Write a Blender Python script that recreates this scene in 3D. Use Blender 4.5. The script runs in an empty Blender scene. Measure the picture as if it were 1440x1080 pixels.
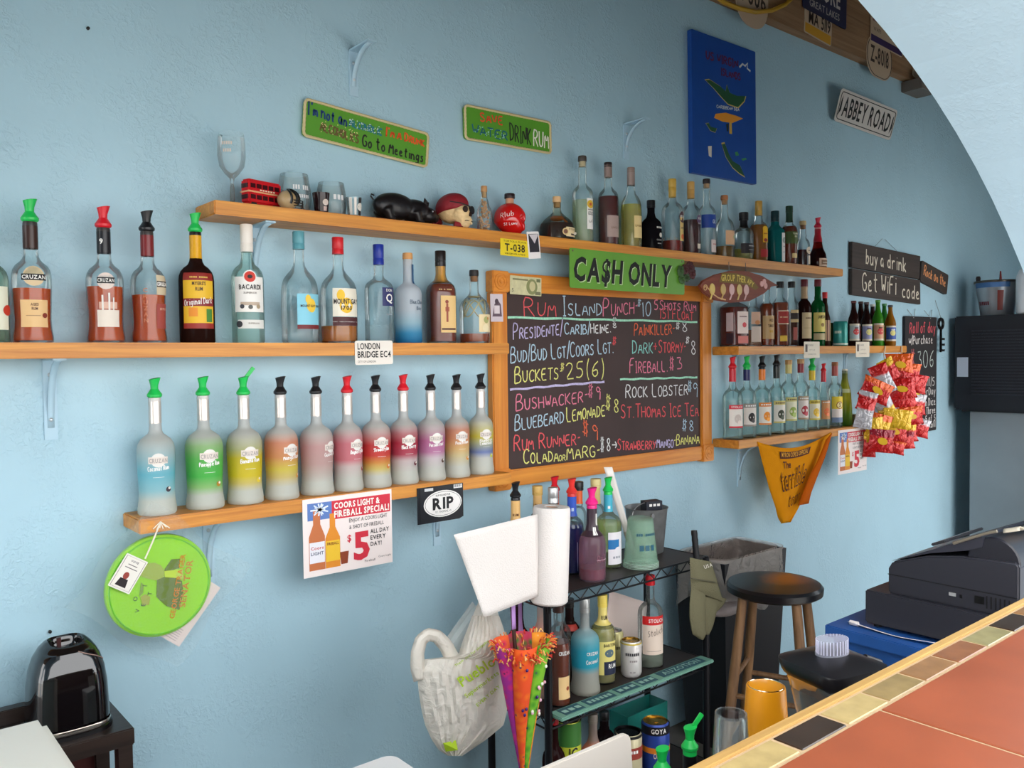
import bpy, bmesh, math, random
from math import sin, cos, pi, radians as rad, sqrt, atan2
from mathutils import Vector, Matrix

random.seed(7)
scene = bpy.context.scene
COL = scene.collection

# ------------------------------------------------------------------ camera
# world: x runs along the back wall, y into the wall (wall face at y = 0), z up, metres
CX, CY = 720.0, 540.0                                   # photo frame 1440 x 1080
_v1 = Vector((2145 - CX, 484 - CY)); _v2 = Vector((-270 - CX, 513 - CY))   # vanishing points along and across the wall
FPX = sqrt(-_v1.dot(_v2))
AX = Vector((_v1.x, _v1.y, FPX)).normalized(); AY = Vector((_v2.x, _v2.y, FPX)).normalized()
AZ = AX.cross(AY)
if AZ.y > 0: AZ = -AZ
CAM = Vector((0.0, -2.325, 1.6))
cd = bpy.data.cameras.new('camera'); cam = bpy.data.objects.new('camera', cd); COL.objects.link(cam)
cd.sensor_width = 36.0; cd.lens = FPX * 36.0 / 1440.0; cd.clip_start = 0.02
M = Matrix(((AX.x, -AX.y, -AX.z, CAM.x), (AY.x, -AY.y, -AY.z, CAM.y), (AZ.x, -AZ.y, -AZ.z, CAM.z), (0, 0, 0, 1)))
cam.matrix_world = M
scene.camera = cam

# ------------------------------------------------------------------ daylight and exposure
world = bpy.data.worlds.new('overcast_sky'); scene.world = world; world.use_nodes = True
_bg = world.node_tree.nodes['Background']; _bg.inputs[0].default_value = (0.97, 0.985, 1.0, 1); _bg.inputs[1].default_value = 1.6
sd = bpy.data.lights.new('sun', 'SUN'); sd.energy = 2.0; sd.angle = rad(4); sd.color = (1.0, 0.95, 0.88)
sun = bpy.data.objects.new('sun', sd); COL.objects.link(sun); sun.rotation_euler = (rad(-28), rad(10), 0)   # high sun behind the front wall lights the paving outside
vs = scene.view_settings
vs.view_transform = 'Standard'; vs.look = 'None'; vs.gamma = 1.0; vs.use_curve_mapping = False; vs.exposure = 1.65
scene.display_settings.display_device = 'sRGB'
scene.cycles.max_bounces = 8; scene.cycles.transparent_max_bounces = 20; scene.cycles.diffuse_bounces = 5
scene.cycles.caustics_reflective = False; scene.cycles.caustics_refractive = False
scene.cycles.sample_clamp_indirect = 6.0

# ------------------------------------------------------------------ pixel <-> place
def ray(px, py):
    c = Vector(((px - CX) / FPX, (py - CY) / FPX, 1.0)); return Vector((AX.dot(c), AY.dot(c), AZ.dot(c)))
def at(px, py, Y=0.0):
    d = ray(px, py); return CAM + d * ((Y - CAM.y) / d.y)
def atx(px, py, X):
    d = ray(px, py); return CAM + d * ((X - CAM.x) / d.x)
def atz(px, py, Z):
    d = ray(px, py); return CAM + d * ((Z - CAM.z) / d.z)
def depth(p):
    v = p - CAM; return AX.z * v.x + AY.z * v.y + AZ.z * v.z
def width_at(p, wpx):
    """diameter of an upright cylinder at p that spans wpx photo pixels"""
    v = p - CAM; z = depth(p); x = AX.x * v.x + AY.x * v.y + AZ.x * v.z
    return wpx * z * cos(atan2(x, z)) / FPX

# ------------------------------------------------------------------ materials (all procedural)
MATS = {}
def lin(c):
    """sRGB 0-255 triple -> linear"""
    r = []
    for v in c:
        v = v / 255.0; r.append(v / 12.92 if v <= 0.04045 else ((v + 0.055) / 1.055) ** 2.4)
    return (r[0], r[1], r[2], 1.0)
def newmat(name):
    m = bpy.data.materials.new(name); m.use_nodes = True
    nt = m.node_tree; nt.nodes.clear(); out = nt.nodes.new('ShaderNodeOutputMaterial')
    return m, nt, out
def N(nt, t, **kw):
    n = nt.nodes.new(t)
    for k, v in kw.items():
        if k.startswith('i_'): n.inputs[k[2:].replace('_', ' ')].default_value = v
        else: setattr(n, k, v)
    return n
def paint(c, rough=0.5, metal=0.0, spec=0.4, bump=0.0, bscale=60, sheen=0.0, vary=0.0, vscale=12):
    key = ('p', tuple(c), rough, metal, spec, bump, bscale, vary, vscale)
    if key in MATS: return MATS[key]
    m, nt, out = newmat('paint_%02x%02x%02x' % tuple(int(v) for v in c))
    b = N(nt, 'ShaderNodeBsdfPrincipled'); b.inputs['Base Color'].default_value = lin(c)
    b.inputs['Roughness'].default_value = rough; b.inputs['Metallic'].default_value = metal; b.inputs['Specular IOR Level'].default_value = spec
    if bump or vary:
        tc = N(nt, 'ShaderNodeTexCoord')
    if bump:
        no = N(nt, 'ShaderNodeTexNoise'); no.inputs['Scale'].default_value = bscale; no.inputs['Detail'].default_value = 4
        nt.links.new(tc.outputs['Object'], no.inputs['Vector'])
        bp = N(nt, 'ShaderNodeBump'); bp.inputs['Strength'].default_value = bump; bp.inputs['Distance'].default_value = 0.01
        nt.links.new(no.outputs[0], bp.inputs['Height']); nt.links.new(bp.outputs[0], b.inputs['Normal'])
    if vary:
        no2 = N(nt, 'ShaderNodeTexNoise'); no2.inputs['Scale'].default_value = vscale; no2.inputs['Detail'].default_value = 6
        nt.links.new(tc.outputs['Object'], no2.inputs['Vector'])
        mx = N(nt, 'ShaderNodeMix', data_type='RGBA')
        mx.inputs[6].default_value = lin([max(0, v * (1 - vary)) for v in c]); mx.inputs[7].default_value = lin([min(255, v * (1 + vary)) for v in c])
        nt.links.new(no2.outputs[0], mx.inputs[0]); nt.links.new(mx.outputs[2], b.inputs['Base Color'])
    nt.links.new(b.outputs[0], out.inputs[0]); MATS[key] = m; return m
def glass(c=(248, 252, 252), body=0.0, name='clear_glass', rough=0.03):
    """thin bottle glass: tinted see-through with fresnel gloss"""
    key = ('g', tuple(c), body, rough)
    if key in MATS: return MATS[key]
    m, nt, out = newmat(name)
    tr = N(nt, 'ShaderNodeBsdfTransparent'); gl = N(nt, 'ShaderNodeBsdfGlossy'); gl.inputs['Roughness'].default_value = rough
    lw = N(nt, 'ShaderNodeLayerWeight'); lw.inputs['Blend'].default_value = 0.2; fr = N(nt, 'ShaderNodeFresnel'); fr.inputs['IOR'].default_value = 1.42
    cr = N(nt, 'ShaderNodeMix', data_type='RGBA')                       # glass is seen through more of its own thickness at the rim
    cr.inputs[6].default_value = lin(c); cr.inputs[7].default_value = lin([v * 0.9 for v in c])
    nt.links.new(lw.outputs['Facing'], cr.inputs[0]); nt.links.new(cr.outputs[2], tr.inputs['Color'])
    mp = N(nt, 'ShaderNodeMath', operation='MULTIPLY'); mp.inputs[1].default_value = 0.7; nt.links.new(fr.outputs[0], mp.inputs[0])
    mx = N(nt, 'ShaderNodeMixShader'); nt.links.new(mp.outputs[0], mx.inputs[0]); nt.links.new(tr.outputs[0], mx.inputs[1]); nt.links.new(gl.outputs[0], mx.inputs[2])
    last = mx
    if body:
        df = N(nt, 'ShaderNodeBsdfDiffuse'); df.inputs[0].default_value = lin(c)
        m2 = N(nt, 'ShaderNodeMixShader'); m2.inputs[0].default_value = body
        nt.links.new(mx.outputs[0], m2.inputs[1]); nt.links.new(df.outputs[0], m2.inputs[2]); last = m2
    nt.links.new(last.outputs[0], out.inputs[0]); MATS[key] = m; return m
def liquid(c, dense=0.45):
    key = ('l', tuple(c), dense)
    if key in MATS: return MATS[key]
    m, nt, out = newmat('liquid')
    tr = N(nt, 'ShaderNodeBsdfTransparent'); tr.inputs[0].default_value = lin([min(255, v * 1.25 + 25) for v in c])
    b = N(nt, 'ShaderNodeBsdfPrincipled'); b.inputs['Base Color'].default_value = lin(c); b.inputs['Roughness'].default_value = 0.12; b.inputs['Transmission Weight'].default_value = 0.0
    mx = N(nt, 'ShaderNodeMixShader'); mx.inputs[0].default_value = dense
    nt.links.new(tr.outputs[0], mx.inputs[1]); nt.links.new(b.outputs[0], mx.inputs[2]); nt.links.new(mx.outputs[0], out.inputs[0]); MATS[key] = m; return m
def frosted(stops, H):
    """frosted, colour-printed bottle glass: stops = (height fraction, colour)"""
    key = ('f', tuple((a, tuple(b)) for a, b in stops), round(H, 3))
    if key in MATS: return MATS[key]
    m, nt, out = newmat('frosted_print_glass')
    tc = N(nt, 'ShaderNodeTexCoord'); sp = N(nt, 'ShaderNodeSeparateXYZ'); dv = N(nt, 'ShaderNodeMath', operation='DIVIDE'); dv.inputs[1].default_value = H
    nt.links.new(tc.outputs['Object'], sp.inputs[0]); nt.links.new(sp.outputs['Z'], dv.inputs[0])
    cr = N(nt, 'ShaderNodeValToRGB'); el = cr.color_ramp.elements
    while len(el) < len(stops): el.new(0.5)
    for e, (p, c) in zip(el, stops): e.position = p; e.color = lin(c)
    nt.links.new(dv.outputs[0], cr.inputs[0])
    b = N(nt, 'ShaderNodeBsdfPrincipled'); b.inputs['Roughness'].default_value = 0.38; b.inputs['Specular IOR Level'].default_value = 0.35
    tl = N(nt, 'ShaderNodeBsdfTranslucent'); tp = N(nt, 'ShaderNodeBsdfTransparent'); m1 = N(nt, 'ShaderNodeMixShader'); m1.inputs[0].default_value = 0.3
    m2 = N(nt, 'ShaderNodeMixShader'); m2.inputs[0].default_value = 0.12
    for d in (b.inputs['Base Color'], tl.inputs[0], tp.inputs[0]): nt.links.new(cr.outputs[0], d)
    nt.links.new(b.outputs[0], m1.inputs[1]); nt.links.new(tl.outputs[0], m1.inputs[2]); nt.links.new(m1.outputs[0], m2.inputs[1]); nt.links.new(tp.outputs[0], m2.inputs[2])
    nt.links.new(m2.outputs[0], out.inputs[0]); MATS[key] = m; return m
def film(c, alpha=0.5, rough=0.25, bump=0.25):
    """thin plastic film / translucent plastic"""
    key = ('film', tuple(c), alpha, rough, bump)
    if key in MATS: return MATS[key]
    m, nt, out = newmat('plastic_film')
    tr = N(nt, 'ShaderNodeBsdfTransparent'); b = N(nt, 'ShaderNodeBsdfPrincipled'); b.inputs['Base Color'].default_value = lin(c); b.inputs['Roughness'].default_value = rough
    tl = N(nt, 'ShaderNodeBsdfTranslucent'); tl.inputs[0].default_value = lin(c)
    if bump:
        tc = N(nt, 'ShaderNodeTexCoord'); no = N(nt, 'ShaderNodeTexNoise'); no.inputs['Scale'].default_value = 22; no.inputs['Detail'].default_value = 3; no.inputs['Distortion'].default_value = 1.5
        nt.links.new(tc.outputs['Object'], no.inputs['Vector']); bp = N(nt, 'ShaderNodeBump'); bp.inputs['Strength'].default_value = bump; bp.inputs['Distance'].default_value = 0.02
        nt.links.new(no.outputs[0], bp.inputs['Height']); nt.links.new(bp.outputs[0], b.inputs['Normal'])
    m1 = N(nt, 'ShaderNodeMixShader'); m1.inputs[0].default_value = 0.3; m2 = N(nt, 'ShaderNodeMixShader'); m2.inputs[0].default_value = alpha
    nt.links.new(b.outputs[0], m1.inputs[1]); nt.links.new(tl.outputs[0], m1.inputs[2]); nt.links.new(tr.outputs[0], m2.inputs[1]); nt.links.new(m1.outputs[0], m2.inputs[2])
    nt.links.new(m2.outputs[0], out.inputs[0]); MATS[key] = m; return m
def wood(c1, c2, axis='X', scale=1.0, rough=0.45, key=None):
    k = ('w', tuple(c1), tuple(c2), axis, scale, rough)
    if k in MATS: return MATS[k]
    m, nt, out = newmat('wood_grain')
    tc = N(nt, 'ShaderNodeTexCoord'); mp = N(nt, 'ShaderNodeMapping')
    s = {'X': (1.2, 26, 26), 'Z': (26, 26, 1.2), 'Y': (26, 1.2, 26)}[axis]; mp.inputs['Scale'].default_value = [v * scale for v in s]
    no = N(nt, 'ShaderNodeTexNoise'); no.inputs['Scale'].default_value = 2.2; no.inputs['Detail'].default_value = 7; no.inputs['Roughness'].default_value = 0.62; no.inputs['Distortion'].default_value = 0.6
    cr = N(nt, 'ShaderNodeValToRGB'); cr.color_ramp.elements[0].position = 0.3; cr.color_ramp.elements[1].position = 0.72
    cr.color_ramp.elements[0].color = lin(c1); cr.color_ramp.elements[1].color = lin(c2)
    b = N(nt, 'ShaderNodeBsdfPrincipled'); b.inputs['Roughness'].default_value = rough
    bp = N(nt, 'ShaderNodeBump'); bp.inputs['Strength'].default_value = 0.15; bp.inputs['Distance'].default_value = 0.004
    nt.links.new(tc.outputs['Object'], mp.inputs[0]); nt.links.new(mp.outputs[0], no.inputs['Vector']); nt.links.new(no.outputs[0], cr.inputs[0])
    nt.links.new(cr.outputs[0], b.inputs['Base Color']); nt.links.new(no.outputs[0], bp.inputs['Height']); nt.links.new(bp.outputs[0], b.inputs['Normal'])
    nt.links.new(b.outputs[0], out.inputs[0]); MATS[k] = m; return m
def stucco(c, amp=1.0, name='stucco'):
    k = ('s', tuple(c), amp)
    if k in MATS: return MATS[k]
    m, nt, out = newmat(name)
    tc = N(nt, 'ShaderNodeTexCoord'); b = N(nt, 'ShaderNodeBsdfPrincipled'); b.inputs['Roughness'].default_value = 0.42; b.inputs['Specular IOR Level'].default_value = 0.35
    n1 = N(nt, 'ShaderNodeTexNoise'); n1.inputs['Scale'].default_value = 75; n1.inputs['Detail'].default_value = 5; n1.inputs['Distortion'].default_value = 0.8
    n2 = N(nt, 'ShaderNodeTexNoise'); n2.inputs['Scale'].default_value = 6; n2.inputs['Detail'].default_value = 4
    n3 = N(nt, 'ShaderNodeTexNoise'); n3.inputs['Scale'].default_value = 2.2; n3.inputs['Detail'].default_value = 4
    for n in (n1, n2, n3): nt.links.new(tc.outputs['Object'], n.inputs['Vector'])
    cl = N(nt, 'ShaderNodeValToRGB'); cl.color_ramp.elements[0].position = 0.46; cl.color_ramp.elements[1].position = 0.62; nt.links.new(n1.outputs[0], cl.inputs[0])
    mu = N(nt, 'ShaderNodeMath', operation='MULTIPLY'); nt.links.new(cl.outputs[0], mu.inputs[0])
    c2 = N(nt, 'ShaderNodeValToRGB'); c2.color_ramp.elements[0].position = 0.45; c2.color_ramp.elements[1].position = 0.72; nt.links.new(n2.outputs[0], c2.inputs[0]); nt.links.new(c2.outputs[0], mu.inputs[1])
    ad = N(nt, 'ShaderNodeMath', operation='ADD'); nt.links.new(mu.outputs[0], ad.inputs[0]); nt.links.new(n2.outputs[0], ad.inputs[1])
    bp = N(nt, 'ShaderNodeBump'); bp.inputs['Strength'].default_value = 0.3 * amp; bp.inputs['Distance'].default_value = 0.012
    nt.links.new(ad.outputs[0], bp.inputs['Height']); nt.links.new(bp.outputs[0], b.inputs['Normal'])
    mx = N(nt, 'ShaderNodeMix', data_type='RGBA'); mx.inputs[6].default_value = lin([v * 0.95 for v in c]); mx.inputs[7].default_value = lin([min(255, v * 1.04) for v in c])
    nt.links.new(n3.outputs[0], mx.inputs[0]); nt.links.new(mx.outputs[2], b.inputs['Base Color']); nt.links.new(b.outputs[0], out.inputs[0]); MATS[k] = m; return m

WHITE = (238, 234, 226); BLACK = (18, 18, 20); CREAM = (232, 214, 170); HONEY = wood((176, 104, 34), (226, 156, 62), 'X'); HONEYZ = wood((190, 112, 34), (230, 160, 64), 'Z')

# ------------------------------------------------------------------ mesh building
class MB:
    def __init__(s): s.v = []; s.f = []
    def add(s, vs_, fs_, T=None):
        o = len(s.v)
        for p in vs_: s.v.append(tuple(T @ Vector(p)) if T is not None else tuple(p))
        for q in fs_: s.f.append(tuple(i + o for i in q))
        return s
    def box(s, x0, x1, y0, y1, z0, z1, T=None):
        return s.add([(x0, y0, z0), (x1, y0, z0), (x1, y1, z0), (x0, y1, z0), (x0, y0, z1), (x1, y0, z1), (x1, y1, z1), (x0, y1, z1)],
                     [(3, 2, 1, 0), (4, 5, 6, 7), (0, 1, 5, 4), (1, 2, 6, 5), (2, 3, 7, 6), (3, 0, 4, 7)], T)
    def lathe(s, prof, seg=24, sq=0.0, T=None, cap0=True, cap1=True, sx=1.0, sy=1.0):
        """prof = [(r, z)]; sq 0 round .. 1 rounded square"""
        vs_ = []; fs_ = []
        for r, z in prof:
            for k in range(seg):
                a = 2 * pi * (k + 0.5) / seg; q = shape(a, sq); vs_.append((r * q * sin(a) * sx, -r * q * cos(a) * sy, z))
        n = len(prof)
        for j in range(n - 1):
            for k in range(seg):
                a, b = j * seg + k, j * seg + (k + 1) % seg
                fs_.append((a, b, b + seg, a + seg))
        if cap0: fs_.append(tuple(reversed(range(seg))))
        if cap1: fs_.append(tuple((n - 1) * seg + k for k in range(seg)))
        return s.add(vs_, fs_, T)
    def tube(s, pts, r, seg=6, closed=False, T=None):
        pts = [Vector(p) for p in pts]; n = len(pts); vs_ = []; fs_ = []
        rr = r if isinstance(r, (list, tuple)) else [r] * n
        up = None
        for i, p in enumerate(pts):
            a = pts[(i - 1) % n] if (i > 0 or closed) else p; b = pts[(i + 1) % n] if (i < n - 1 or closed) else p
            d = (b - a)
            d = d.normalized() if d.length > 1e-9 else Vector((0, 0, 1))
            if up is None: up = Vector((0, 0, 1)) if abs(d.z) < 0.9 else Vector((1, 0, 0))
            u = d.cross(up)
            if u.length < 1e-4: u = d.cross(Vector((0, 1, 0)))
            u.normalize(); w = u.cross(d).normalized(); up = w
            for k in range(seg):
                t = 2 * pi * k / seg; vs_.append(p + u * (cos(t) * rr[i]) + w * (sin(t) * rr[i]))
        for i in range(n if closed else n - 1):
            j = (i + 1) % n
            for k in range(seg): fs_.append((i * seg + k, i * seg + (k + 1) % seg, j * seg + (k + 1) % seg, j * seg + k))
        if not closed: fs_.append(tuple(reversed(range(seg)))); fs_.append(tuple((n - 1) * seg + k for k in range(seg)))
        return s.add(vs_, fs_, T)
    def prism(s, poly, y0, y1, T=None):
        """poly = [(x, z)] counter-clockwise seen from -y; extruded y0 (front) .. y1 (back)"""
        n = len(poly); vs_ = [(x, y0, z) for x, z in poly] + [(x, y1, z) for x, z in poly]
        fs_ = [tuple(range(n)), tuple(reversed(range(n, 2 * n)))]
        for k in range(n): fs_.append((k, k + n, (k + 1) % n + n, (k + 1) % n))
        return s.add(vs_, fs_, T)
    def grid(s, fn, nu, nv, closed_u=False, T=None):
        vs_ = [fn(i / (nu if closed_u else nu - 1), j / (nv - 1)) for j in range(nv) for i in range(nu)]
        fs_ = []
        for j in range(nv - 1):
            for i in range(nu if closed_u else nu - 1):
                a = j * nu + i; b = j * nu + (i + 1) % nu; fs_.append((a, b, b + nu, a + nu))
        return s.add(vs_, fs_, T)
    def ball(s, c, rx, ry=None, rz=None, nu=16, nv=10, T=None):
        ry = ry or rx; rz = rz or rx
        return s.grid(lambda u, v: (c[0] + rx * sin(pi * v) * cos(2 * pi * u), c[1] + ry * sin(pi * v) * sin(2 * pi * u), c[2] - rz * cos(pi * v)), nu, nv, True, T)
    def build(s, name, mat, parent=None, smooth=35, bevel=0.0, bseg=2, loc=None, solid=0.0, sub=0):
        me = bpy.data.meshes.new(name); me.from_pydata(s.v, [], s.f)
        if bevel or sub:
            bm = bmesh.new(); bm.from_mesh(me); bmesh.ops.remove_doubles(bm, verts=bm.verts, dist=1e-6)
            if bevel:
                ed = [e for e in bm.edges if len(e.link_faces) == 2 and e.calc_face_angle(0) > rad(30)]
                bmesh.ops.bevel(bm, geom=ed, offset=bevel, segments=bseg, affect='EDGES', clamp_overlap=True)
            bm.to_mesh(me); bm.free()
        if smooth:
            me.polygons.foreach_set('use_smooth', [True] * len(me.polygons)); me.set_sharp_from_angle(angle=rad(smooth))
        me.materials.append(mat); me.update()
        o = bpy.data.objects.new(name, me); COL.objects.link(o)
        if parent is not None: o.parent = parent
        if loc is not None: o.location = loc
        if solid:
            md = o.modifiers.new('thickness', 'SOLIDIFY'); md.thickness = solid; md.offset = 0
        if sub:
            md = o.modifiers.new('smooth', 'SUBSURF'); md.levels = sub; md.render_levels = sub
        return o
def shape(a, sq):
    if not sq: return 1.0
    n = 2 + 6 * sq
    return (abs(sin(a)) ** n + abs(cos(a)) ** n) ** (-1.0 / n)
def thing(name, label, cat, loc=(0, 0, 0), rot=(0, 0, 0), group=None):
    o = bpy.data.objects.new(name, None); o.empty_display_size = 0.05; COL.objects.link(o); o.location = loc; o.rotation_euler = rot
    return tag(o, label, cat, group)
def tag(o, label, cat, group=None):
    o['label'] = label; o['category'] = cat
    if group: o['group'] = group
    return o
def struct(o, label=None):
    o['kind'] = 'structure'
    if label: o['label'] = label
    return o
def arc(cx, cz, r, a0, a1, n, rz=None):
    rz = rz or r
    return [(cx + r * cos(rad(a0 + (a1 - a0) * k / (n - 1))), cz + rz * sin(rad(a0 + (a1 - a0) * k / (n - 1)))) for k in range(n)]
def rrect(x0, x1, z0, z1, r, n=4):
    return arc(x0 + r, z0 + r, r, 180, 270, n) + arc(x1 - r, z0 + r, r, 270, 360, n) + arc(x1 - r, z1 - r, r, 0, 90, n) + arc(x0 + r, z1 - r, r, 90, 180, n)

# ------------------------------------------------------------------ lettering
# block letters: Blender's built-in font turned into flat meshes, one glyph at a time
GLYPH = {}
def load_glyphs(chars):
    obs = []
    for bold in (0, 1, 2):
        for ch in chars:
            c = bpy.data.curves.new('glyph', 'FONT'); c.body = ch; c.size = 1.0; c.resolution_u = 2; c.offset = (0.0, 0.018, 0.036)[bold]; c.fill_mode = 'FRONT'
            o = bpy.data.objects.new('glyph', c); COL.objects.link(o); obs.append((bold, ch, o))
    bpy.context.view_layer.update(); dg = bpy.context.evaluated_depsgraph_get()
    for bold, ch, o in obs:
        me = bpy.data.meshes.new_from_object(o.evaluated_get(dg))
        GLYPH[(bold, ch)] = ([(v.co.x, v.co.y) for v in me.vertices], [tuple(p.vertices) for p in me.polygons]); bpy.data.meshes.remove(me)
    for _, _, o in obs:
        c = o.data; bpy.data.objects.remove(o); bpy.data.curves.remove(c)
    h = max(y for _, y in GLYPH[(0, 'H')][0])
    for k, (v, f) in GLYPH.items():
        x0 = min([p[0] for p in v] or [0]); GLYPH[k] = ([((x - x0) / h, y / h) for x, y in v], f)
load_glyphs("ABCDEFGHIJKLMNOPQRSTUVWXYZabcdefghijklmnopqrstuvwxyz0123456789$&!?.,-'+%/():")
def layout(text, bold=1, track=0.14):
    """-> verts (cap height 1, starts at 0), faces, width"""
    x = 0.0; V = []; F = []
    if text.startswith('~'):                              # print too small to read: letter-sized marks
        for ch in text[1:]:
            if ch != ' ': o = len(V); V += [(x, .1), (x + .5, .1), (x + .5, .82), (x, .82)]; F.append((o, o + 1, o + 2, o + 3))
            x += .72
        return V, F, x - .22
    for ch in text:
        if ch == ' ': x += 0.42; continue
        v, f = GLYPH[(bold, ch)]; o = len(V)
        V += [(px + x, py) for px, py in v]; F += [tuple(i + o for i in q) for q in f]
        x += max([p[0] for p in v] or [0.3]) + track
    return V, F, max(0.01, x - track)
def letters(mb, text, put, u, v, h, width=None, align='c', bold=1, slant=0.0, rot=0.0):
    """block lettering; put(u, v) maps the sign's plane (or a bottle's skin) to local space"""
    V, F, W = layout(text, bold); sx = h if width is None else width / W
    ox = {'c': -W / 2, 'l': 0.0, 'r': -W}[align]; cr, sr = cos(rad(rot)), sin(rad(rot)); pts = []
    for x, y in V:
        a = (x + ox) * sx + slant * y * h; b = y * h; pts.append(put(u + a * cr - b * sr, v + a * sr + b * cr))
    mb.add(pts, F)
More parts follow.
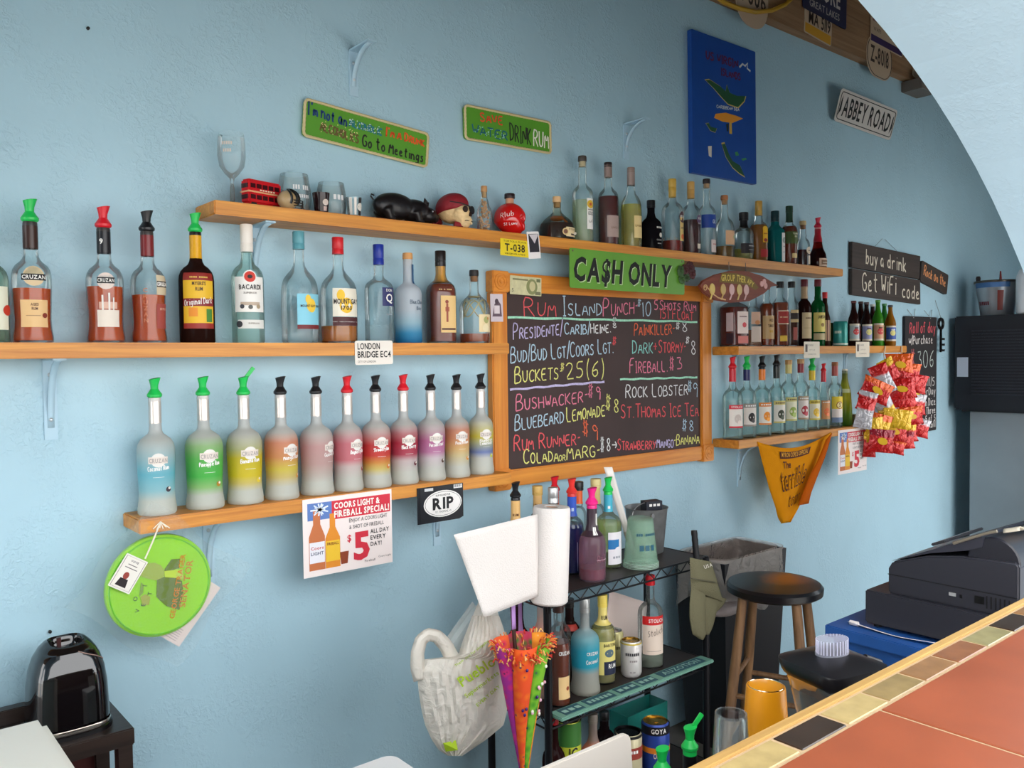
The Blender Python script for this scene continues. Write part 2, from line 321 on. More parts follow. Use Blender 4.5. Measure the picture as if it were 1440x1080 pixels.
# hand lettering: single strokes on a 4 x 6 grid, drawn as flat ribbons
STROKE = {
 'A': '0,0 2,6 4,0|0.8,2 3.3,2', 'B': '0,0 0.1,6 2.6,6 3.3,4.9 2.5,3.4 0.2,3.2|2.2,3.3 4,2.2 3.5,0.3 0,0', 'C': '3.9,5 2.8,6 1,5.6 0.1,3.4 0.6,0.8 2.2,0 3.9,0.9',
 'D': '0.3,0 0.3,6|0,6 2.4,5.7 3.9,3.6 3.2,0.9 0,0', 'E': '3.6,6 0.2,5.8 0.2,0 3.8,0.1|0.3,3.1 3,3.2', 'F': '3.8,6 0.3,5.8 0.2,0|0.3,3.2 3,3.3', 'G': '3.8,5 2.6,6 0.8,5.2 0.2,3 0.9,0.5 2.6,0 3.8,0.9 3.8,2.7 2.3,2.7',
 'H': '0.2,6 0.2,0|3.8,6 3.8,0|0.2,3.1 3.8,3.1', 'I': '2,6 2,0|0.6,6 3.4,6|0.6,0 3.4,0', 'J': '3,6 3,1.4 1.8,0 0.3,1', 'K': '0.2,6 0.2,0|3.6,6 0.3,2.8 3.9,0', 'L': '0.3,6 0.3,0.1 3.6,0',
 'M': '0,0 0.5,5.8 2,2 3.4,5.8 4,0', 'N': '0.1,0 0.2,5.8 3.8,0.2 3.9,6', 'O': '2,6 0.4,5 0.1,2.6 1,0.3 2.8,0.2 3.9,2.6 3.4,5.2 2,6', 'P': '0.2,0 0.2,6 2.8,5.8 3.8,4.5 2.8,2.9 0.2,2.7', 'Q': '2,6 0.4,5 0.1,2.6 1,0.3 2.8,0.2 3.9,2.6 3.4,5.2 2,6|2.4,1.4 4,-0.4',
 'R': '0.2,0 0.2,6 2.8,5.8 3.7,4.5 2.8,3.1 0.3,2.9|1.6,2.9 4,0', 'S': '3.6,5.2 2.2,6 0.7,5.3 0.7,3.8 3.3,2.6 3.5,0.9 1.9,0 0.2,0.8', 'T': '0,5.9 4,6|2,5.9 2,0', 'U': '0.2,6 0.3,1.4 1.8,0 3.5,1.2 3.8,6', 'V': '0,6 2,0 4,6', 'W': '0,6 1,0 2,4 3,0 4,6',
 'X': '0.1,6 3.9,0|3.9,6 0.1,0', 'Y': '0,6 2,3|4,6 1.4,0', 'Z': '0.2,6 3.8,5.9 0.2,0.1 3.8,0', '0': '2,6 0.4,5 0.1,2.6 1,0.3 2.8,0.2 3.9,2.6 3.4,5.2 2,6', '1': '1.2,5 2.2,6 2.2,0', '2': '0.3,4.8 1.6,6 3.4,5.2 3,3.2 0.2,0 3.9,0.1',
 '3': '0.5,5.6 3.3,5.8 1.6,3.4 3.6,2.6 3.2,0.4 0.3,0.3', '5': '3.6,6 0.9,5.9 0.6,3.4 2.8,3.5 3.7,1.8 2.4,0.1 0.3,0.4', '6': '3.3,5.8 1.2,4.2 0.4,1.6 1.8,0 3.5,1 3,2.9 0.7,2.2', '7': '0.3,5.9 3.8,6 1.5,0', '8': '2,3.1 0.7,4.6 2,6 3.3,4.7 2,3.1 0.5,1.5 2,0 3.6,1.5 2,3.1',
 '9': '3.4,4.6 2,6 0.6,4.6 1.8,3.1 3.4,4.6 3.1,0', '$': '3.5,4.9 2,5.5 0.6,4.6 3.3,2.1 2.2,0.8 0.4,1.3|1.4,6.4 1.2,-0.3|2.6,6.4 2.4,-0.3', '-': '0.6,2.8 3.4,3', '.': '1.6,0.1 2.2,0.5', '/': '0.2,-0.6 3.6,6.6', '+': '2,4.6 2,1.4|0.4,3 3.6,3', '(': '3,7 1.2,4 1.6,0.6 3,-1', ')': '1,7 2.8,4 2.4,0.6 1,-1', '>': '0,3 4,3|2.6,4.4 4,3 2.6,1.6', "'": '2,6.4 1.8,5',
 '&': '3.8,0 1,4.6 1.8,6 2.8,4.8 0.4,1.8 1.4,0 3.8,2.2', 'a': '3.2,3.4 1.6,4 0.3,2 1.4,0 3.2,1.6 3.3,4 3.5,0', 'b': '0.4,6.4 0.4,0|0.4,2.4 2.2,4 3.5,2 2.2,0 0.4,0.6', 'c': '3.4,3.4 1.8,4 0.4,2 1.6,0 3.5,0.6', 'd': '3.4,6.4 3.4,0|3.4,2.6 1.8,4 0.4,2 1.6,0 3.4,1.2', 'e': '0.5,2 3.2,2.4 2.2,4 0.5,2.4 1.2,0.2 3.6,0.6',
 'f': '3.6,5.6 2.4,6.4 1.5,4.8 1.5,0|0.3,3.6 3,3.8', 'g': '3.2,3.4 1.6,4 0.4,2 1.6,0.2 3.2,1.8|3.3,4 3.2,-1.4 1.6,-2 0.4,-1.2', 'h': '0.4,6.4 0.4,0|0.4,2.6 2,4 3.4,2.6 3.4,0', 'i': '2,4 2,0|1.9,5.4 2.2,5.6', 'j': '2.4,4 2.3,-1 0.6,-1.6', 'k': '0.4,6.4 0.4,0|3.2,4 0.6,1.8 3.5,0', 'l': '2,6.4 2,0', 'm': '0,0 0.1,4 1.2,3.8 2,0.6|2,3 3,4 3.9,2.8 4,0', 'n': '0.4,0 0.4,4|0.4,2.6 2.2,4 3.5,2.4 3.5,0', 'o': '2,4 0.4,2.6 0.8,0.4 2.4,0 3.6,1.6 3,3.6 2,4',
 'p': '0.4,4 0.4,-2|0.4,3 2.2,4 3.5,2.2 2.2,0.2 0.4,0.8', 'q': '3.2,3.4 1.6,4 0.4,2 1.6,0.2 3.2,1.8|3.3,4 3.3,-2', 'r': '0.6,4 0.7,0|0.7,2.4 2,4 3.4,3.6', 's': '3.2,3.4 1.6,4 0.8,3 3,1.4 2,0 0.4,0.6', 't': '1.8,6 1.8,0.4 3.2,0.2|0.4,4 3.4,4.2', 'u': '0.4,4 0.5,0.8 1.8,0 3.3,1.4|3.4,4 3.5,0', 'v': '0.2,4 1.9,0 3.7,4', 'w': '0,4 1,0 2,3 3,0 4,4', 'x': '0.4,4 3.5,0|3.5,4 0.4,0', 'y': '0.4,4 2,1|3.6,4 1.2,-2', 'z': '0.4,4 3.4,4 0.4,0 3.6,0'}
STROKES = {k: [[tuple(float(q) for q in p.split(',')) for p in s_.split(' ')] for s_ in v.split('|')] for k, v in STROKE.items()}
def chaikin(p):
    if len(p) < 3: return p
    r = [p[0]]
    for a, b in zip(p, p[1:]):
        r.append((a[0] * .75 + b[0] * .25, a[1] * .75 + b[1] * .25)); r.append((a[0] * .25 + b[0] * .75, a[1] * .25 + b[1] * .75))
    r.append(p[-1]); return r
def ribbon(mb, pts, put, w):
    n = len(pts); L = []; R = []
    for i in range(n):
        a = pts[max(0, i - 1)]; b = pts[min(n - 1, i + 1)]; dx, dy = b[0] - a[0], b[1] - a[1]; d = sqrt(dx * dx + dy * dy) or 1e-9
        ww = w * (0.42 + 0.16 * random.random()); nx, ny = -dy / d * ww, dx / d * ww
        L.append((pts[i][0] + nx, pts[i][1] + ny)); R.append((pts[i][0] - nx, pts[i][1] - ny))
    mb.add([put(*p) for p in R] + [put(*p) for p in L], [(i, i + 1, n + i + 1, n + i) for i in range(n - 1)])
def hand(mb, text, put, u0, v0, u1, v1, h, w, small=1.0, jit=0.25, adv=5.0):
    """hand lettering from (u0, v0) to (u1, v1), cap height h, stroke width w; small = scale of the letters after a word's first"""
    x = 0.0; G = []; first = True
    for ch in text:
        if ch == ' ': x += 2.6; first = True; continue
        sc = 1.0 if (first or small == 1.0 or not ch.isalpha()) else small
        narrow = 0.55 if ch in "Iil1.'-()/" else 1.0
        G.append((ch, x, sc, narrow)); x += adv * narrow * (0.35 + 0.65 * sc); first = not ch.isalpha() and ch not in "'"
    W = max(1.0, x - (adv - 4) * 1.0); du, dv = u1 - u0, v1 - v0; D = sqrt(du * du + dv * dv); ex, ey = du / D, dv / D; k = D / W; kv = h / 6.0
    for ch, gx, sc, nar in G:
        jy = (random.random() - 0.5) * jit * kv; ja = (random.random() - 0.5) * 0.12
        for st in STROKES.get(ch, []):
            p = chaikin(st); q = []
            for a, b in p:
                if nar < 1: a = 2 + (a - 2) * 1.0; a = a * nar
                b2 = b * sc; a2 = a * (0.35 + 0.65 * sc) + ja * b2
                A = (gx + a2) * k; B = b2 * kv + jy; q.append((u0 + A * ex - B * ey * 0, v0 + A * ey + B))
            ribbon(mb, q, put, w)
def plane(y=-0.001):
    return lambda u, v: (u, y, v)

# ================================================================== the setting
BLUE = (170, 203, 217)
WALLM = stucco(BLUE, 1.0, 'blue_stucco')
struct(MB().box(-4.5, 7.2, 0.0, 0.2, 0.0, 3.6).build('wall_back', WALLM, smooth=0), 'light blue rough-plastered back wall behind the shelves')
struct(MB().box(7.0, 7.2, -2.1, 0.0, 0.0, 3.6).build('wall_right', WALLM, smooth=0))
struct(MB().box(-4.5, 7.2, -2.1, 0.2, -0.05, 0.0).build('floor', paint((96, 90, 84), 0.6, vary=0.15), smooth=0))
struct(MB().box(-4.5, 7.2, -2.1, 0.2, 3.6, 3.7).build('ceiling', wood((118, 92, 68), (160, 130, 98), 'X', 0.4), smooth=0))
struct(MB().box(-30, 30, -40, 3, -0.1, -0.052).build('ground', paint((192, 189, 184), 0.8, vary=0.05, vscale=2), smooth=0), 'pale paving outside the arches')
def front_wall():
    """round arches springing from piers; the bar stands under the middle arch"""
    mb = MB(); y0, y1, r, cz, top = -1.8, -1.5, 2.107, 0.246, 3.6
    n = 56; x = -5.4
    for c in [0.971 + 4.6 * k for k in (-1, 0)]:
        mb.box(x, c - r, y0, y1, 0, top); mb.box(c - r, c - r + 0.001, y0, y1, 0, cz)
        cur = [(c - r * cos(pi * k / n), cz + r * sin(pi * k / n)) for k in range(n + 1)]
        for (xa, za), (xb, zb) in zip(cur, cur[1:]):
            mb.add([(xa, y0, za), (xb, y0, zb), (xb, y1, zb), (xa, y1, za), (xa, y0, top), (xb, y0, top), (xb, y1, top), (xa, y1, top)],
                   [(0, 1, 5, 4), (2, 3, 7, 6), (3, 2, 1, 0)])
        x = c + r
    mb.box(x, 4.35, y0, y1, 0, top); mb.box(4.35, 5.9, y0, y1, 2.3, top); mb.box(5.9, 7.2, y0, y1, 0, top)   # unseen wall and doorway, added and sized to set light on the right
    return mb.build('wall_front', stucco((182, 210, 226), 0.35, 'pale_blue_plaster'), smooth=30)
struct(front_wall(), 'pale blue plastered wall with round arches over the bar')
struct(MB().box(-4.5, 7.0, -0.05, 0.0, 3.155, 3.6).build('trim_1', wood((120, 88, 60), (170, 132, 96), 'X', 0.5, 0.7), smooth=0), 'raw wooden header board along the top of the back wall')

# ------------------------------------------------------------------ bar counter with tiles
BZ = 1.15
bar = thing('bar_counter', 'bar counter topped with terracotta tiles and a border of small coloured tiles', 'bar counter', (0.6, -2.0, 0.0))
OFF = Vector((-0.6, 2.0, 0.0))
def bpart(mb, name, mat, parent=bar, **k):
    o = mb.build(name, mat, parent, **k); o.location = OFF; return o
bpart(MB().box(-0.64, 1.88, -2.16, -1.81, 0.0, 1.09), 'body', paint((120, 84, 60), 0.6))
bpart(MB().box(-0.64, 1.88, -2.28, -1.765, 1.09, BZ - 0.0015), 'grout_bed', paint((172, 146, 112), 0.8, bump=0.3, bscale=200))
bpart(MB().box(-0.64, 1.88, -1.765, -1.75, 1.095, BZ + 0.002), 'wood_edge', wood((160, 124, 70), (190, 156, 96), 'X', 1.0), bevel=0.002)
TONES = {'y': (160, 140, 94), 'd': (50, 38, 30), 'o': (128, 108, 70), 'b': (126, 92, 60), 'g': (130, 122, 86), 'r': (120, 78, 52), 's': (100, 80, 58)}
seq = 'gobrydybsodyoyd' + 'yobrgdbryobgdy'
x = 0.851 - 0.1035 * 14
for k, t in enumerate(seq):
    if x > 1.87: break
    if x > -0.62:
        m = paint(TONES[t], 0.18, vary=0.22, vscale=30, spec=0.5)
        tile = MB().box(x + 0.003, x + 0.1005, -1.808, -1.769, BZ - 0.006, BZ).build('border_tile', m, bar, bevel=0.0012, bseg=1); tile.location = OFF
    x += 0.1035
for k in range(5):
    xa = 1.026 + 0.56 * (k - 3)
    xb = min(xa + 0.554, 1.875); xa = max(xa, -0.635)
    if xb - xa < 0.02: continue
    bpart(MB().box(xa, xb, -2.28, -1.813, BZ - 0.006, BZ + 0.0005), 'terracotta_tile', paint((138, 72, 46), 0.35, vary=0.14, vscale=9, spec=0.5), bevel=0.0015, bseg=1)

# ------------------------------------------------------------------ shelves on the wall
def shelf(x0, x1, z, label, y0=-0.14, th=0.037):
    t = MB().box(x0, x1, y0, -0.001, z - th, z).build('wall_shelf', HONEY, bevel=0.003)
    return tag(t, label, 'shelf')
Z_UP, Z_MID, Z_LOW, Z_RM, Z_RL = 2.016, 1.645, 1.207, 1.632, 1.221
shelf(0.822, 3.98, Z_UP, 'long honey-stained wall shelf above all the others, carrying skulls and assorted bottles')
shelf(-0.6, 1.812, Z_MID, 'honey-stained wall shelf running into the side of the chalkboard, with clear and amber rum bottles')
shelf(0.616, 1.815, Z_LOW, 'short honey-stained wall shelf carrying the row of frosted flavoured rum bottles')
shelf(3.10, 4.66, Z_RM, 'honey-stained wall shelf with whiskey and beer bottles beside the chalkboard')
shelf(3.10, 4.24, Z_RL, 'honey-stained wall shelf with clear vodka bottles, an orange towel hung on its edge')
METAL = paint((176, 206, 222), 0.45)
def bracket(X, ztop, label, h=0.2, reach=0.12, w=0.03):
    t = thing('shelf_bracket', label, 'bracket', (X, 0.0, ztop - h))
    MB().box(-w / 2, w / 2, -0.005, 0.0, 0.0, h).build('wall_plate', METAL, t, bevel=0.001)
    MB().box(-w / 2, w / 2, -reach, 0.0, h - 0.005, h).build('arm', METAL, t, bevel=0.001)
    pts = []
    for k in range(9):
        a = pi / 2 * k / 8; pts.append((0, -0.004 - (reach - 0.02) * (1 - cos(a)), 0.03 + (h - 0.036) * sin(a)))
    mb = MB(); mb.grid(lambda u, v: ((u - .5) * w * .5, pts[min(8, int(round(v * 8)))][1], pts[min(8, int(round(v * 8)))][2]), 2, 9); mb.build('brace', METAL, t, solid=0.004)
    for zz in (0.05, h - 0.04): MB().lathe([(0.005, 0), (0.005, 0.003), (0.002, 0.005)], 10, T=Matrix.Translation((0, -0.005, zz)) @ Matrix.Rotation(pi / 2, 4, 'X')).build('screw', paint((190, 200, 206), 0.3, 0.6), t)
    return t
bracket(0.455, Z_MID - 0.037, 'blue painted metal bracket under the shelf of aged amber rum bottles')
bracket(0.985, Z_UP - 0.037, 'blue painted metal bracket under the long upper shelf near its toy bus')
bracket(0.835, Z_LOW - 0.037, 'blue painted metal bracket beside the green disc below the flavoured rums')
bracket(1.60, Z_LOW - 0.037, 'blue painted metal bracket behind the black oval sticker card')
bracket(3.30, Z_RL - 0.037, 'blue painted metal bracket beside the orange towel')
bracket(3.27, Z_RM - 0.037, 'blue painted metal bracket above the clear vodka bottles', reach=.028)
bracket(4.25, Z_RM - 0.037, 'blue painted metal bracket beside the hanging chip bags', reach=.03)
bracket(1.315, 2.545, 'unused blue painted bracket on bare wall above the wordy green sign', 0.14)
bracket(2.545, 2.525, 'unused blue painted bracket on bare wall above the dark amber bottles', 0.14)
nail = tag(MB().lathe([(0.004, 0), (0.004, 0.006), (0.001, 0.008)], 8, T=Matrix.Translation((0.565, -0.0, 2.435)) @ Matrix.Rotation(pi / 2, 4, 'X')).build('wall_screw', paint(BLACK, 0.4)), 'small dark screw in bare blue wall above the amber rums', 'screw')
nail2 = tag(MB().lathe([(0.004, 0), (0.004, 0.006), (0.001, 0.008)], 8, T=Matrix.Translation((at(70, 888).x, -0.0, at(70, 888).z)) @ Matrix.Rotation(pi / 2, 4, 'X')).build('wall_screw', paint(BLACK, 0.4)), 'small dark screw in the wall above the black dome', 'screw')

# ------------------------------------------------------------------ the framed chalkboard
cb = thing('menu_chalkboard', 'large framed menu chalkboard covered in coloured chalk drink names', 'chalkboard', (2.44, 0.0, 1.135))
CO = Vector((-2.44, 0.0, -1.135))
def cpart(mb, name, mat, parent=cb, **k):
    o = mb.build(name, mat, parent, **k); o.location = CO if parent is cb else (0, 0, 0); return o
cpart(MB().box(1.87, 3.01, -0.022, -0.001, 1.17, 1.86), 'slate', paint((62, 46, 44), 0.62, vary=0.16, vscale=5))
FR = wood((196, 112, 34), (228, 150, 56), 'Z', 0.8); FRX = wood((196, 112, 34), (228, 150, 56), 'X', 0.8)
for nm, b, m in (('frame_rail', (1.824, 1.893, 1.20, 1.826), FR), ('frame_rail', (2.987, 3.056, 1.20, 1.826), FR), ('frame_rail', (1.893, 2.987, 1.828, 1.893), FRX), ('frame_rail', (1.893, 2.987, 1.138, 1.198), FRX)):
    cpart(MB().box(b[0], b[1], -0.034, -0.001, b[2], b[3]), nm, m, bevel=0.004)
for cx_ in (1.858, 3.022):
    for cz_ in (1.861, 1.167):
        blk = cpart(MB().box(cx_ - 0.037, cx_ + 0.037, -0.042, -0.001, cz_ - 0.037, cz_ + 0.037), 'corner_block', FRX, bevel=0.003)
        mb = MB(); T = Matrix.Translation((cx_, -0.042, cz_)) @ Matrix.Rotation(pi / 2, 4, 'X')
        mb.lathe([(0.030, 0), (0.029, 0.003), (0.025, 0.003), (0.024, 0.0012), (0.019, 0.0012), (0.018, 0.0035), (0.014, 0.0035), (0.013, 0.0012), (0.008, 0.0012), (0.006, 0.004), (0.001, 0.005)], 20, T=T); cpart(mb, 'rosette', FRX, blk)
CHALK = {'r': (226, 96, 100), 'p': (226, 128, 150), 'w': (226, 224, 220), 'y': (232, 220, 130), 'b': (176, 200, 214), 't': (142, 200, 190), 'l': (190, 180, 214), 'g': (160, 214, 186), 'o': (232, 110, 80)}
def chalkmat(c):
    return paint(CHALK[c], 0.95, spec=0.05, vary=0.18, vscale=160)
YB = -0.0232
def cz8(x, y): return at(680 + 0.31481 * x, 340 + 0.31481 * y, YB)     # crop of the photo that holds the board
MENU = [("RUM", 180, 333, 322, 333, 86, 'r', .72), ("ISLAND", 352, 331, 527, 328, 88, 'b', .62), ("PUNCH-", 533, 333, 690, 322, 82, 'p', .66), ("$", 684, 290, 705, 290, 32, 'b', 1), ("10", 706, 334, 748, 333, 66, 'b', 1), ("5SHOTS RUM", 762, 303, 948, 310, 44, 'p', .75), ("151 FLOAT", 785, 342, 936, 350, 46, 'r', .8),
 ("PRESIDENTE/", 132, 437, 352, 415, 74, 'l', .66), ("CARIB/", 362, 415, 474, 410, 52, 'b', .8), ("HEINE.", 478, 410, 570, 404, 44, 'w', .8), ("$", 572, 358, 598, 358, 20, 'w', 1), ("8", 574, 385, 598, 385, 24, 'w', 1),
 ("BUD/BUD LGT/COORS LGT.", 122, 542, 582, 496, 72, 'b', .72), ("$", 572, 460, 596, 460, 34, 'r', 1), ("BUCKETS-", 140, 634, 352, 610, 74, 'y', .72), ("$", 342, 572, 364, 572, 30, 'y', 1), ("25(6)", 366, 613, 538, 602, 74, 'y', 1),
 ("PAINKILLER-", 672, 419, 852, 412, 56, 'o', .8), ("$", 856, 390, 880, 390, 30, 'w', 1), ("8", 884, 404, 914, 404, 54, 'w', 1), ("DARK", 664, 500, 756, 498, 58, 't', .85), ("+STORMY-", 758, 496, 902, 494, 58, 'r', .8), ("$", 900, 455, 922, 455, 30, 'w', 1), ("8", 924, 505, 952, 505, 66, 'w', 1),
 ("FIREBALL.", 652, 587, 824, 580, 66, 'p', .75), ("$3", 828, 572, 890, 570, 56, 'p', 1), ("ROCK LOBSTER", 634, 698, 912, 684, 60, 'w', .8), ("$", 910, 668, 934, 668, 46, 'b', 1), ("9", 932, 694, 960, 692, 66, 'b', 1),
 ("BUSHWACKER-", 145, 757, 462, 716, 74, 'p', .7), ("$9", 464, 692, 526, 706, 58, 'p', 1), ("BLUEBEARD", 140, 845, 358, 808, 70, 'b', .75), ("LEMONADE-", 370, 806, 556, 776, 66, 'y', .75), ("$8", 542, 745, 606, 770, 66, 'y', 1), ("ST.THOMAS ICE TEA", 613, 788, 960, 778, 62, 'r', .8), ("$8", 884, 842, 942, 848, 50, 'b', 1),
 ("RUM RUNNER-", 135, 937, 430, 906, 72, 'r', .72), ("$9", 440, 860, 516, 890, 66, 'o', 1), ("COLADA", 178, 994, 334, 980, 66, 'y', .72), ("OR", 336, 980, 366, 977, 26, 'y', 1), ("MARG-", 372, 974, 518, 958, 62, 'y', .85), ("$8>", 520, 938, 596, 938, 62, 'w', 1), ("STRAWBERRY", 597, 932, 768, 926, 52, 'r', .75), ("-MANGO", 764, 920, 848, 920, 46, 'l', .8), ("-BANANA", 850, 910, 964, 900, 48, 'y', .85)]
rows = {}
for txt, x0, y0, x1, y1, h, c, sm in MENU:
    a, b = cz8(x0, y0), cz8(x1, y1); hh = (cz8(x0, y0 - h) - a).length
    mb = MB(); hand(mb, txt, lambda u, v: (u, YB, v), a.x, a.z, b.x, b.z, hh, min(0.0046, hh * .13), small=sm)
    o = cpart(mb, 'chalk_lettering', chalkmat(c), smooth=0)
for p0, p1, c in (((108, 338), (955, 358), 'g'), ((118, 661), (540, 625), 'l'), ((610, 615), (955, 605), 'g')):
    a, b = cz8(*p0), cz8(*p1); mb = MB(); n = 24
    ribbon(mb, [(a.x + (b.x - a.x) * k / n, a.z + (b.z - a.z) * k / n + 0.0015 * sin(k * 1.3)) for k in range(n + 1)], lambda u, v: (u, YB, v), 0.008)
    cpart(mb, 'chalk_line', chalkmat(c), smooth=0)

# ------------------------------------------------------------------ signs and papers
def sign(name, label, cat, cx_, cz_, w, h, tilt, Y, th, mat, corner=0.004, group=None, lean=0.0, part='board', yaw=0.0):
    """flat board on the wall: local x right, z up, front face at local y = 0"""
    t = thing(name, label, cat, (cx_, Y, cz_), (rad(lean), rad(tilt), rad(yaw)), group)
    MB().prism(rrect(-w / 2, w / 2, -h / 2, h / 2, corner), 0.0, th).build(part, mat, t)
    return t
def words(t, lines, name='lettering', y=-0.0008, parent=None):
    """lines = (text, u, v, height, width or None, colour, bold, align)"""
    by = {}
    for l in lines:
        tx, u, v, h, wd, c = l[:6]; bold = l[6] if len(l) > 6 else 1; al = l[7] if len(l) > 7 else 'c'; ro = l[8] if len(l) > 8 else 0
        letters(by.setdefault(tuple(c), MB()), tx, plane(y), u, v, h, wd, al, bold, 0.0, ro)
    for c, mb in by.items(): mb.build(name, paint(c, 0.6), parent or t, smooth=0)
def scrawl(t, lines, w, name='hand_lettering', y=-0.0008, small=.8):
    for tx, u0, v0, u1, v1, h, c in lines:
        mb = MB(); hand(mb, tx, plane(y), u0, v0, u1, v1, h, w, small); mb.build(name, paint(c, 0.8, vary=0.1, vscale=120), t, smooth=0)
def patch(t, poly, c, name, y=-0.0006, rough=0.6, th=0.0005):
    return MB().prism(poly, y, y + th).build(name, paint(c, rough), t, smooth=0)
def rect(x0, x1, z0, z1): return [(x0, z0), (x1, z0), (x1, z1), (x0, z1)]
def ell(cx_, cz_, rx, rz, n=28): return [(cx_ + rx * cos(2 * pi * k / n), cz_ + rz * sin(2 * pi * k / n)) for k in range(n)]
def rope(t, w, h, r=0.004, mat=None, name='rope_border'):
    pts = [(x, -0.002, z) for x, z in rrect(-w / 2, w / 2, -h / 2, h / 2, 0.012, 4)]; P2 = []
    for a, b in zip(pts, pts[1:] + pts[:1]):
        n = max(1, int((Vector(b) - Vector(a)).length / 0.006)); P2 += [tuple(Vector(a).lerp(Vector(b), k / n)) for k in range(n)]
    mb = MB(); mb.tube(P2, [r * (1 + 0.22 * (k % 2)) for k in range(len(P2))], 6, True); return mb.build(name, mat, t)
GRN = paint((86, 150, 40), 0.55, vary=0.06); ROPE = paint((214, 196, 148), 0.8, bump=0.4, bscale=300)
# wordy green sign
s = sign('slogan_sign', "green rope-edged sign reading I'm not an alcoholic, go to meetings", 'sign', 1.359, 2.293, 0.435, 0.108, 4.6, -0.014, 0.012, GRN, 0.012)
rope(s, 0.435, 0.108, mat=ROPE)
NAVY = (28, 58, 110); DARK = (40, 44, 36)
scrawl(s, [("I'm not an", -0.208, 0.012, -0.078, 0.006, 0.036, NAVY), ("ALCOHOLIC", -0.070, 0.010, 0.045, 0.008, 0.026, (40, 120, 130)), ("I'M A DRUNK", 0.058, 0.012, 0.205, 0.010, 0.026, (222, 92, 40)), ("ALCOHOLICS", -0.165, -0.026, -0.035, -0.036, 0.032, (104, 88, 50)), ("Go to Meetings", -0.022, -0.040, 0.205, -0.042, 0.036, DARK)], 0.0052)
def dots(t, x0, x1, z0, z1, c, n, name='bead_dots'):
    mb = MB()
    for k in range(n):
        mb.lathe([(0.0017, 0), (0.001, 0.0012)], 6, T=Matrix.Translation((random.uniform(x0, x1), -0.0009, random.uniform(z0, z1))) @ Matrix.Rotation(pi / 2, 4, 'X'))
    return mb.build(name, paint(c, 0.3), t)
dots(s, -0.07, 0.04, 0.010, 0.034, (220, 236, 230), 44); dots(s, -0.162, -0.04, -0.032, 0.004, (230, 214, 150), 44)
# save water drink rum
s = sign('slogan_sign', 'green rope-edged sign reading save water drink rum', 'sign', 1.927, 2.398, 0.39, 0.112, -0.9, -0.014, 0.012, GRN, 0.012); rope(s, 0.39, 0.112, mat=ROPE)
scrawl(s, [("SAVE", -0.130, 0.012, -0.030, 0.014, 0.030, (216, 74, 40)), ("WATER", -0.165, -0.034, -0.010, -0.038, 0.032, (30, 96, 110)), ("DRINK", 0.002, -0.036, 0.100, -0.038, 0.062, DARK), ("RUM", 0.112, -0.040, 0.186, -0.040, 0.060, (236, 232, 214))], 0.0052, small=.95)
dots(s, -0.16, -0.02, -0.034, -0.006, (170, 220, 214), 34)
# map board
mp_ = sign('island_map_board', 'tall blue painted board with green island maps and a sunset', 'sign', 3.173, 2.686, 0.468, 0.607, -0.6, -0.024, 0.022, paint((24, 74, 156), 0.4, vary=0.08), 0.004)
GREEN = (28, 82, 50); GOLD = (206, 180, 96)
def island(pts, name='painted_island'):
    cx_ = sum(p[0] for p in pts) / len(pts); cz_ = sum(p[1] for p in pts) / len(pts)
    patch(mp_, [(cx_ + (x - cx_) * 1.05, cz_ + (z - cz_) * 1.10) for x, z in pts], GOLD, 'island_outline', -0.0006); patch(mp_, pts, GREEN, name, -0.0012)
def mcr(pts):   # crop of the photo that holds the map board: 518 x 1080 px over 120 x 250 photo px, turned into board coordinates
    o = []
    for x, y in pts:
        p = at(960 + x * 120 / 518, 20 + y * 250 / 1080, -0.024); o.append((p.x - 3.173, p.z - 2.686))
    return o
island(list(reversed(mcr([(140, 400), (165, 398), (230, 440), (262, 470), (268, 432), (285, 478), (330, 498), (380, 500), (372, 530), (335, 566), (275, 545), (240, 508), (190, 450)]))))
island(list(reversed(mcr([(140, 662), (158, 660), (168, 682), (205, 692), (196, 716), (168, 705)]))))
island(list(reversed(mcr([(236, 790), (254, 786), (278, 850), (300, 892), (345, 920), (372, 985), (340, 965), (300, 930), (262, 870)]))))
patch(mp_, list(reversed(mcr([(190, 628), (200, 604), (260, 598), (330, 620), (366, 636), (330, 650), (300, 662), (240, 652)]))), (232, 150, 40), 'painted_sunset', -0.0008)
patch(mp_, list(reversed(mcr([(282, 660), (296, 658), (298, 728), (282, 726)]))), (214, 170, 70), 'painted_sun_glint', -0.001)
patch(mp_, list(reversed(mcr([(262, 668), (278, 664), (276, 712), (268, 712)]))), (26, 40, 30), 'painted_palm', -0.001)
patch(mp_, list(reversed(mcr([(152, 800), (174, 798), (172, 868), (156, 858)]))), (222, 214, 200), 'painted_heron', -0.001)
mb = MB(); ribbon(mb, mcr([(345, 325), (365, 305), (380, 318), (396, 300), (392, 332), (412, 350)]), plane(-0.001), 0.009); mb.build('painted_gull', paint((226, 230, 226), 0.6), mp_, smooth=0)
def mtext(tx, x0, y0, x1, y1, h, c, w=0.006):
    a, b = mcr([(x0, y0), (x1, y1)]); mb = MB(); hand(mb, tx, plane(-0.001), a[0], a[1], b[0], b[1], h, w); mb.build('hand_lettering', paint(c, 0.7), mp_, smooth=0)
mtext("US VIRGIN", 142, 268, 335, 330, 0.034, (92, 32, 70), 0.008); mtext("ISLANDS", 232, 368, 352, 405, 0.030, (92, 32, 70), 0.007); mtext("CARIBBEAN SEA", 205, 568, 342, 590, 0.013, (220, 226, 226), 0.003)
for p in ([(315, 840), (330, 835), (340, 858), (320, 862)], [(352, 880), (380, 874), (388, 884), (362, 892)]): patch(mp_, list(reversed(mcr(p))), (60, 140, 90), 'painted_cay', -0.001)
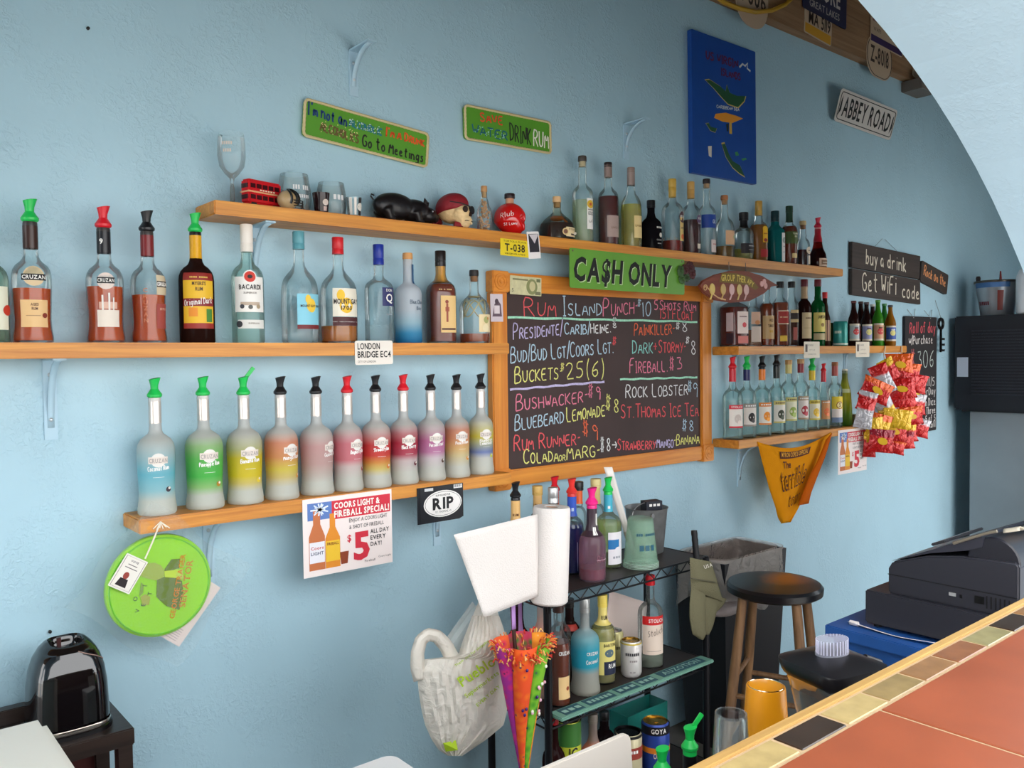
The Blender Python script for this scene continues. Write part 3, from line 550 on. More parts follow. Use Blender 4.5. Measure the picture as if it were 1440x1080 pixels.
# abbey road
s = sign('street_sign', 'white black-bordered street sign reading ABBEY ROAD, tilted on the wall', 'sign', 4.40, 2.868, 0.60, 0.163, 1.0, -0.045, 0.004, paint((206, 198, 190), 0.4), 0.018, lean=15)
mb = MB(); P0 = rrect(-0.288, 0.288, -0.067, 0.067, 0.016); mb.tube([(x, -0.0004, z) for x, z in P0], 0.0022, 4, True); mb.build('border_line', paint(BLACK), s)
words(s, [("ABBEY ROAD", 0.0, -0.045, 0.092, 0.50, BLACK)]); MB().box(-0.02, 0.02, 0.004, 0.046, -0.02, 0.02).build('standoff', METAL, s)
for sx_ in (-1, 1): patch(s, [(sx_ * 0.262, -0.05), (sx_ * 0.282, -0.02), (sx_ * 0.276, 0.05), (sx_ * 0.268, 0.03)] if sx_ > 0 else [(sx_ * 0.282, -0.05), (sx_ * 0.262, -0.02), (sx_ * 0.268, 0.05), (sx_ * 0.276, 0.03)], BLACK, 'end_ornament')
# buy a drink sign: two dark planks
w = thing('wifi_sign', 'dark two-plank chalk sign reading buy a drink, get WiFi code', 'sign', (4.685, -0.0212, 2.037), (0, rad(1.8), 0))
DK = wood((46, 36, 32), (66, 54, 48), 'X', 0.8, 0.7)
MB().prism([(-0.40, 0.004), (0.385, 0.004), (0.392, 0.14), (-0.402, 0.14)], 0, 0.02).build('plank', DK, w, bevel=0.002)
MB().prism([(-0.395, -0.142), (0.405, -0.145), (0.395, -0.002), (-0.398, -0.002)], 0, 0.02).build('plank', DK, w, bevel=0.002)
CH = (216, 206, 186)
scrawl(w, [("buy a", -0.255, 0.034, -0.055, 0.032, 0.075, CH), ("drink", -0.015, 0.032, 0.215, 0.030, 0.075, CH), ("Get WiFi", -0.290, -0.115, 0.100, -0.110, 0.100, CH), ("code", 0.165, -0.118, 0.385, -0.120, 0.075, CH)], 0.009, small=1.0)
mb = MB(); mb.tube([(-0.16, 0.0, 0.138), (-0.05, 0.012, 0.195)], 0.0012, 5); mb.tube([(0.10, 0.0, 0.138), (-0.02, 0.012, 0.195)], 0.0012, 5); mb.build('hanging_wire', paint((120, 124, 126), 0.4, 0.7), w)
s = sign('plank_sign', 'small tilted dark plank sign with orange scrawl beside the WiFi sign', 'sign', 5.276, 2.046, 0.366, 0.125, 10.8, -0.0192, 0.018, DK, 0.012)
scrawl(s, [("Rock on the", -0.150, -0.020, 0.150, -0.020, 0.062, (224, 150, 96))], 0.007)
# roll of the day board
s = sign('special_chalkboard', 'tall narrow frameless chalkboard hung behind the bags of chips', 'chalkboard', 5.105, 1.462, 0.41, 0.69, 0.0, -0.0172, 0.016, paint((38, 34, 36), 0.7, vary=0.2, vscale=6), 0.01)
scrawl(s, [("Roll of day", -0.15, 0.245, 0.185, 0.250, 0.062, (206, 84, 92)), ("w/Purchase", -0.16, 0.180, 0.150, 0.185, 0.050, (206, 196, 192))], 0.007, small=1)
scrawl(s, [("$", -0.155, 0.035, -0.08, 0.035, 0.110, (190, 96, 100)), ("306", -0.055, 0.035, 0.165, 0.040, 0.105, (176, 186, 180)), ("Per Roll/5", -0.15, -0.075, 0.18, -0.070, 0.05, (200, 194, 190)), ("35/PerDay", -0.08, -0.130, 0.19, -0.125, 0.045, (200, 194, 190)),
  ("5 Known Dice", -0.10, -0.195, 0.19, -0.190, 0.045, (206, 200, 196)), ("One to Three", -0.09, -0.245, 0.19, -0.240, 0.042, (206, 200, 196)), ("House-5 of 5", -0.10, -0.290, 0.19, -0.285, 0.036, (206, 200, 196)), ("6FreeRoll", -0.06, -0.330, 0.19, -0.325, 0.036, (206, 200, 196))], 0.006, small=1)
mb = MB()
for xx in (-0.10, 0.12): mb.tube([(xx, -0.001, 0.335), (xx - 0.05, 0.014, 0.385)], 0.0015, 5); mb.tube([(xx, -0.001, 0.335), (xx + 0.05, 0.014, 0.39)], 0.0015, 5)
mb.build('hanging_wire', paint((150, 150, 146), 0.4, 0.6), s)
kx = at(1319, 470, -0.03)
k_ = thing('key_ornament', 'black metal key ornament hanging at the edge of the narrow chalkboard', 'ornament', (kx.x + 0.05, -0.0255, kx.z - 0.09))
mb = MB(); T = Matrix.Translation((0, 0, 0.155)); mb.tube([(0.03 * cos(2 * pi * q / 16), 0, 0.03 * sin(2 * pi * q / 16)) for q in range(16)], 0.009, 8, True, T); mb.build('bow', paint(BLACK, 0.35), k_)
MB().box(-0.006, 0.006, -0.006, 0.006, -0.02, 0.127).build('shank', paint(BLACK, 0.35), k_, bevel=0.002)
for zz in (-0.015, 0.02, 0.055): MB().box(0.006, 0.045, -0.005, 0.005, zz, zz + 0.013).build('bit', paint(BLACK, 0.35), k_)
mb = MB(); mb.tube([(0, 0, 0.19), (-0.02, 0.026, 0.30)], 0.0014, 5); mb.build('string', paint((120, 120, 116)), k_)
# cash only
s = sign('cash_sign', 'green tin sign reading CA$H ONLY fixed over the chalkboard frame', 'sign', 2.412, 1.912, 0.64, 0.142, 0.2, -0.1432, 0.003, paint((98, 152, 52), 0.45, vary=0.05), 0.008)
for tx, u, wd in (("CA$H", -0.170, 0.255), ("ONLY", 0.115, 0.250)):
    mb = MB(); letters(mb, tx, plane(-0.0012), u - 0.008, -0.042, 0.080, wd, 'c', 2, 0.10); mb.build('lettering', paint((24, 26, 22), 0.6), s, smooth=0)
    mb = MB(); letters(mb, tx, plane(-0.0007), u - 0.0045, -0.045, 0.080, wd, 'c', 2, 0.10); mb.build('lettering_shade', paint((190, 210, 160), 0.6), s, smooth=0)
for xx in (-0.305, 0.305): MB().lathe([(0.004, 0), (0.003, 0.002)], 8, T=Matrix.Translation((xx, 0, 0.062)) @ Matrix.Rotation(pi / 2, 4, 'X')).build('screw', paint((120, 110, 90), 0.4, 0.6), s)
fl = thing('flower_ornament', 'dark green and maroon flower ornament at the edge of the cash sign', 'ornament', (2.73, -0.148, 1.922))
for q, (dx, dz, r_, c) in enumerate(((0.0, 0.02, 0.022, (70, 34, 34)), (0.03, 0.03, 0.026, (66, 28, 30)), (-0.028, 0.012, 0.022, (56, 84, 44)), (-0.02, -0.02, 0.020, (62, 92, 48)), (0.045, 0.005, 0.022, (74, 34, 36)), (0.01, -0.012, 0.018, (50, 72, 40)))):
    mb = MB()
    for k in range(6):
        a = k * pi / 3 + q; mb.ball((dx + r_ * .55 * cos(a), -0.002 * (k % 2), dz + r_ * .55 * sin(a)), r_ * .5, r_ * .3, r_ * .5, 8, 6)
    mb.ball((dx, -0.008, dz), r_ * .35, None, None, 8, 6); mb.build('petals', paint(c, 0.6), fl)
# fish plaque
f_ = thing('fish_plaque', 'carved wooden fish-shaped plaque reading GROUP THERAPY', 'plaque', (3.09, -0.152, 1.887), (0, rad(-1.5), 0))
out = [(-0.275, 0.0), (-0.25, -0.028), (-0.17, -0.058), (-0.05, -0.068), (0.08, -0.060), (0.19, -0.026), (0.25, 0.006), (0.305, 0.012), (0.26, 0.026), (0.18, 0.052), (0.06, 0.070), (-0.06, 0.068), (-0.17, 0.048), (-0.25, 0.022)]
MB().prism(out, 0.0, 0.012).build('body', wood((106, 40, 20), (140, 64, 36), 'X', 1.0, 0.6), f_, bevel=0.004)
patch(f_, [(-0.14, 0.018), (-0.04, 0.014), (0.06, 0.008), (0.12, -0.012), (0.145, 0.0), (0.08, 0.045), (-0.02, 0.058), (-0.12, 0.058)], (122, 96, 30), 'banner')
words(f_, [("GROUP", -0.078, 0.024, 0.026, 0.095, (232, 204, 96)), ("THER", 0.014, 0.021, 0.027, 0.066, (232, 204, 96), 1, 'c', -6), ("APY", 0.078, 0.008, 0.024, 0.050, (232, 204, 96), 1, 'c', -24)], y=-0.0014)
for k, (dx, c) in enumerate(((-0.19, (226, 196, 100)), (-0.115, (206, 168, 92)), (-0.055, (222, 176, 170)), (0.0, (206, 176, 100)), (0.05, (214, 168, 160)))):
    mb = MB(); mb.prism(ell(dx, -0.012, 0.019, 0.024, 16), -0.003, 0.0); mb.prism([(dx - 0.005, -0.032), (dx + 0.005, -0.032), (dx + 0.012 - 0.02, -0.056), (dx - 0.02, -0.056)][::1], -0.0025, 0.0); mb.build('carved_glass', paint(c, 0.45), f_, bevel=0.001)
for dx, dz in ((0.165, 0.016), (0.185, 0.026), (0.195, 0.008)): MB().prism(ell(dx, dz, 0.013, 0.013, 12), -0.004, 0.0).build('carved_flower', paint((226, 168, 160), 0.45), f_)
mb = MB(); mb.tube([(-0.235 + 0.014 * cos(a) * (1 - a / 14), -0.001, -0.008 + 0.014 * sin(a) * (1 - a / 14)) for a in [q * 0.5 for q in range(20)]] , 0.0022, 6)
mb.tube([(-0.222, -0.001, -0.006), (-0.19, -0.001, -0.030), (-0.15, -0.001, -0.048), (-0.10, -0.001, -0.056)], 0.0028, 6); mb.build('carved_scroll', paint((224, 182, 130), 0.45), f_)
mb = MB()
for xx in (-.06, .06): mb.tube([(xx, .006, .060), (xx, .007, .106)], .0016, 6)
mb.build('hanging_wire', paint((120, 110, 100), .4, .6), f_)   # hooked under the shelf edge
# yellow plate, polaroid, banknote, photo strip
s = sign('licence_plate', 'small yellow licence plate reading T-038 on the upper shelf edge', 'plate', 1.838, 1.964, 0.124, 0.056, 0.5, -0.1425, 0.002, paint((232, 206, 40), 0.4), 0.003)
words(s, [("T-038", 0.0, -0.012, 0.024, 0.088, BLACK), ("TORTOLA PLATE", 0.0, 0.018, 0.0055, 0.10, BLACK, 0), ("VIRGIN ISLANDS", 0.0, -0.023, 0.0055, 0.09, BLACK, 0)])
s = sign('instant_photo', 'instant photo with white border stuck to the shelf edge beside the yellow plate', 'photo', 1.922, 1.980, 0.055, 0.092, -6, -0.1438, 0.001, paint((236, 230, 228), 0.35), 0.001)
patch(s, rect(-0.021, 0.023, -0.024, 0.038), (40, 36, 44), 'picture'); patch(s, [(-0.018, 0.036), (0.004, 0.005), (0.02, 0.03), (0.021, 0.037)], (206, 196, 200), 'sky_patch', -0.0009)
s = sign('banknote', 'old pale green banknote with a portrait pinned to the chalkboard frame', 'banknote', 1.978, 1.851, 0.148, 0.066, 1.2, -0.0352, 0.0008, paint((206, 200, 158), 0.7, vary=0.12, vscale=60), 0.002)
patch(s, ell(0.028, -0.002, 0.026, 0.028), (138, 142, 96), 'portrait_ground'); patch(s, ell(0.030, 0.000, 0.014, 0.018), (206, 196, 150), 'portrait', -0.0009); patch(s, rect(-0.062, 0.01, 0.018, 0.024), (130, 128, 92), 'print_line'); patch(s, rect(0.05, 0.068, 0.016, 0.028), (112, 118, 84), 'print_line'); patch(s, rect(0.044, 0.07, -0.03, -0.018), (120, 120, 90), 'print_line'); words(s, [("5", -0.062, -0.024, 0.012, None, (110, 104, 80))])
s = sign('photo_print', 'small black-and-white photo stuck on the upright of the chalkboard frame', 'photo', 1.843, 1.769, 0.055, 0.096, -1, -0.0352, 0.0008, paint((214, 200, 206), 0.4), 0.001)
patch(s, [(-0.02, -0.03), (0.022, -0.03), (0.018, 0.012), (0.004, 0.028), (-0.010, 0.012)], (104, 84, 96), 'picture_figure'); patch(s, ell(0.0, 0.022, 0.008, 0.010, 12), (80, 64, 74), 'picture_head', -0.0009); patch(s, rect(-0.012, 0.012, -0.02, 0.008), (226, 212, 216), 'picture_light', -0.0012)
# london bridge card, two price cards
s = sign('street_name_card', 'white enamel card reading LONDON BRIDGE EC4 on the shelf edge', 'sign', 1.289, 1.616, 0.128, 0.071, -0.5, -0.1425, 0.002, paint((228, 220, 210), 0.4), 0.006)
words(s, [("LONDON", -0.056, 0.010, 0.018, 0.075, BLACK, 1, 'l'), ("BRIDGE EC4", -0.056, -0.014, 0.018, 0.112, BLACK, 1, 'l'), ("CITY OF LONDON", -0.056, -0.029, 0.006, 0.06, (90, 84, 80), 0, 'l')])
for X, lb in ((3.688, 'small white printed card on the shelf edge under the green whiskey bottle'), (4.172, 'small white printed card on the shelf edge under the brown beer bottles')):
    s = sign('menu_card', lb, 'card', X, 1.614, 0.138, 0.078, 0, -0.1416, 0.0015, paint((232, 220, 200), 0.5), 0.005)
    words(s, [("PUB SIGNS", -0.02, 0.018, 0.008, 0.06, (130, 120, 110), 0), ("CITY OF", 0.0, -0.004, 0.006, 0.05, (150, 140, 130), 0), ("LONDON", 0.0, -0.024, 0.006, 0.07, (150, 140, 130), 0)]); patch(s, rect(-0.058, -0.04, -0.01, 0.026), (96, 84, 80), 'emblem')
# beer special posters
def poster(cx_, cz_, w, h, label, Y, tilt=0.0):
    s = sign('drink_poster', label, 'poster', cx_, cz_, w, h, tilt, Y, 0.0008, paint((240, 226, 222), 0.5), 0.001, part='paper')
    k = w / 0.29; RED = (206, 44, 62); X0 = -w / 2; Z1 = h / 2
    def R(a, b, c, d): return rect(X0 + a * w, X0 + b * w, Z1 - d * h, Z1 - c * h)
    patch(s, R(.31, .98, .06, .30), RED, 'red_banner'); p = patch(s, R(.05, .31, .06, .28), (92, 124, 186), 'ice_picture', rough=0.4)
    for q in range(14):
        a = q * 2 * pi / 14; mb = MB(); cxp, czp = X0 + .18 * w, Z1 - .15 * h; ribbon(mb, [(cxp, czp), (cxp + .1 * w * cos(a) * (.6 + .4 * (q % 2)), czp + .08 * h * sin(a))], plane(-0.0012), 0.004 * k); mb.build('ice_ray', paint((222, 232, 244)), s, smooth=0)
    def L(tx, x_, y_, hh, wd, c, bold=1, al='l', ro=0): return (tx, X0 + x_ * w, Z1 - y_ * h, hh * h, wd * w, c, bold, al, ro)
    words(s, [L("COORS LIGHT &", .335, .165, .075, .52, WHITE, 2), L("FIREBALL SPECIAL!", .335, .275, .080, .63, WHITE, 2), L("ENJOY A COORS LIGHT", .50, .37, .05, .44, (60, 56, 60), 0), L("& SHOT OF FIREBALL", .50, .46, .05, .40, (60, 56, 60), 0), L("$", .475, .62, .085, .045, RED), L("5", .545, .87, .34, .185, RED, 2), L("ALL DAY", .74, .56, .055, .22, (40, 36, 40)), L("EVERY", .74, .645, .055, .18, (40, 36, 40)), L("DAY!", .74, .73, .055, .13, (40, 36, 40)), L("Fireball", .67, .93, .03, .12, (70, 60, 60), 0), L("Coors Light", .83, .90, .025, .15, (70, 60, 60), 0)], y=-0.0013)
    def bot(cx0, base, bw, bh, nk, c, lab, labc, txt):
        cxp = X0 + cx0 * w; zb = Z1 - base * h; b2 = bw * w / 2; n2 = nk * w / 2; H = bh * h
        patch(s, [(cxp - b2, zb), (cxp + b2, zb), (cxp + b2, zb + H * .55), (cxp + n2, zb + H * .75), (cxp + n2, zb + H), (cxp - n2, zb + H), (cxp - n2, zb + H * .75), (cxp - b2, zb + H * .55)], c, 'printed_bottle', -0.001)
        patch(s, rect(cxp - b2 * .95, cxp + b2 * .95, zb + H * lab[0], zb + H * lab[1]), labc, 'printed_bottle_label', -0.0014); words(s, [(t_, cxp, zb + H * (lab[0] + q_), H * .05, b2 * 1.6, tc) for t_, q_, tc in txt], y=-0.0019)
    bot(.145, .92, .17, .78, .075, (196, 112, 66), (.12, .46), (232, 230, 236), [("Coors", .22, (196, 40, 50)), ("LIGHT", .13, (70, 80, 110))]); bot(.315, .92, .16, .70, .06, (224, 140, 40), (.12, .50), (236, 190, 50), [("FIREBALL", .30, (120, 40, 20))])
    patch(s, [(X0 + .405 * w, Z1 - .90 * h), (X0 + .475 * w, Z1 - .90 * h), (X0 + .49 * w, Z1 - .74 * h), (X0 + .39 * w, Z1 - .74 * h)], (140, 62, 34), 'printed_shot', -0.001)
    return s
poster(1.195, 1.094, 0.290, 0.222, 'white beer-and-whiskey special poster with a big red 5 hung below the flavoured rums', -0.1425)
poster(4.07, 1.100, 0.285, 0.222, 'second beer-and-whiskey special poster hung beside the bags of chips', -0.1425)
# RIP sticker card pack
s = thing('sticker_pack', 'stack of black cards with a white oval RIP sticker hung on the shelf edge', 'stickers', (1.523, -0.1455, 1.142))
for q in range(4): MB().prism(rect(-0.0825 - 0.003 * q, 0.0825 - 0.004 * q, -0.054 - 0.002 * q, 0.054), 0.003 * q * .3 - 0.0004, 0.003 * q * .3 + 0.0004).build('card', paint((24, 26, 32), 0.35), s)
patch(s, ell(0.003, -0.003, 0.073, 0.042), (236, 232, 228), 'oval', -0.0012); mb = MB(); mb.tube([(x, -0.0016, z) for x, z in ell(0.003, -0.003, 0.068, 0.0375)], 0.0006, 4, True); mb.build('oval_line', paint(BLACK), s)
words(s, [("RIP", 0.003, -0.019, 0.034, 0.080, BLACK, 2)], y=-0.0018); words(s, [("RUM ISLAND PUB", 0.003, 0.021, 0.006, 0.055, BLACK, 0), ("ST. THOMAS, VI", 0.003, -0.031, 0.006, 0.06, BLACK, 0)], y=-0.0018)
patch(s, rect(0.045, 0.078, 0.040, 0.052), (228, 226, 226), 'barcode', -0.0012); patch(s, rect(-0.066, -0.034, 0.041, 0.050), (206, 206, 206), 'maker_print', -0.0012)
mb = MB()
for q in range(7): mb.prism(rect(0.047 + 0.0042 * q, 0.0488 + 0.0042 * q, 0.043, 0.0515), -0.0014, -0.0012)
mb.build('barcode_bars', paint(BLACK), s)
# licence plates nailed to the header board
def hplate(px, py, wpx, h, label, poly, mat, tilt=0, Y=-0.0532, name='licence_plate'):
    p = at(px, py, Y); t = thing(name, label, 'plate', (p.x, Y, p.z), (0, rad(tilt), 0)); MB().prism(poly, 0, 0.003).build('plate', mat, t); return t
PW = paint((196, 172, 146), 0.45)
t = hplate(1058, -2, 45, .2, 'round-bottomed cream licence plate ending 7606 behind a yellow cable', rrect(-.125, .125, -.13, .13, .11, 8), PW, 3); words(t, [("7606", 0.01, -0.03, 0.075, 0.19, (60, 46, 40)), ("7-769", 0.0, 0.07, 0.05, 0.19, (60, 46, 40))])
t = hplate(1160, 2, 80, .2, 'navy plate reading GREAT LAKES on the header board', rrect(-.20, .21, -.085, .12, .015), paint((34, 38, 70), 0.4), 2, -0.0567); words(t, [("SHORE", 0.01, 0.0, 0.085, 0.27, (206, 200, 196)), ("GREAT LAKES", 0.0, -0.06, 0.034, 0.28, (200, 196, 190), 0)])
t = hplate(1151, 34, 45, .1, 'cream and yellow licence plate under the navy plate', rrect(-.125, .125, -.075, .06, .012), PW, 4); patch(t, rect(-.118, .118, -.07, -.025), (206, 150, 44), 'yellow_band'); words(t, [("MA 5119", 0.01, -0.018, 0.062, 0.2, (60, 46, 40))], y=-0.0014)
t = hplate(1245, 46, 56, .1, 'cream and purple licence plate reading 7C beside the arch', rrect(-.16, .20, -.085, .09, .012), PW, 2, -0.0567); patch(t, rect(-.155, .195, -.08, -.045), (60, 40, 84), 'purple_band'); words(t, [("7C", 0.11, -0.02, 0.09, 0.11, (50, 40, 40)), ("WAFE", -0.09, -0.02, 0.02, 0.08, (90, 70, 60), 0)])
patch(t, rect(-.14, -.03, .03, .07), (150, 96, 88), 'flag_print'); patch(t, rect(-.14, -.095, .05, .07), (60, 56, 84), 'flag_print', -0.001)
t = hplate(1237, 78, 40, .1, 'round-bottomed cream licence plate reading Z-8018', rrect(-.14, .14, -.125, .10, .10, 8), PW, 2); words(t, [("Z-8018", 0.0, -0.05, 0.085, 0.20, (60, 46, 40))]); mb = MB(); mb.tube([(x, -0.001, z) for x, z in rrect(-.133, .133, -.118, .094, .095, 8)], 0.002, 4, True); mb.build('border_line', paint((60, 46, 40)), t)
t = hplate(1296, 92, 30, .1, 'cream licence plate corner peeping out beside the arch', rrect(-.10, .16, -.09, .10, .012), PW, 5); words(t, [("7-4", 0.03, -0.03, 0.06, 0.16, (90, 60, 50))])
mb = MB(); cp = [at(x, y, -0.066) for x, y in ((1000, -14), (1015, 2), (1040, 12), (1062, 17), (1085, 15), (1105, 6), (1122, -10))]; mb.tube(cp, 0.010, 8); tag(mb.build('cable', paint((196, 150, 40), 0.45)), 'yellow cable looping in front of the round-bottomed plate', 'cable')
cpos = at(1292, 117, -0.06); t = thing('junction_box', 'small grey junction box on the wall top beside the arch', 'junction box', (cpos.x, -0.05, 3.155 - .066)); MB().box(-.09, .10, -.07, .05, 0, .06).build('box', paint((110, 100, 92), 0.5), t, bevel=0.004); MB().box(-.095, .105, -.075, -.069, -.004, .064).build('lid', paint((128, 118, 108), 0.5), t)

# ================================================================== bottles
PROF = {   # (radius as a share of the body radius, or 'n' * neck radius) against height share of the glass
 'cruzan': [(.93, 0), (.99, .012), (.99, .05), (.92, .13), (.90, .2), (.97, .50), (.96, .575), (.90, .62), (.76, .66), (.54, .69), ('n', 1.25, .71), ('n', 1.06, .735), ('n', 1.0, .79), ('n', 1.0, .985), ('n', .9, 1)],
 'std': [(.94, 0), (1, .015), (1, .575), (.97, .62), (.88, .66), (.70, .695), (.48, .722), ('n', 1.15, .752), ('n', 1.0, .79), ('n', 1.0, .985), ('n', .9, 1)],
 'round': [(.92, 0), (.98, .02), (1, .08), (1, .48), (.96, .55), (.86, .605), (.68, .65), (.47, .69), ('n', 1.15, .735), ('n', 1.0, .79), ('n', 1.0, .985), ('n', .9, 1)],
 'tall': [(.94, 0), (1, .015), (1, .58), (.96, .62), (.84, .655), (.6, .685), ('n', 1.15, .71), ('n', 1.0, .74), ('n', 1.0, .985), ('n', .9, 1)],
 'slope': [(.92, 0), (1, .02), (1, .5), (.93, .56), (.62, .68), ('n', 1.4, .76), ('n', 1.05, .84), ('n', 1.0, .985), ('n', .9, 1)],
 'beer': [(.93, 0), (1, .02), (1, .56), (.92, .63), (.6, .74), ('n', 1.2, .82), ('n', 1.0, .9), ('n', 1.0, .96), ('n', 1.15, .965), ('n', 1.15, 1)],
 'box': [(.95, 0), (1, .01), (1, .66), (.96, .69), (.7, .73), ('n', 1.2, .77), ('n', 1.0, .80), ('n', 1.0, .985), ('n', .9, 1)],
 'squat': [(.92, 0), (1, .03), (1, .34), (.95, .42), (.72, .54), (.45, .64), ('n', 1.2, .72), ('n', 1.0, .80), ('n', 1.0, .985), ('n', .9, 1)],
 'taper': [(.90, 0), (1, .02), (.97, .3), (.80, .62), (.55, .74), ('n', 1.15, .82), ('n', 1.0, .86), ('n', 1.0, 1)],
 'bulb': [(.90, 0), (1, .03), (1, .2), (.9, .36), (.62, .5), (.5, .62), ('n', 1.35, .74), ('n', 1.0, .86), ('n', 1.0, 1)]}
def radius_at(prof, z):
    for (r0, z0), (r1, z1) in zip(prof, prof[1:]):
        if z <= z1: return r0 + (r1 - r0) * ((z - z0) / (z1 - z0) if z1 > z0 else 0)
    return prof[-1][0]
def pourer(root, z, c, rn, closed=False, collar=None):
    """plastic bottle pourer: collar, flange and flared spout"""
    p = paint(c, 0.35); k = rn / 0.0135
    MB().lathe([(rn * 1.02, 0), (rn * 1.02, .007 * k), (rn * .92, .012 * k)], 16, T=Matrix.Translation((0, 0, z))).build('pourer_collar', paint(collar or c, 0.3), root)
    mb = MB(); mb.lathe([(rn * .95, .010 * k), (rn * 1.22, .013 * k), (rn * 1.25, .018 * k), (rn * .95, .024 * k), (rn * .62, .031 * k), (rn * .66, .040 * k), (rn * .98, .055 * k), (rn * .7, .056 * k)], 16, T=Matrix.Translation((0, 0, z)))
    for i, (x_, y_, z_) in enumerate(mb.v):
        if z_ > z + .05 * k: mb.v[i] = (x_ + .0015, y_, z_ + (x_ / rn) * .0025 * k)
    po = mb.build('pourer', p, root)
    if closed: MB().box(-rn * .35, rn * .35, -.003, .003, 0, .03 * k, T=Matrix.Translation((rn * .6, 0, z + .055 * k)) @ Matrix.Rotation(rad(38), 4, 'Y')).build('flip_cap', p, po, bevel=.001)
    return po
def skin(prof, sq, eps):
    """bottle skin: (angle from the front, height) -> local point"""
    def put(u, v):
        r = radius_at(prof, v); a = u; q = shape(a, sq); return ((r * q + eps) * sin(a), -(r * q + eps) * cos(a), v)
    return put
def wrap(prof, sq, eps, u0, u1, v0, v1, name, mat, parent, nu=10):
    mb = MB(); f = skin(prof, sq, eps)
    zs = [v0] + [z for _, z in prof if v0 < z < v1] + [v1]
    mb.grid(lambda a, b: f(u0 + (u1 - u0) * a, zs[int(round(b * (len(zs) - 1)))]), nu, len(zs)); return mb.build(name, mat, parent)
BOT = 0
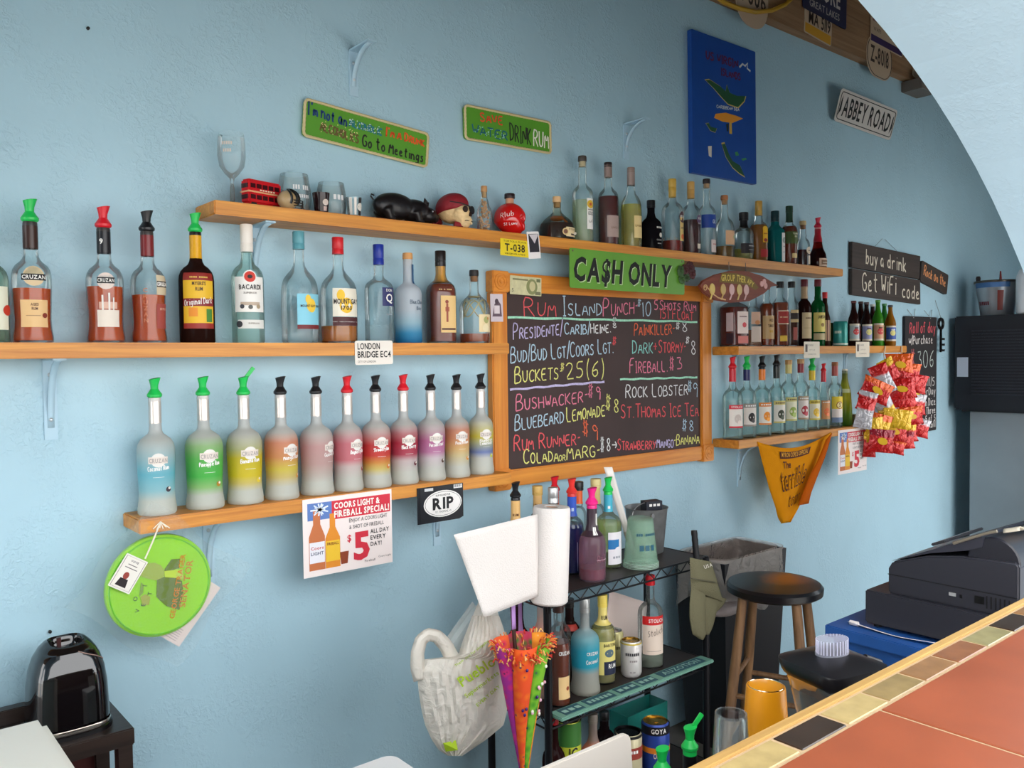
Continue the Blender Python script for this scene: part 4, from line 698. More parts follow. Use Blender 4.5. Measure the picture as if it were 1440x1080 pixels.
def bottle(label, px, ytop, wpx, zb, style='std', Y=-0.075, cap=('screw', (180, 30, 30), .03), g=(246, 251, 251), liq=None, labs=(), sq=0.0, face=0.75, name='liquor_bottle', cat='bottle', group=None, neck=0.0148, body=0.02, frost=None, foil=None, pxtop=None, lean=0.0, seg=24, X=None, H=None, D=None, grough=0.03, capk=None):
    if X is None:
        p = at(px, 0.5 * (ytop + 480), Y); X = p.x
    else: p = Vector((X, Y, zb))
    base = Vector((X, Y, zb))
    if H is None: H = at(pxtop or px, ytop, Y).z - zb
    if D is None: D = width_at(Vector((X, Y, zb + H * .4)), wpx)
    R = D / 2 * 1.03
    if sq: R = R / 1.12
    ct = cap[0]; ch = {'pour': .052 * neck / .0135, 'screw': cap[2] * .35 if ct == 'screw' else 0, 'cork': .018, 'none': 0}[ct]
    Hg = H - ch; prof = []
    for t in PROF[style]:
        prof.append((t[1] * neck, t[2] * Hg) if t[0] == 'n' else (max(t[0] * R, neck), t[1] * Hg))
    root = thing(name, label, cat, base, (0, rad(lean), -face * atan2(X, 2.25)), group)
    gm = frosted(frost, Hg) if frost else glass(g, body, rough=grough)
    MB().lathe(prof, seg, sq).build('glass', gm, root, smooth=50)
    if liq:
        lv = liq[1] * Hg; ip = [(max(.001, r - .0022), max(z, .006)) for r, z in prof if z < lv]; ip.append((max(.001, radius_at(prof, lv) - .0022), lv))
        MB().lathe(ip, seg, sq).build('liquid', liquid(liq[0], liq[2] if len(liq) > 2 else .5), root, smooth=50)
    if foil:
        z0 = foil[1] * Hg; fo = [(radius_at(prof, z0) + .0007, z0)] + [(r + .0007, z) for r, z in prof if z > z0 and z < Hg * .99] + [(neck + .0007, Hg * .992)]
        MB().lathe(fo, 18, 0, cap0=False).build('neck_foil', paint(foil[0], 0.3, foil[2] if len(foil) > 2 else 0.0), root)
    if ct == 'pour': pourer(root, Hg - .004, cap[1], neck, len(cap) > 2 and cap[2] == 'flip', cap[3] if len(cap) > 3 else None)
    elif ct == 'screw':
        h = cap[2]; r = neck * (cap[3] if len(cap) > 3 else 1.12); z0 = Hg - h * .65; mb = MB(); mb.lathe([(r, z0), (r, z0 + h * .28), (r * .96, z0 + h * .3), (r * .96, z0 + h * .34), (r, z0 + h * .36), (r, z0 + h - .002), (r * .93, z0 + h)], 20); mb.build('cap', paint(cap[1], 0.35, cap[4] if len(cap) > 4 else 0.0), root)
    elif ct == 'cork':
        MB().lathe([(neck * 1.02, Hg - .002), (neck * 1.08, Hg), (neck * 1.08, Hg + .012), (neck * 1.0, Hg + .018)], 18).build('stopper_top', paint(cap[1], 0.5), root)
        MB().lathe([(neck * .78, Hg - .02), (neck * .82, Hg + .001)], 14).build('stopper', paint(cap[2] if len(cap) > 2 else (206, 166, 120), 0.7), root)
    lo = None
    for L in labs:
        k = L[0]
        if k == 'band':                                   # ('band', u0, u1, v0, v1, colour) angles in radians, heights as shares
            _, u0, u1, v0, v1, c = L[:6]; lo = wrap(prof, sq, L[6] if len(L) > 6 else .0006, u0, u1, v0 * Hg, v1 * Hg, 'label', paint(c, 0.5), root)
        elif k == 'strip':                                # coloured field printed on the last label
            _, u0, u1, v0, v1, c = L[:6]; wrap(prof, sq, L[6] if len(L) > 6 else .0011, u0, u1, v0 * Hg, v1 * Hg, 'printed_field', paint(c, 0.5), lo or root)
        elif k == 'dot':
            _, u, v, r, c = L[:5]; mb = MB(); rb = radius_at(prof, v * Hg); f = skin(prof, sq, L[5] if len(L) > 5 else .0015); pts = [f(u, v * Hg)] + [f(u + r * Hg * cos(2 * pi * q / 16) / rb, v * Hg + r * Hg * (L[6] if len(L) > 6 else 1) * sin(2 * pi * q / 16)) for q in range(16)]
            mb.add(pts, [(0, 1 + q, 1 + (q + 1) % 16) for q in range(16)]); mb.build('emblem', paint(c, 0.5), lo or root)
        elif k == 'text':                                 # ('text', words, u, v, height share, colour, width in radians)
            _, tx, u, v, h, c = L[:6]; rb = radius_at(prof, v * Hg); f = skin(prof, sq, L[7] if len(L) > 7 else .0021); mb = MB()
            V, F, W = layout(tx, 1); s_ = (L[6] / W) if len(L) > 6 and L[6] else h * Hg / rb; mb.add([f(u + (x - W / 2) * s_, v * Hg + y * h * Hg) for x, y in V], F); mb.build('lettering', paint(c, 0.5), lo or root, smooth=0)
        elif k == 'hand':
            _, tx, u0, u1, v, h, c = L[:7]; f = skin(prof, sq, .0016); mb = MB(); rb = radius_at(prof, v * Hg)
            hand(mb, tx, lambda a, b: f(a / rb, b), u0 * rb, v * Hg, u1 * rb, v * Hg + (L[7] if len(L) > 7 else 0) * Hg, h * Hg, .0016); mb.build('hand_lettering', paint(c, 0.5), lo or root, smooth=0)
    return root
WT = (238, 234, 228); AMB = (150, 66, 22); AMBD = (92, 34, 12); GOLDL = (206, 150, 60); BK = (22, 20, 22)
RG, GG, KG, = (214, 30, 44), (30, 190, 84), (24, 24, 28)
G_MID = 'rum bottles on the shelf beside the chalkboard'
bottle('clear green-tinted bottle with red round emblem beside the aged rum with green pourer', -11, 322, 46, Z_MID, 'std', liq=((210, 220, 190), .5, .12), cap=('screw', WT, .04), labs=[('band', -1.0, 1.0, .12, .52, (222, 222, 200)), ('dot', .9, .30, .05, (196, 60, 40))], face=.3, g=(214, 228, 216))
def cruz(label, px, ytop, w, pc, foilc, lv, labs, liqc=(226, 98, 28)):
    return bottle(label, px, ytop, w, Z_MID, 'cruzan', cap=('pour', pc, 0, (60, 56, 54)), foil=(foilc, .80), liq=(liqc, lv, .55), labs=labs, face=.35, name='rum_bottle', group=G_MID, neck=.0155)
CZ = lambda u, w_=.95, v=.535, c=BK: [('band', u - w_ / 2 - .05, u + w_ / 2 + .05, v - .012, v + .042, c, .0008), ('text', 'CRUZAN', u, v, .030, WT, w_)]
cruz('tall rum bottle with aged rum label, dark neck foil and green pourer', 44, 281, 58, GG, (58, 34, 26), .46, [('dot', .0, .56, .085, (216, 190, 150), .0005, 1.0)] + CZ(0, 1.15) + [('band', -.75, .75, .13, .36, (226, 186, 130)), ('text', 'AGED', 0, .31, .022, (96, 60, 40), .4), ('text', 'RUM', 0, .275, .022, (96, 60, 40), .3), ('strip', -.45, .3, .225, .23, (150, 110, 80)), ('dot', .55, .23, .022, (130, 44, 24))])
cruz('tall rum bottle with white sailing-ship label, black neck foil and red pourer', 147, 291, 54, RG, (26, 24, 28), .50, [('dot', -.1, .545, .075, (224, 206, 196), .0005, 1.0)] + CZ(-.1, .85) + [('band', -.62, .66, .14, .29, (226, 214, 200)), ('strip', -.35, -.25, .29, .42, (226, 220, 212)), ('strip', 0.0, .1, .29, .44, (226, 220, 212)), ('strip', .25, .33, .29, .40, (226, 220, 212)), ('strip', -.5, .5, .30, .36, (214, 170, 150)), ('text', '9', -.5, .88, .045, WT, .45)])
cruz('tall rum bottle turned sideways with dark red neck foil and black pourer', 208, 297, 50, KG, (120, 32, 34), .44, [('text', 'CRUZAN', .75, .52, .034, WT, .9, .0022), ('band', .3, 1.5, .44, .62, (206, 190, 160), .0005), ('band', .32, 1.5, .51, .565, BK, .0008), ('text', 'CRUZAN', .80, .525, .028, WT, .85), ('band', .3, 1.5, .13, .36, (160, 70, 62), .0006), ('text', '151 PROOF', .85, .30, .02, (226, 190, 170), .7)] + [('text', c_, -.35, .46 - .055 * q, .036, (196, 120, 80), .24) for q, c_ in enumerate('CRUZAN')])
bottle('dark rum bottle with yellow and red tropical label and green pourer', 276, 300, 49, Z_MID, 'std', cap=('pour', GG, 0, (30, 20, 20)), g=(40, 22, 18), body=.75, foil=((224, 164, 24), .78), face=.6, name='rum_bottle', group=G_MID, labs=[('band', -.95, .95, .13, .64, (228, 180, 36)), ('strip', -.95, .95, .57, .64, (140, 36, 26)), ('text', "MYERS'S", 0, .525, .032, (60, 36, 16), .75), ('text', 'RUM', 0, .475, .032, (60, 36, 16), .4), ('strip', -.95, .95, .335, .405, (132, 26, 34)), ('hand', 'Original Dark', -.85, .8, .335, .055, WT, .03), ('strip', -.95, .95, .13, .18, (150, 40, 30)), ('strip', -.6, -.1, .24, .32, (226, 140, 40)), ('strip', .4, .8, .19, .31, (70, 130, 50)), ('text', '~WORLD FAMOUS', 0, .59, .018, (226, 190, 90), 1.0)])
bottle('clear white-capped rum bottle with white label and red round emblem', 348, 316, 45, Z_MID, 'std', cap=('screw', (232, 224, 214), .075, 1.15), g=(238, 250, 244), liq=((238, 248, 242), .55, .05), face=.6, name='rum_bottle', group=G_MID, labs=[('band', -1.0, 1.0, .28, .60, WT), ('dot', 0, .60, .062, WT, .0009, 1.0), ('dot', 0, .60, .05, (206, 58, 44), .0014, 1.0), ('dot', 0, .60, .022, (40, 26, 26), .002, .8), ('text', 'BACARDI', 0, .485, .042, (26, 24, 26), 1.35), ('text', 'SUPERIOR', 0, .445, .016, (120, 110, 104), .8), ('strip', -.6, .6, .34, .37, (190, 170, 150)), ('dot', -.5, .33, .02, (60, 60, 66)), ('dot', 0, .325, .02, (90, 90, 84)), ('dot', .5, .33, .02, (170, 150, 120)), ('band', -.8, 1.0, .13, .21, (222, 220, 214)), ('dot', -.7, .17, .03, (50, 50, 54)), ('text', 'SUPERIOR', .2, .17, .014, (150, 140, 130), .7)])
bottle('clear teal-capped rum bottle with sky-blue label and yellow island', 421, 326, 51, Z_MID, 'round', cap=('screw', (92, 156, 168), .05, 1.15), liq=((238, 244, 244), .30, .05), face=.3, name='rum_bottle', group=G_MID, labs=[('band', -.45, 1.1, .17, .46, (132, 200, 220)), ('dot', .35, .35, .05, (236, 196, 60), .0014, 1.3), ('dot', .15, .41, .028, (236, 196, 60), .0014, 1.5), ('text', 'MOUNT GAY RUM', .33, .335, .022, (40, 50, 60), 1.2), ('strip', -.45, 1.1, .13, .17, (112, 30, 36))])
bottle('red-capped gold rum bottle with white label and yellow island', 476, 334, 51, Z_MID, 'round', cap=('screw', (206, 36, 44), .05, 1.15), liq=((206, 122, 30), .17, .6), face=.45, name='rum_bottle', group=G_MID, labs=[('band', -.6, 1.0, .26, .54, (232, 224, 206)), ('dot', .15, .37, .07, (236, 190, 40), .0012, 1.1), ('dot', -.15, .47, .04, (236, 190, 40), .0012, 1.4), ('text', 'MOUNT GAY', .2, .385, .048, (34, 26, 26), 1.45), ('text', '1703', .15, .325, .04, (34, 26, 26), .6), ('strip', -.6, 1.0, .17, .255, (74, 30, 32)), ('strip', -.6, 1.0, .205, .212, WT)])
bottle('slim clear rum bottle with blue cap and blue Q emblem', 533, 344, 40, Z_MID, 'tall', cap=('screw', (30, 52, 150), .062, 1.12), foil=((30, 52, 150), .86), liq=((238, 246, 248), .2, .05), face=.4, name='rum_bottle', group=G_MID, labs=[('band', -.1, .95, .40, .60, (34, 40, 96)), ('dot', .42, .48, .052, (34, 40, 96), .001), ('text', 'DON', .42, .555, .03, WT, .5), ('text', 'Q', .42, .445, .085, WT, .55), ('text', '~RUM', .42, .3, .02, (150, 160, 170), .5)])
bottle('frosted bottle fading to blue at its base with blue pendant', 574, 356, 37, Z_MID, 'tall', cap=('cork', (206, 150, 90), (220, 190, 140)), frost=[(0, (30, 120, 176)), (.12, (70, 156, 200)), (.24, (170, 206, 220)), (.4, (206, 214, 222)), (1, (214, 220, 226))], face=.4, name='rum_bottle', group=G_MID, labs=[('hand', 'Blue Chair', -.2, 1.0, .46, .045, (70, 90, 110)), ('hand', 'Bay', .3, .8, .39, .04, (70, 90, 110)), ('band', .45, .95, .70, .93, (46, 90, 134), .004)])
bottle('amber spiced rum bottle with square shoulders and cream pin-up label', 620, 353, 41, Z_MID, 'std', sq=.45, cap=('screw', (30, 24, 24), .05, 1.2), foil=((196, 140, 60), .70), liq=((132, 44, 14), .68, .72), face=.45, name='rum_bottle', group=G_MID, labs=[('band', -.35, .75, .12, .54, (222, 184, 120)), ('dot', .1, .47, .02, (140, 60, 40)), ('strip', .05, .2, .24, .45, (150, 70, 50)), ('strip', -.02, .28, .36, .41, (176, 90, 60)), ('strip', -.3, .7, .15, .17, (70, 30, 24)), ('text', '~NO 1 RUM', .0, .60, .02, (222, 180, 120), .9)])
t = bottle('round clear bottle wrapped in rope with cream label and low amber rum', 667, 380, 42, Z_MID, 'round', cap=('cork', (30, 26, 26), (150, 100, 60)), liq=((170, 80, 30), .14, .55), face=.4, name='rum_bottle', group=G_MID, labs=[('band', -.1, 1.0, .16, .42, (228, 206, 160)), ('dot', .45, .34, .05, (170, 170, 110)), ('dot', .4, .22, .06, (236, 220, 180)), ('dot', .6, .36, .02, (190, 120, 60))])
mb = MB()
for s_ in (-1, 1):
    mb.tube([(.036 * cos(a), .036 * sin(a), .115 - .028 * cos(a * 2 + s_)) for a in [2 * pi * q / 28 for q in range(28)]], .0022, 6, True)
mb.tube([(.0165 * cos(a), .0165 * sin(a), .155) for a in [2 * pi * q / 16 for q in range(16)]], .003, 6, True); mb.build('rope_wrap', ROPE, t)

# frosted flavoured rums
G_FL = 'frosted flavoured rum bottles in a row'
FW = (214, 216, 206)
def flav(px, ytop, w, pc, stops, text, label, foilc=None, fruit=(120, 60, 40), face=.45, flip=0, u=.1):
    stops = [(a, tuple(v * .9 + 255 * .1 * .9 for v in c)) for a, c in stops]; st = [(0, FW), (.13, FW)] + stops + [(.66, (206, 206, 200)), (.75, (208, 210, 208)), (1, (206, 208, 208))]
    ws = text.split('|'); labs = [('dot', u, .485, .062, (228, 224, 218), .0006, 1.0), ('band', u - .52, u + .5, .455, .515, (226, 214, 204), .001), ('text', 'CRUZAN', u, .465, .036, (168, 160, 156) if sum(stops[1][1]) < 560 else (150, 140, 136), .92)]
    for q, tx in enumerate(ws): labs.append(('hand', tx, u - .55, u + .55, .39 - .035 * q, .040, (246, 244, 240), .012))
    labs += [('strip', u - .3, u + .3, .335, .338, (236, 236, 232), .0012), ('dot', u + .55, .225, .024, fruit), ('dot', u + .60, .235, .012, (236, 226, 214), .002)]
    t = bottle(label, px, ytop, w, Z_LOW, 'cruzan', cap=('pour', pc, 'flip' if flip else 0, (206, 200, 196)), foil=((206, 196, 188), .80, .75), frost=st, face=face, name='flavoured_rum_bottle', group=G_FL, labs=labs)
    if foilc:
        for o in list(t.children):
            if o.name.startswith('neck_foil'):
                z0 = min(v.co.z for v in o.data.vertices); MB().lathe([(.0149, z0), (.0149, z0 + .010)], 16, cap0=False, cap1=False).build('neck_band', paint(foilc, .4), o)
    return t
flav(216, 532, 55, GG, [(.22, (150, 206, 216)), (.36, (112, 196, 214)), (.5, (168, 202, 208))], 'Coconut Rum', 'frosted pale blue coconut rum bottle with green pourer at the shelf end', None, (60, 50, 60), .45, 0, -.05)
flav(284, 530, 54, GG, [(.2, (150, 206, 120)), (.3, (70, 196, 70)), (.46, (96, 196, 84)), (.58, (156, 196, 130))], 'Pineapple Rum', 'frosted green pineapple rum bottle with green pourer', None, (176, 130, 40))
flav(341, 530, 51, GG, [(.2, (226, 206, 110)), (.27, (232, 208, 30)), (.44, (222, 200, 40)), (.52, (190, 190, 130))], 'Banana Rum', 'frosted yellow banana rum bottle with flipped-open green pourer', (226, 196, 40), (236, 210, 60), .4, 1)
flav(393, 530, 48, KG, [(.22, (222, 200, 120)), (.30, (226, 206, 70)), (.42, (226, 150, 90)), (.56, (222, 140, 104))], 'Mango Rum', 'frosted orange and yellow mango rum bottle with black pourer', None, (226, 150, 60), .25, 0, .35)
flav(443, 530, 47, KG, [(.22, (206, 190, 180)), (.32, (206, 166, 160)), (.5, (210, 160, 156)), (.58, (204, 180, 174))], 'Guava Rum', 'frosted dusky pink guava rum bottle with black pourer', None, (190, 120, 110), .1, 0, .6)
flav(487, 529, 42, RG, [(.26, (220, 200, 196)), (.33, (222, 120, 130)), (.5, (220, 120, 132)), (.58, (210, 160, 160))], 'Raspberry Rum', 'frosted rose raspberry rum bottle with red pourer', RG, (150, 30, 50), .25, 0, .35)
flav(527, 528, 42, KG, [(.20, (226, 206, 110)), (.27, (228, 150, 60)), (.35, (222, 58, 50)), (.46, (214, 56, 56))], 'Strawberry Rum', 'frosted red strawberry rum bottle fading to yellow with black pourer', (214, 50, 60), (222, 130, 60))
flav(566, 527, 40, RG, [(.26, (216, 196, 196)), (.33, (190, 60, 84)), (.46, (186, 40, 62)), (.56, (200, 120, 124))], 'Black Cherry', 'frosted crimson black cherry rum bottle with red pourer', (150, 30, 40), (90, 20, 40))
flav(604.5, 527, 40, KG, [(.26, (220, 206, 210)), (.33, (206, 130, 176)), (.46, (200, 110, 160)), (.56, (204, 170, 176))], 'Passion Fruit', 'frosted mauve passion fruit rum bottle with black pourer', None, (80, 50, 40))
flav(641, 527, 36, KG, [(.26, (224, 206, 150)), (.33, (232, 190, 120)), (.46, (226, 150, 104)), (.56, (214, 140, 110))], 'Peach Rum', 'frosted peach rum bottle with orange neck band and black pourer', (232, 160, 70), (226, 150, 50))
flav(675, 526, 35, KG, [(.20, (214, 214, 206)), (.27, (110, 130, 196)), (.38, (190, 196, 150)), (.46, (222, 206, 60))], 'Blueberry|Lemonade', 'frosted yellow and blue lemonade rum bottle with blue neck band beside the chalkboard', (60, 60, 176), (206, 210, 60))

# upper shelf bottles
G_UP = 'assorted bottles on the upper shelf'
def up(label, px, ytop, w, style, **k):
    k.setdefault('face', .55); return bottle(label, px, ytop, w, Z_UP, style, group=G_UP, **k)
up('tall clear bottle with white label and yellow sun emblem', 820, 220, 29, 'tall', cap=('cork', (70, 64, 60), (214, 190, 150)), liq=((206, 210, 170), .52, .25), labs=[('band', .05, .85, .16, .53, WT), ('dot', .45, .46, .05, (222, 180, 40), .0013, 1), ('dot', .45, .46, .02, (200, 90, 40), .0018, 1), ('text', 'GOLD', .45, .33, .04, (70, 66, 60), .6), ('text', '~BRISTOL', .45, .385, .02, (130, 120, 110), .6), ('hand', 'ul', .2, .75, .24, .04, (90, 86, 80))])
up('tall bottle of dark red liquor with grey label', 856, 229, 28, 'tall', cap=('screw', (40, 30, 30), .018, 1.05), foil=((160, 136, 128), .84, .3), liq=((92, 26, 24), .60, .8), labs=[('band', -.5, 1.0, .10, .36, (170, 146, 138)), ('hand', 'uwuw', -.1, .8, .2, .04, (120, 96, 90))])
up('tall bottle of pale yellow spirit with cream label', 888, 236, 29, 'round', cap=('screw', (150, 128, 120), .02, 1.05), foil=((168, 146, 138), .80, .3), liq=((214, 186, 120), .55, .4), labs=[('band', -.1, .95, .12, .40, (226, 200, 140)), ('hand', 'uvuwu', .0, .85, .26, .04, (150, 116, 60))])
up('black bottle with white printed lettering and a coconut', 916, 282, 29, 'round', cap=('screw', BK, .03, 1.15), g=(20, 18, 22), body=.85, labs=[('text', '~SAVU', .5, .44, .05, (222, 216, 210), .7), ('text', 'COCONUT', .5, .19, .03, (206, 200, 196), .7), ('dot', .7, .31, .05, (222, 216, 206)), ('text', '~RUM', .5, .12, .025, (180, 176, 170), .5)])
t = up('clear bottle with gold cap, oval label and netted amber base', 946, 252, 30, 'std', cap=('screw', (206, 166, 70), .05, 1.1), foil=((206, 166, 80), .80), liq=((140, 34, 26), .17, .7), labs=[('band', .35, 1.05, .16, .50, (226, 196, 120)), ('dot', .72, .50, .075, (74, 40, 50), .001, 1.1), ('text', 'BRUGAL', .72, .49, .035, WT, .72), ('text', 'ANEJO', .70, .33, .03, (90, 40, 30), .6), ('dot', .72, .22, .04, (222, 110, 60))])
mb = MB()
for q in range(8):
    for s_ in (-1, 1): mb.tube([(.0405 * cos(q * pi / 4 + s_ * a), .0405 * sin(q * pi / 4 + s_ * a), .005 + .055 * a) for a in (0, .25, .5, .75, 1.0)], .0009, 4)
mb.build('netting', paint((222, 190, 150), .7), t)
up('dark amber bottle with purple oval label beside the netted bottle', 972, 256, 27, 'std', cap=('screw', (206, 160, 90), .05, 1.05), foil=((196, 150, 84), .82), liq=((70, 22, 22), .50, .8), labs=[('dot', .62, .50, .06, (96, 70, 110), .001, 1.1), ('text', 'BRUGAL', .62, .50, .03, WT, .55), ('text', 'EXTRA', .62, .43, .022, WT, .5), ('band', .3, .8, .08, .15, (226, 214, 196))])
up('clear bottle with deep blue label and white text', 994, 252, 25, 'tall', cap=('cork', (40, 30, 34), (206, 160, 120)), liq=((236, 242, 246), .5, .06), labs=[('band', -1, 1.2, .38, .56, (32, 66, 150)), ('text', 'GIL', .5, .44, .05, (200, 214, 236), .5), ('band', .1, 1.1, .05, .22, (222, 206, 200)), ('text', '~HAVANA', .6, .15, .02, (180, 70, 60), .6)])
up('clear bottle with peach label and little amber left', 1019, 275, 27, 'round', cap=('cork', (176, 110, 66), (206, 150, 100)), liq=((150, 110, 50), .2, .5), labs=[('band', -.3, 1.1, .22, .46, (222, 176, 136)), ('dot', .8, .35, .03, (170, 180, 120))])
up('short clear bottle with black wavy label', 1046, 299, 27, 'std', cap=('screw', (26, 22, 24), .035, 1.3), foil=((26, 22, 24), .72), liq=((190, 180, 110), .25, .35), labs=[('band', -.7, 1.2, .14, .36, (34, 28, 32)), ('text', '~SILVER', .5, .29, .03, (206, 200, 196), .8), ('text', '~TEQUILA', .5, .21, .02, (170, 164, 160), .8)], neck=.016)
up('gold tequila bottle with gold cap and yellow label', 1067, 283, 25, 'std', sq=.3, cap=('screw', (206, 160, 74), .065, 1.1), liq=((170, 104, 24), .66, .62), labs=[('band', .1, .75, .34, .60, (232, 180, 40)), ('dot', .42, .58, .05, (232, 180, 40), .0009, 1), ('text', '~GOLD', .42, .48, .03, (140, 60, 30), .45), ('dot', .42, .38, .03, (150, 50, 40)), ('band', -.2, .75, .08, .22, (170, 44, 44))])
up('teal gin bottle with tall white side label', 1090, 297, 24, 'box', sq=.75, cap=('screw', (20, 50, 54), .05, 1.3), g=(40, 150, 150), body=.3, face=.4, labs=[('band', .35, 1.0, .04, .62, (226, 224, 220)), ('dot', .68, .47, .04, (150, 160, 150), .0013, 1.6), ('text', '~GIN', .68, .33, .03, (120, 126, 120), .35), ('text', '~LONDON', .68, .22, .02, (130, 130, 130), .4)])
up('whiskey bottle with green label and green foil neck', 1110, 290, 23, 'std', cap=('screw', (34, 62, 44), .03, 1.1), foil=((34, 62, 44), .76), liq=((134, 48, 20), .68, .75), labs=[('band', -.9, 1.0, .37, .58, (74, 92, 40)), ('text', 'TULLAMORE', .4, .53, .03, (232, 226, 196), .9), ('text', 'DEW', .4, .48, .03, (232, 226, 196), .35), ('band', -.1, .7, .12, .20, (222, 190, 130))], neck=.0155)
up('small clear flask bottle with cream round label and dark rum', 1129, 311, 20, 'round', cap=('cork', (206, 180, 130), (180, 120, 80)), liq=((70, 26, 24), .40, .8), labs=[('dot', .6, .38, .09, (226, 206, 180), .001, 1), ('text', '~RUM', .6, .36, .03, (110, 80, 60), .5), ('band', .4, .9, .06, .26, (222, 206, 186))])
up('squat dark red liqueur bottle with cream label and red stopper', 1150, 306, 25, 'bulb', cap=('pour', (206, 24, 60), 0, (220, 140, 140)), foil=((176, 24, 40), .66), liq=((84, 18, 18), .5, .85), g=(170, 60, 50), labs=[('band', -.3, 1.2, .04, .24, (228, 196, 170)), ('strip', -.05, 1.1, .08, .20, (130, 96, 70)), ('text', '~MARNIER', .5, .12, .03, (226, 206, 180), .8)], neck=.0145)
# right upper: whiskeys and beers
G_W = 'whiskey bottles beside the chalkboard'; G_B = 'beer bottles on the shelf end'
def rm(label, px, ytop, w, style, grp=G_W, nm='whiskey_bottle', **k):
    k.setdefault('face', .7); return bottle(label, px, ytop, w, Z_RM, style, group=grp, name=nm, **k)
rm('square whiskey bottle with white labels on two faces beside the chalkboard', 1032, 402, 36, 'box', sq=.85, cap=('screw', BK, .04, 1.2), liq=((110, 30, 20), .68, .8), face=.15, labs=[('band', -.55, .62, .22, .60, (228, 206, 196)), ('text', '~TENNESSEE', .05, .5, .03, (110, 60, 60), .8), ('dot', .2, .37, .045, (206, 60, 70)), ('band', -1.5, -.85, .26, .58, (196, 176, 178)), ('band', -1.5, -.85, .05, .23, (50, 30, 40)), ('strip', -.5, .6, .05, .18, (206, 110, 100))])
rm('ornate clear bottle with cream neck seal under the fish plaque', 1059, 404, 22, 'std', sq=.4, cap=('cork', (60, 50, 46)), liq=((190, 140, 110), .3, .4), labs=[('band', -.5, .7, .40, .62, (214, 176, 150)), ('dot', .3, .43, .04, (206, 140, 90)), ('band', -.5, .8, .08, .36, (214, 196, 180))])
rm('bourbon bottle with tan label and gold lettering', 1078, 398, 21, 'std', cap=('screw', (150, 90, 50), .03), liq=((150, 60, 24), .7, .7), labs=[('band', -.8, 1.1, .12, .50, (196, 160, 110)), ('text', 'WILD', .35, .40, .045, (60, 30, 20), .6), ('text', 'TURKEY', .35, .31, .045, (60, 30, 20), .9), ('text', '~101', .35, .22, .05, (190, 150, 40), .5)])
rm('square whisky bottle with slanted red label', 1097, 396, 23, 'box', sq=.6, cap=('screw', BK, .03, 1.15), liq=((150, 60, 28), .7, .7), labs=[('band', -.5, .8, .36, .56, (160, 46, 40)), ('strip', -.5, .8, .35, .365, (226, 200, 170)), ('strip', -.5, .8, .555, .57, (226, 200, 170)), ('text', '~RED LABEL', .15, .45, .03, (226, 190, 150), .9), ('band', -.3, .6, .08, .17, (222, 180, 60))])
rm('square whisky bottle with slanted cream and black label', 1113, 396, 19, 'box', sq=.6, cap=('screw', BK, .03, 1.15), liq=((90, 46, 26), .55, .7), labs=[('band', -.4, .8, .38, .58, (206, 180, 130)), ('strip', -.4, .8, .43, .53, (50, 40, 36)), ('band', 0, .6, .1, .3, (170, 90, 80))])
rm('dark bottle with cream label and maroon cap', 1131, 393, 20, 'std', cap=('screw', (100, 30, 40), .035, 1.15), g=(40, 20, 18), body=.8, foil=((176, 146, 110), .74), labs=[('band', -.6, 1.0, .12, .52, (206, 182, 140)), ('text', '~TEQUILA', .3, .42, .03, (100, 70, 50), .8), ('strip', -.4, .9, .28, .285, (150, 120, 90))])
rm('green whiskey bottle with yellow label and maroon cap', 1150, 393, 20, 'std', cap=('screw', (110, 26, 40), .035, 1.15), g=(24, 110, 56), body=.45, labs=[('band', -.9, 1.1, .22, .52, (226, 206, 110)), ('text', 'JAMESON', .3, .43, .045, (60, 40, 20), 1.2), ('dot', .4, .33, .03, (150, 120, 60)), ('band', -.9, 1.1, .1, .2, (196, 176, 130))])
rm('small dark bottle with red cap and striped label', 1160, 411, 15, 'slope', cap=('screw', (206, 34, 40), .03, 1.15), g=(60, 34, 24), body=.7, labs=[('band', -.4, 1.1, .1, .5, (206, 166, 130)), ('strip', .1, .3, .1, .5, (110, 50, 40)), ('strip', .6, .75, .1, .5, (110, 50, 40))], neck=.011)
def can(label, X, Y, z, r, h, bands, texts, name='drink_can', group=None, rot=0.0, top=(190, 188, 184), tab=True):
    t = thing(name, label, 'can', (X, Y, z), (0, 0, rot), group)
    MB().lathe([(r * .82, 0), (r * .92, .004), (r, .012), (r, h - .010), (r * .9, h - .002), (r * .88, h)], 24, cap1=False).build('can_body', paint(bands[0][2], .3, .2), t)
    MB().lathe([(r * .88, h), (r * .84, h + .001), (r * .82, h - .004), (.001, h - .004)], 24, cap0=False).build('lid', paint(top, .25, .9), t)
    if tab: MB().box(-.006, .006, -.012, .008, h - .004, h - .0022).build('pull_tab', paint(top, .25, .9), t)
    pr = [(r, 0), (r, h)]
    for z0, z1, c in bands[1:]: wrap(pr, 0, .0006, -pi, pi, z0 * h, z1 * h, 'printed_band', paint(c, .35), t, 25)
    for tx, u, v, hh, c, wd in texts:
        f = skin(pr, 0, .0016); mb = MB(); V, F, W = layout(tx, 1); s_ = wd / W; mb.add([f(u + (x - W / 2) * s_, v * h + y * hh * h) for x, y in V], F); mb.build('lettering', paint(c, .4), t, smooth=0)
    return t
p = at(1180.5, 480, -.09); can('teal drink can with pale vertical print on the whiskey shelf', p.x, -.095, Z_RM, .036, .125, [(0, 1, (46, 140, 130)), (.05, .12, (206, 220, 200))], [('~SELTZER', -.6, .5, .14, (220, 230, 210), .9)], rot=-.8)
p = at(1191, 480, -.045); can('pale cream and green drink can beside the teal can', p.x, -.042, Z_RM, .030, .122, [(0, 1, (206, 216, 196)), (.3, .36, (120, 170, 140))], [('~LIME', -.4, .5, .16, (90, 140, 110), .7)], rot=-.8)
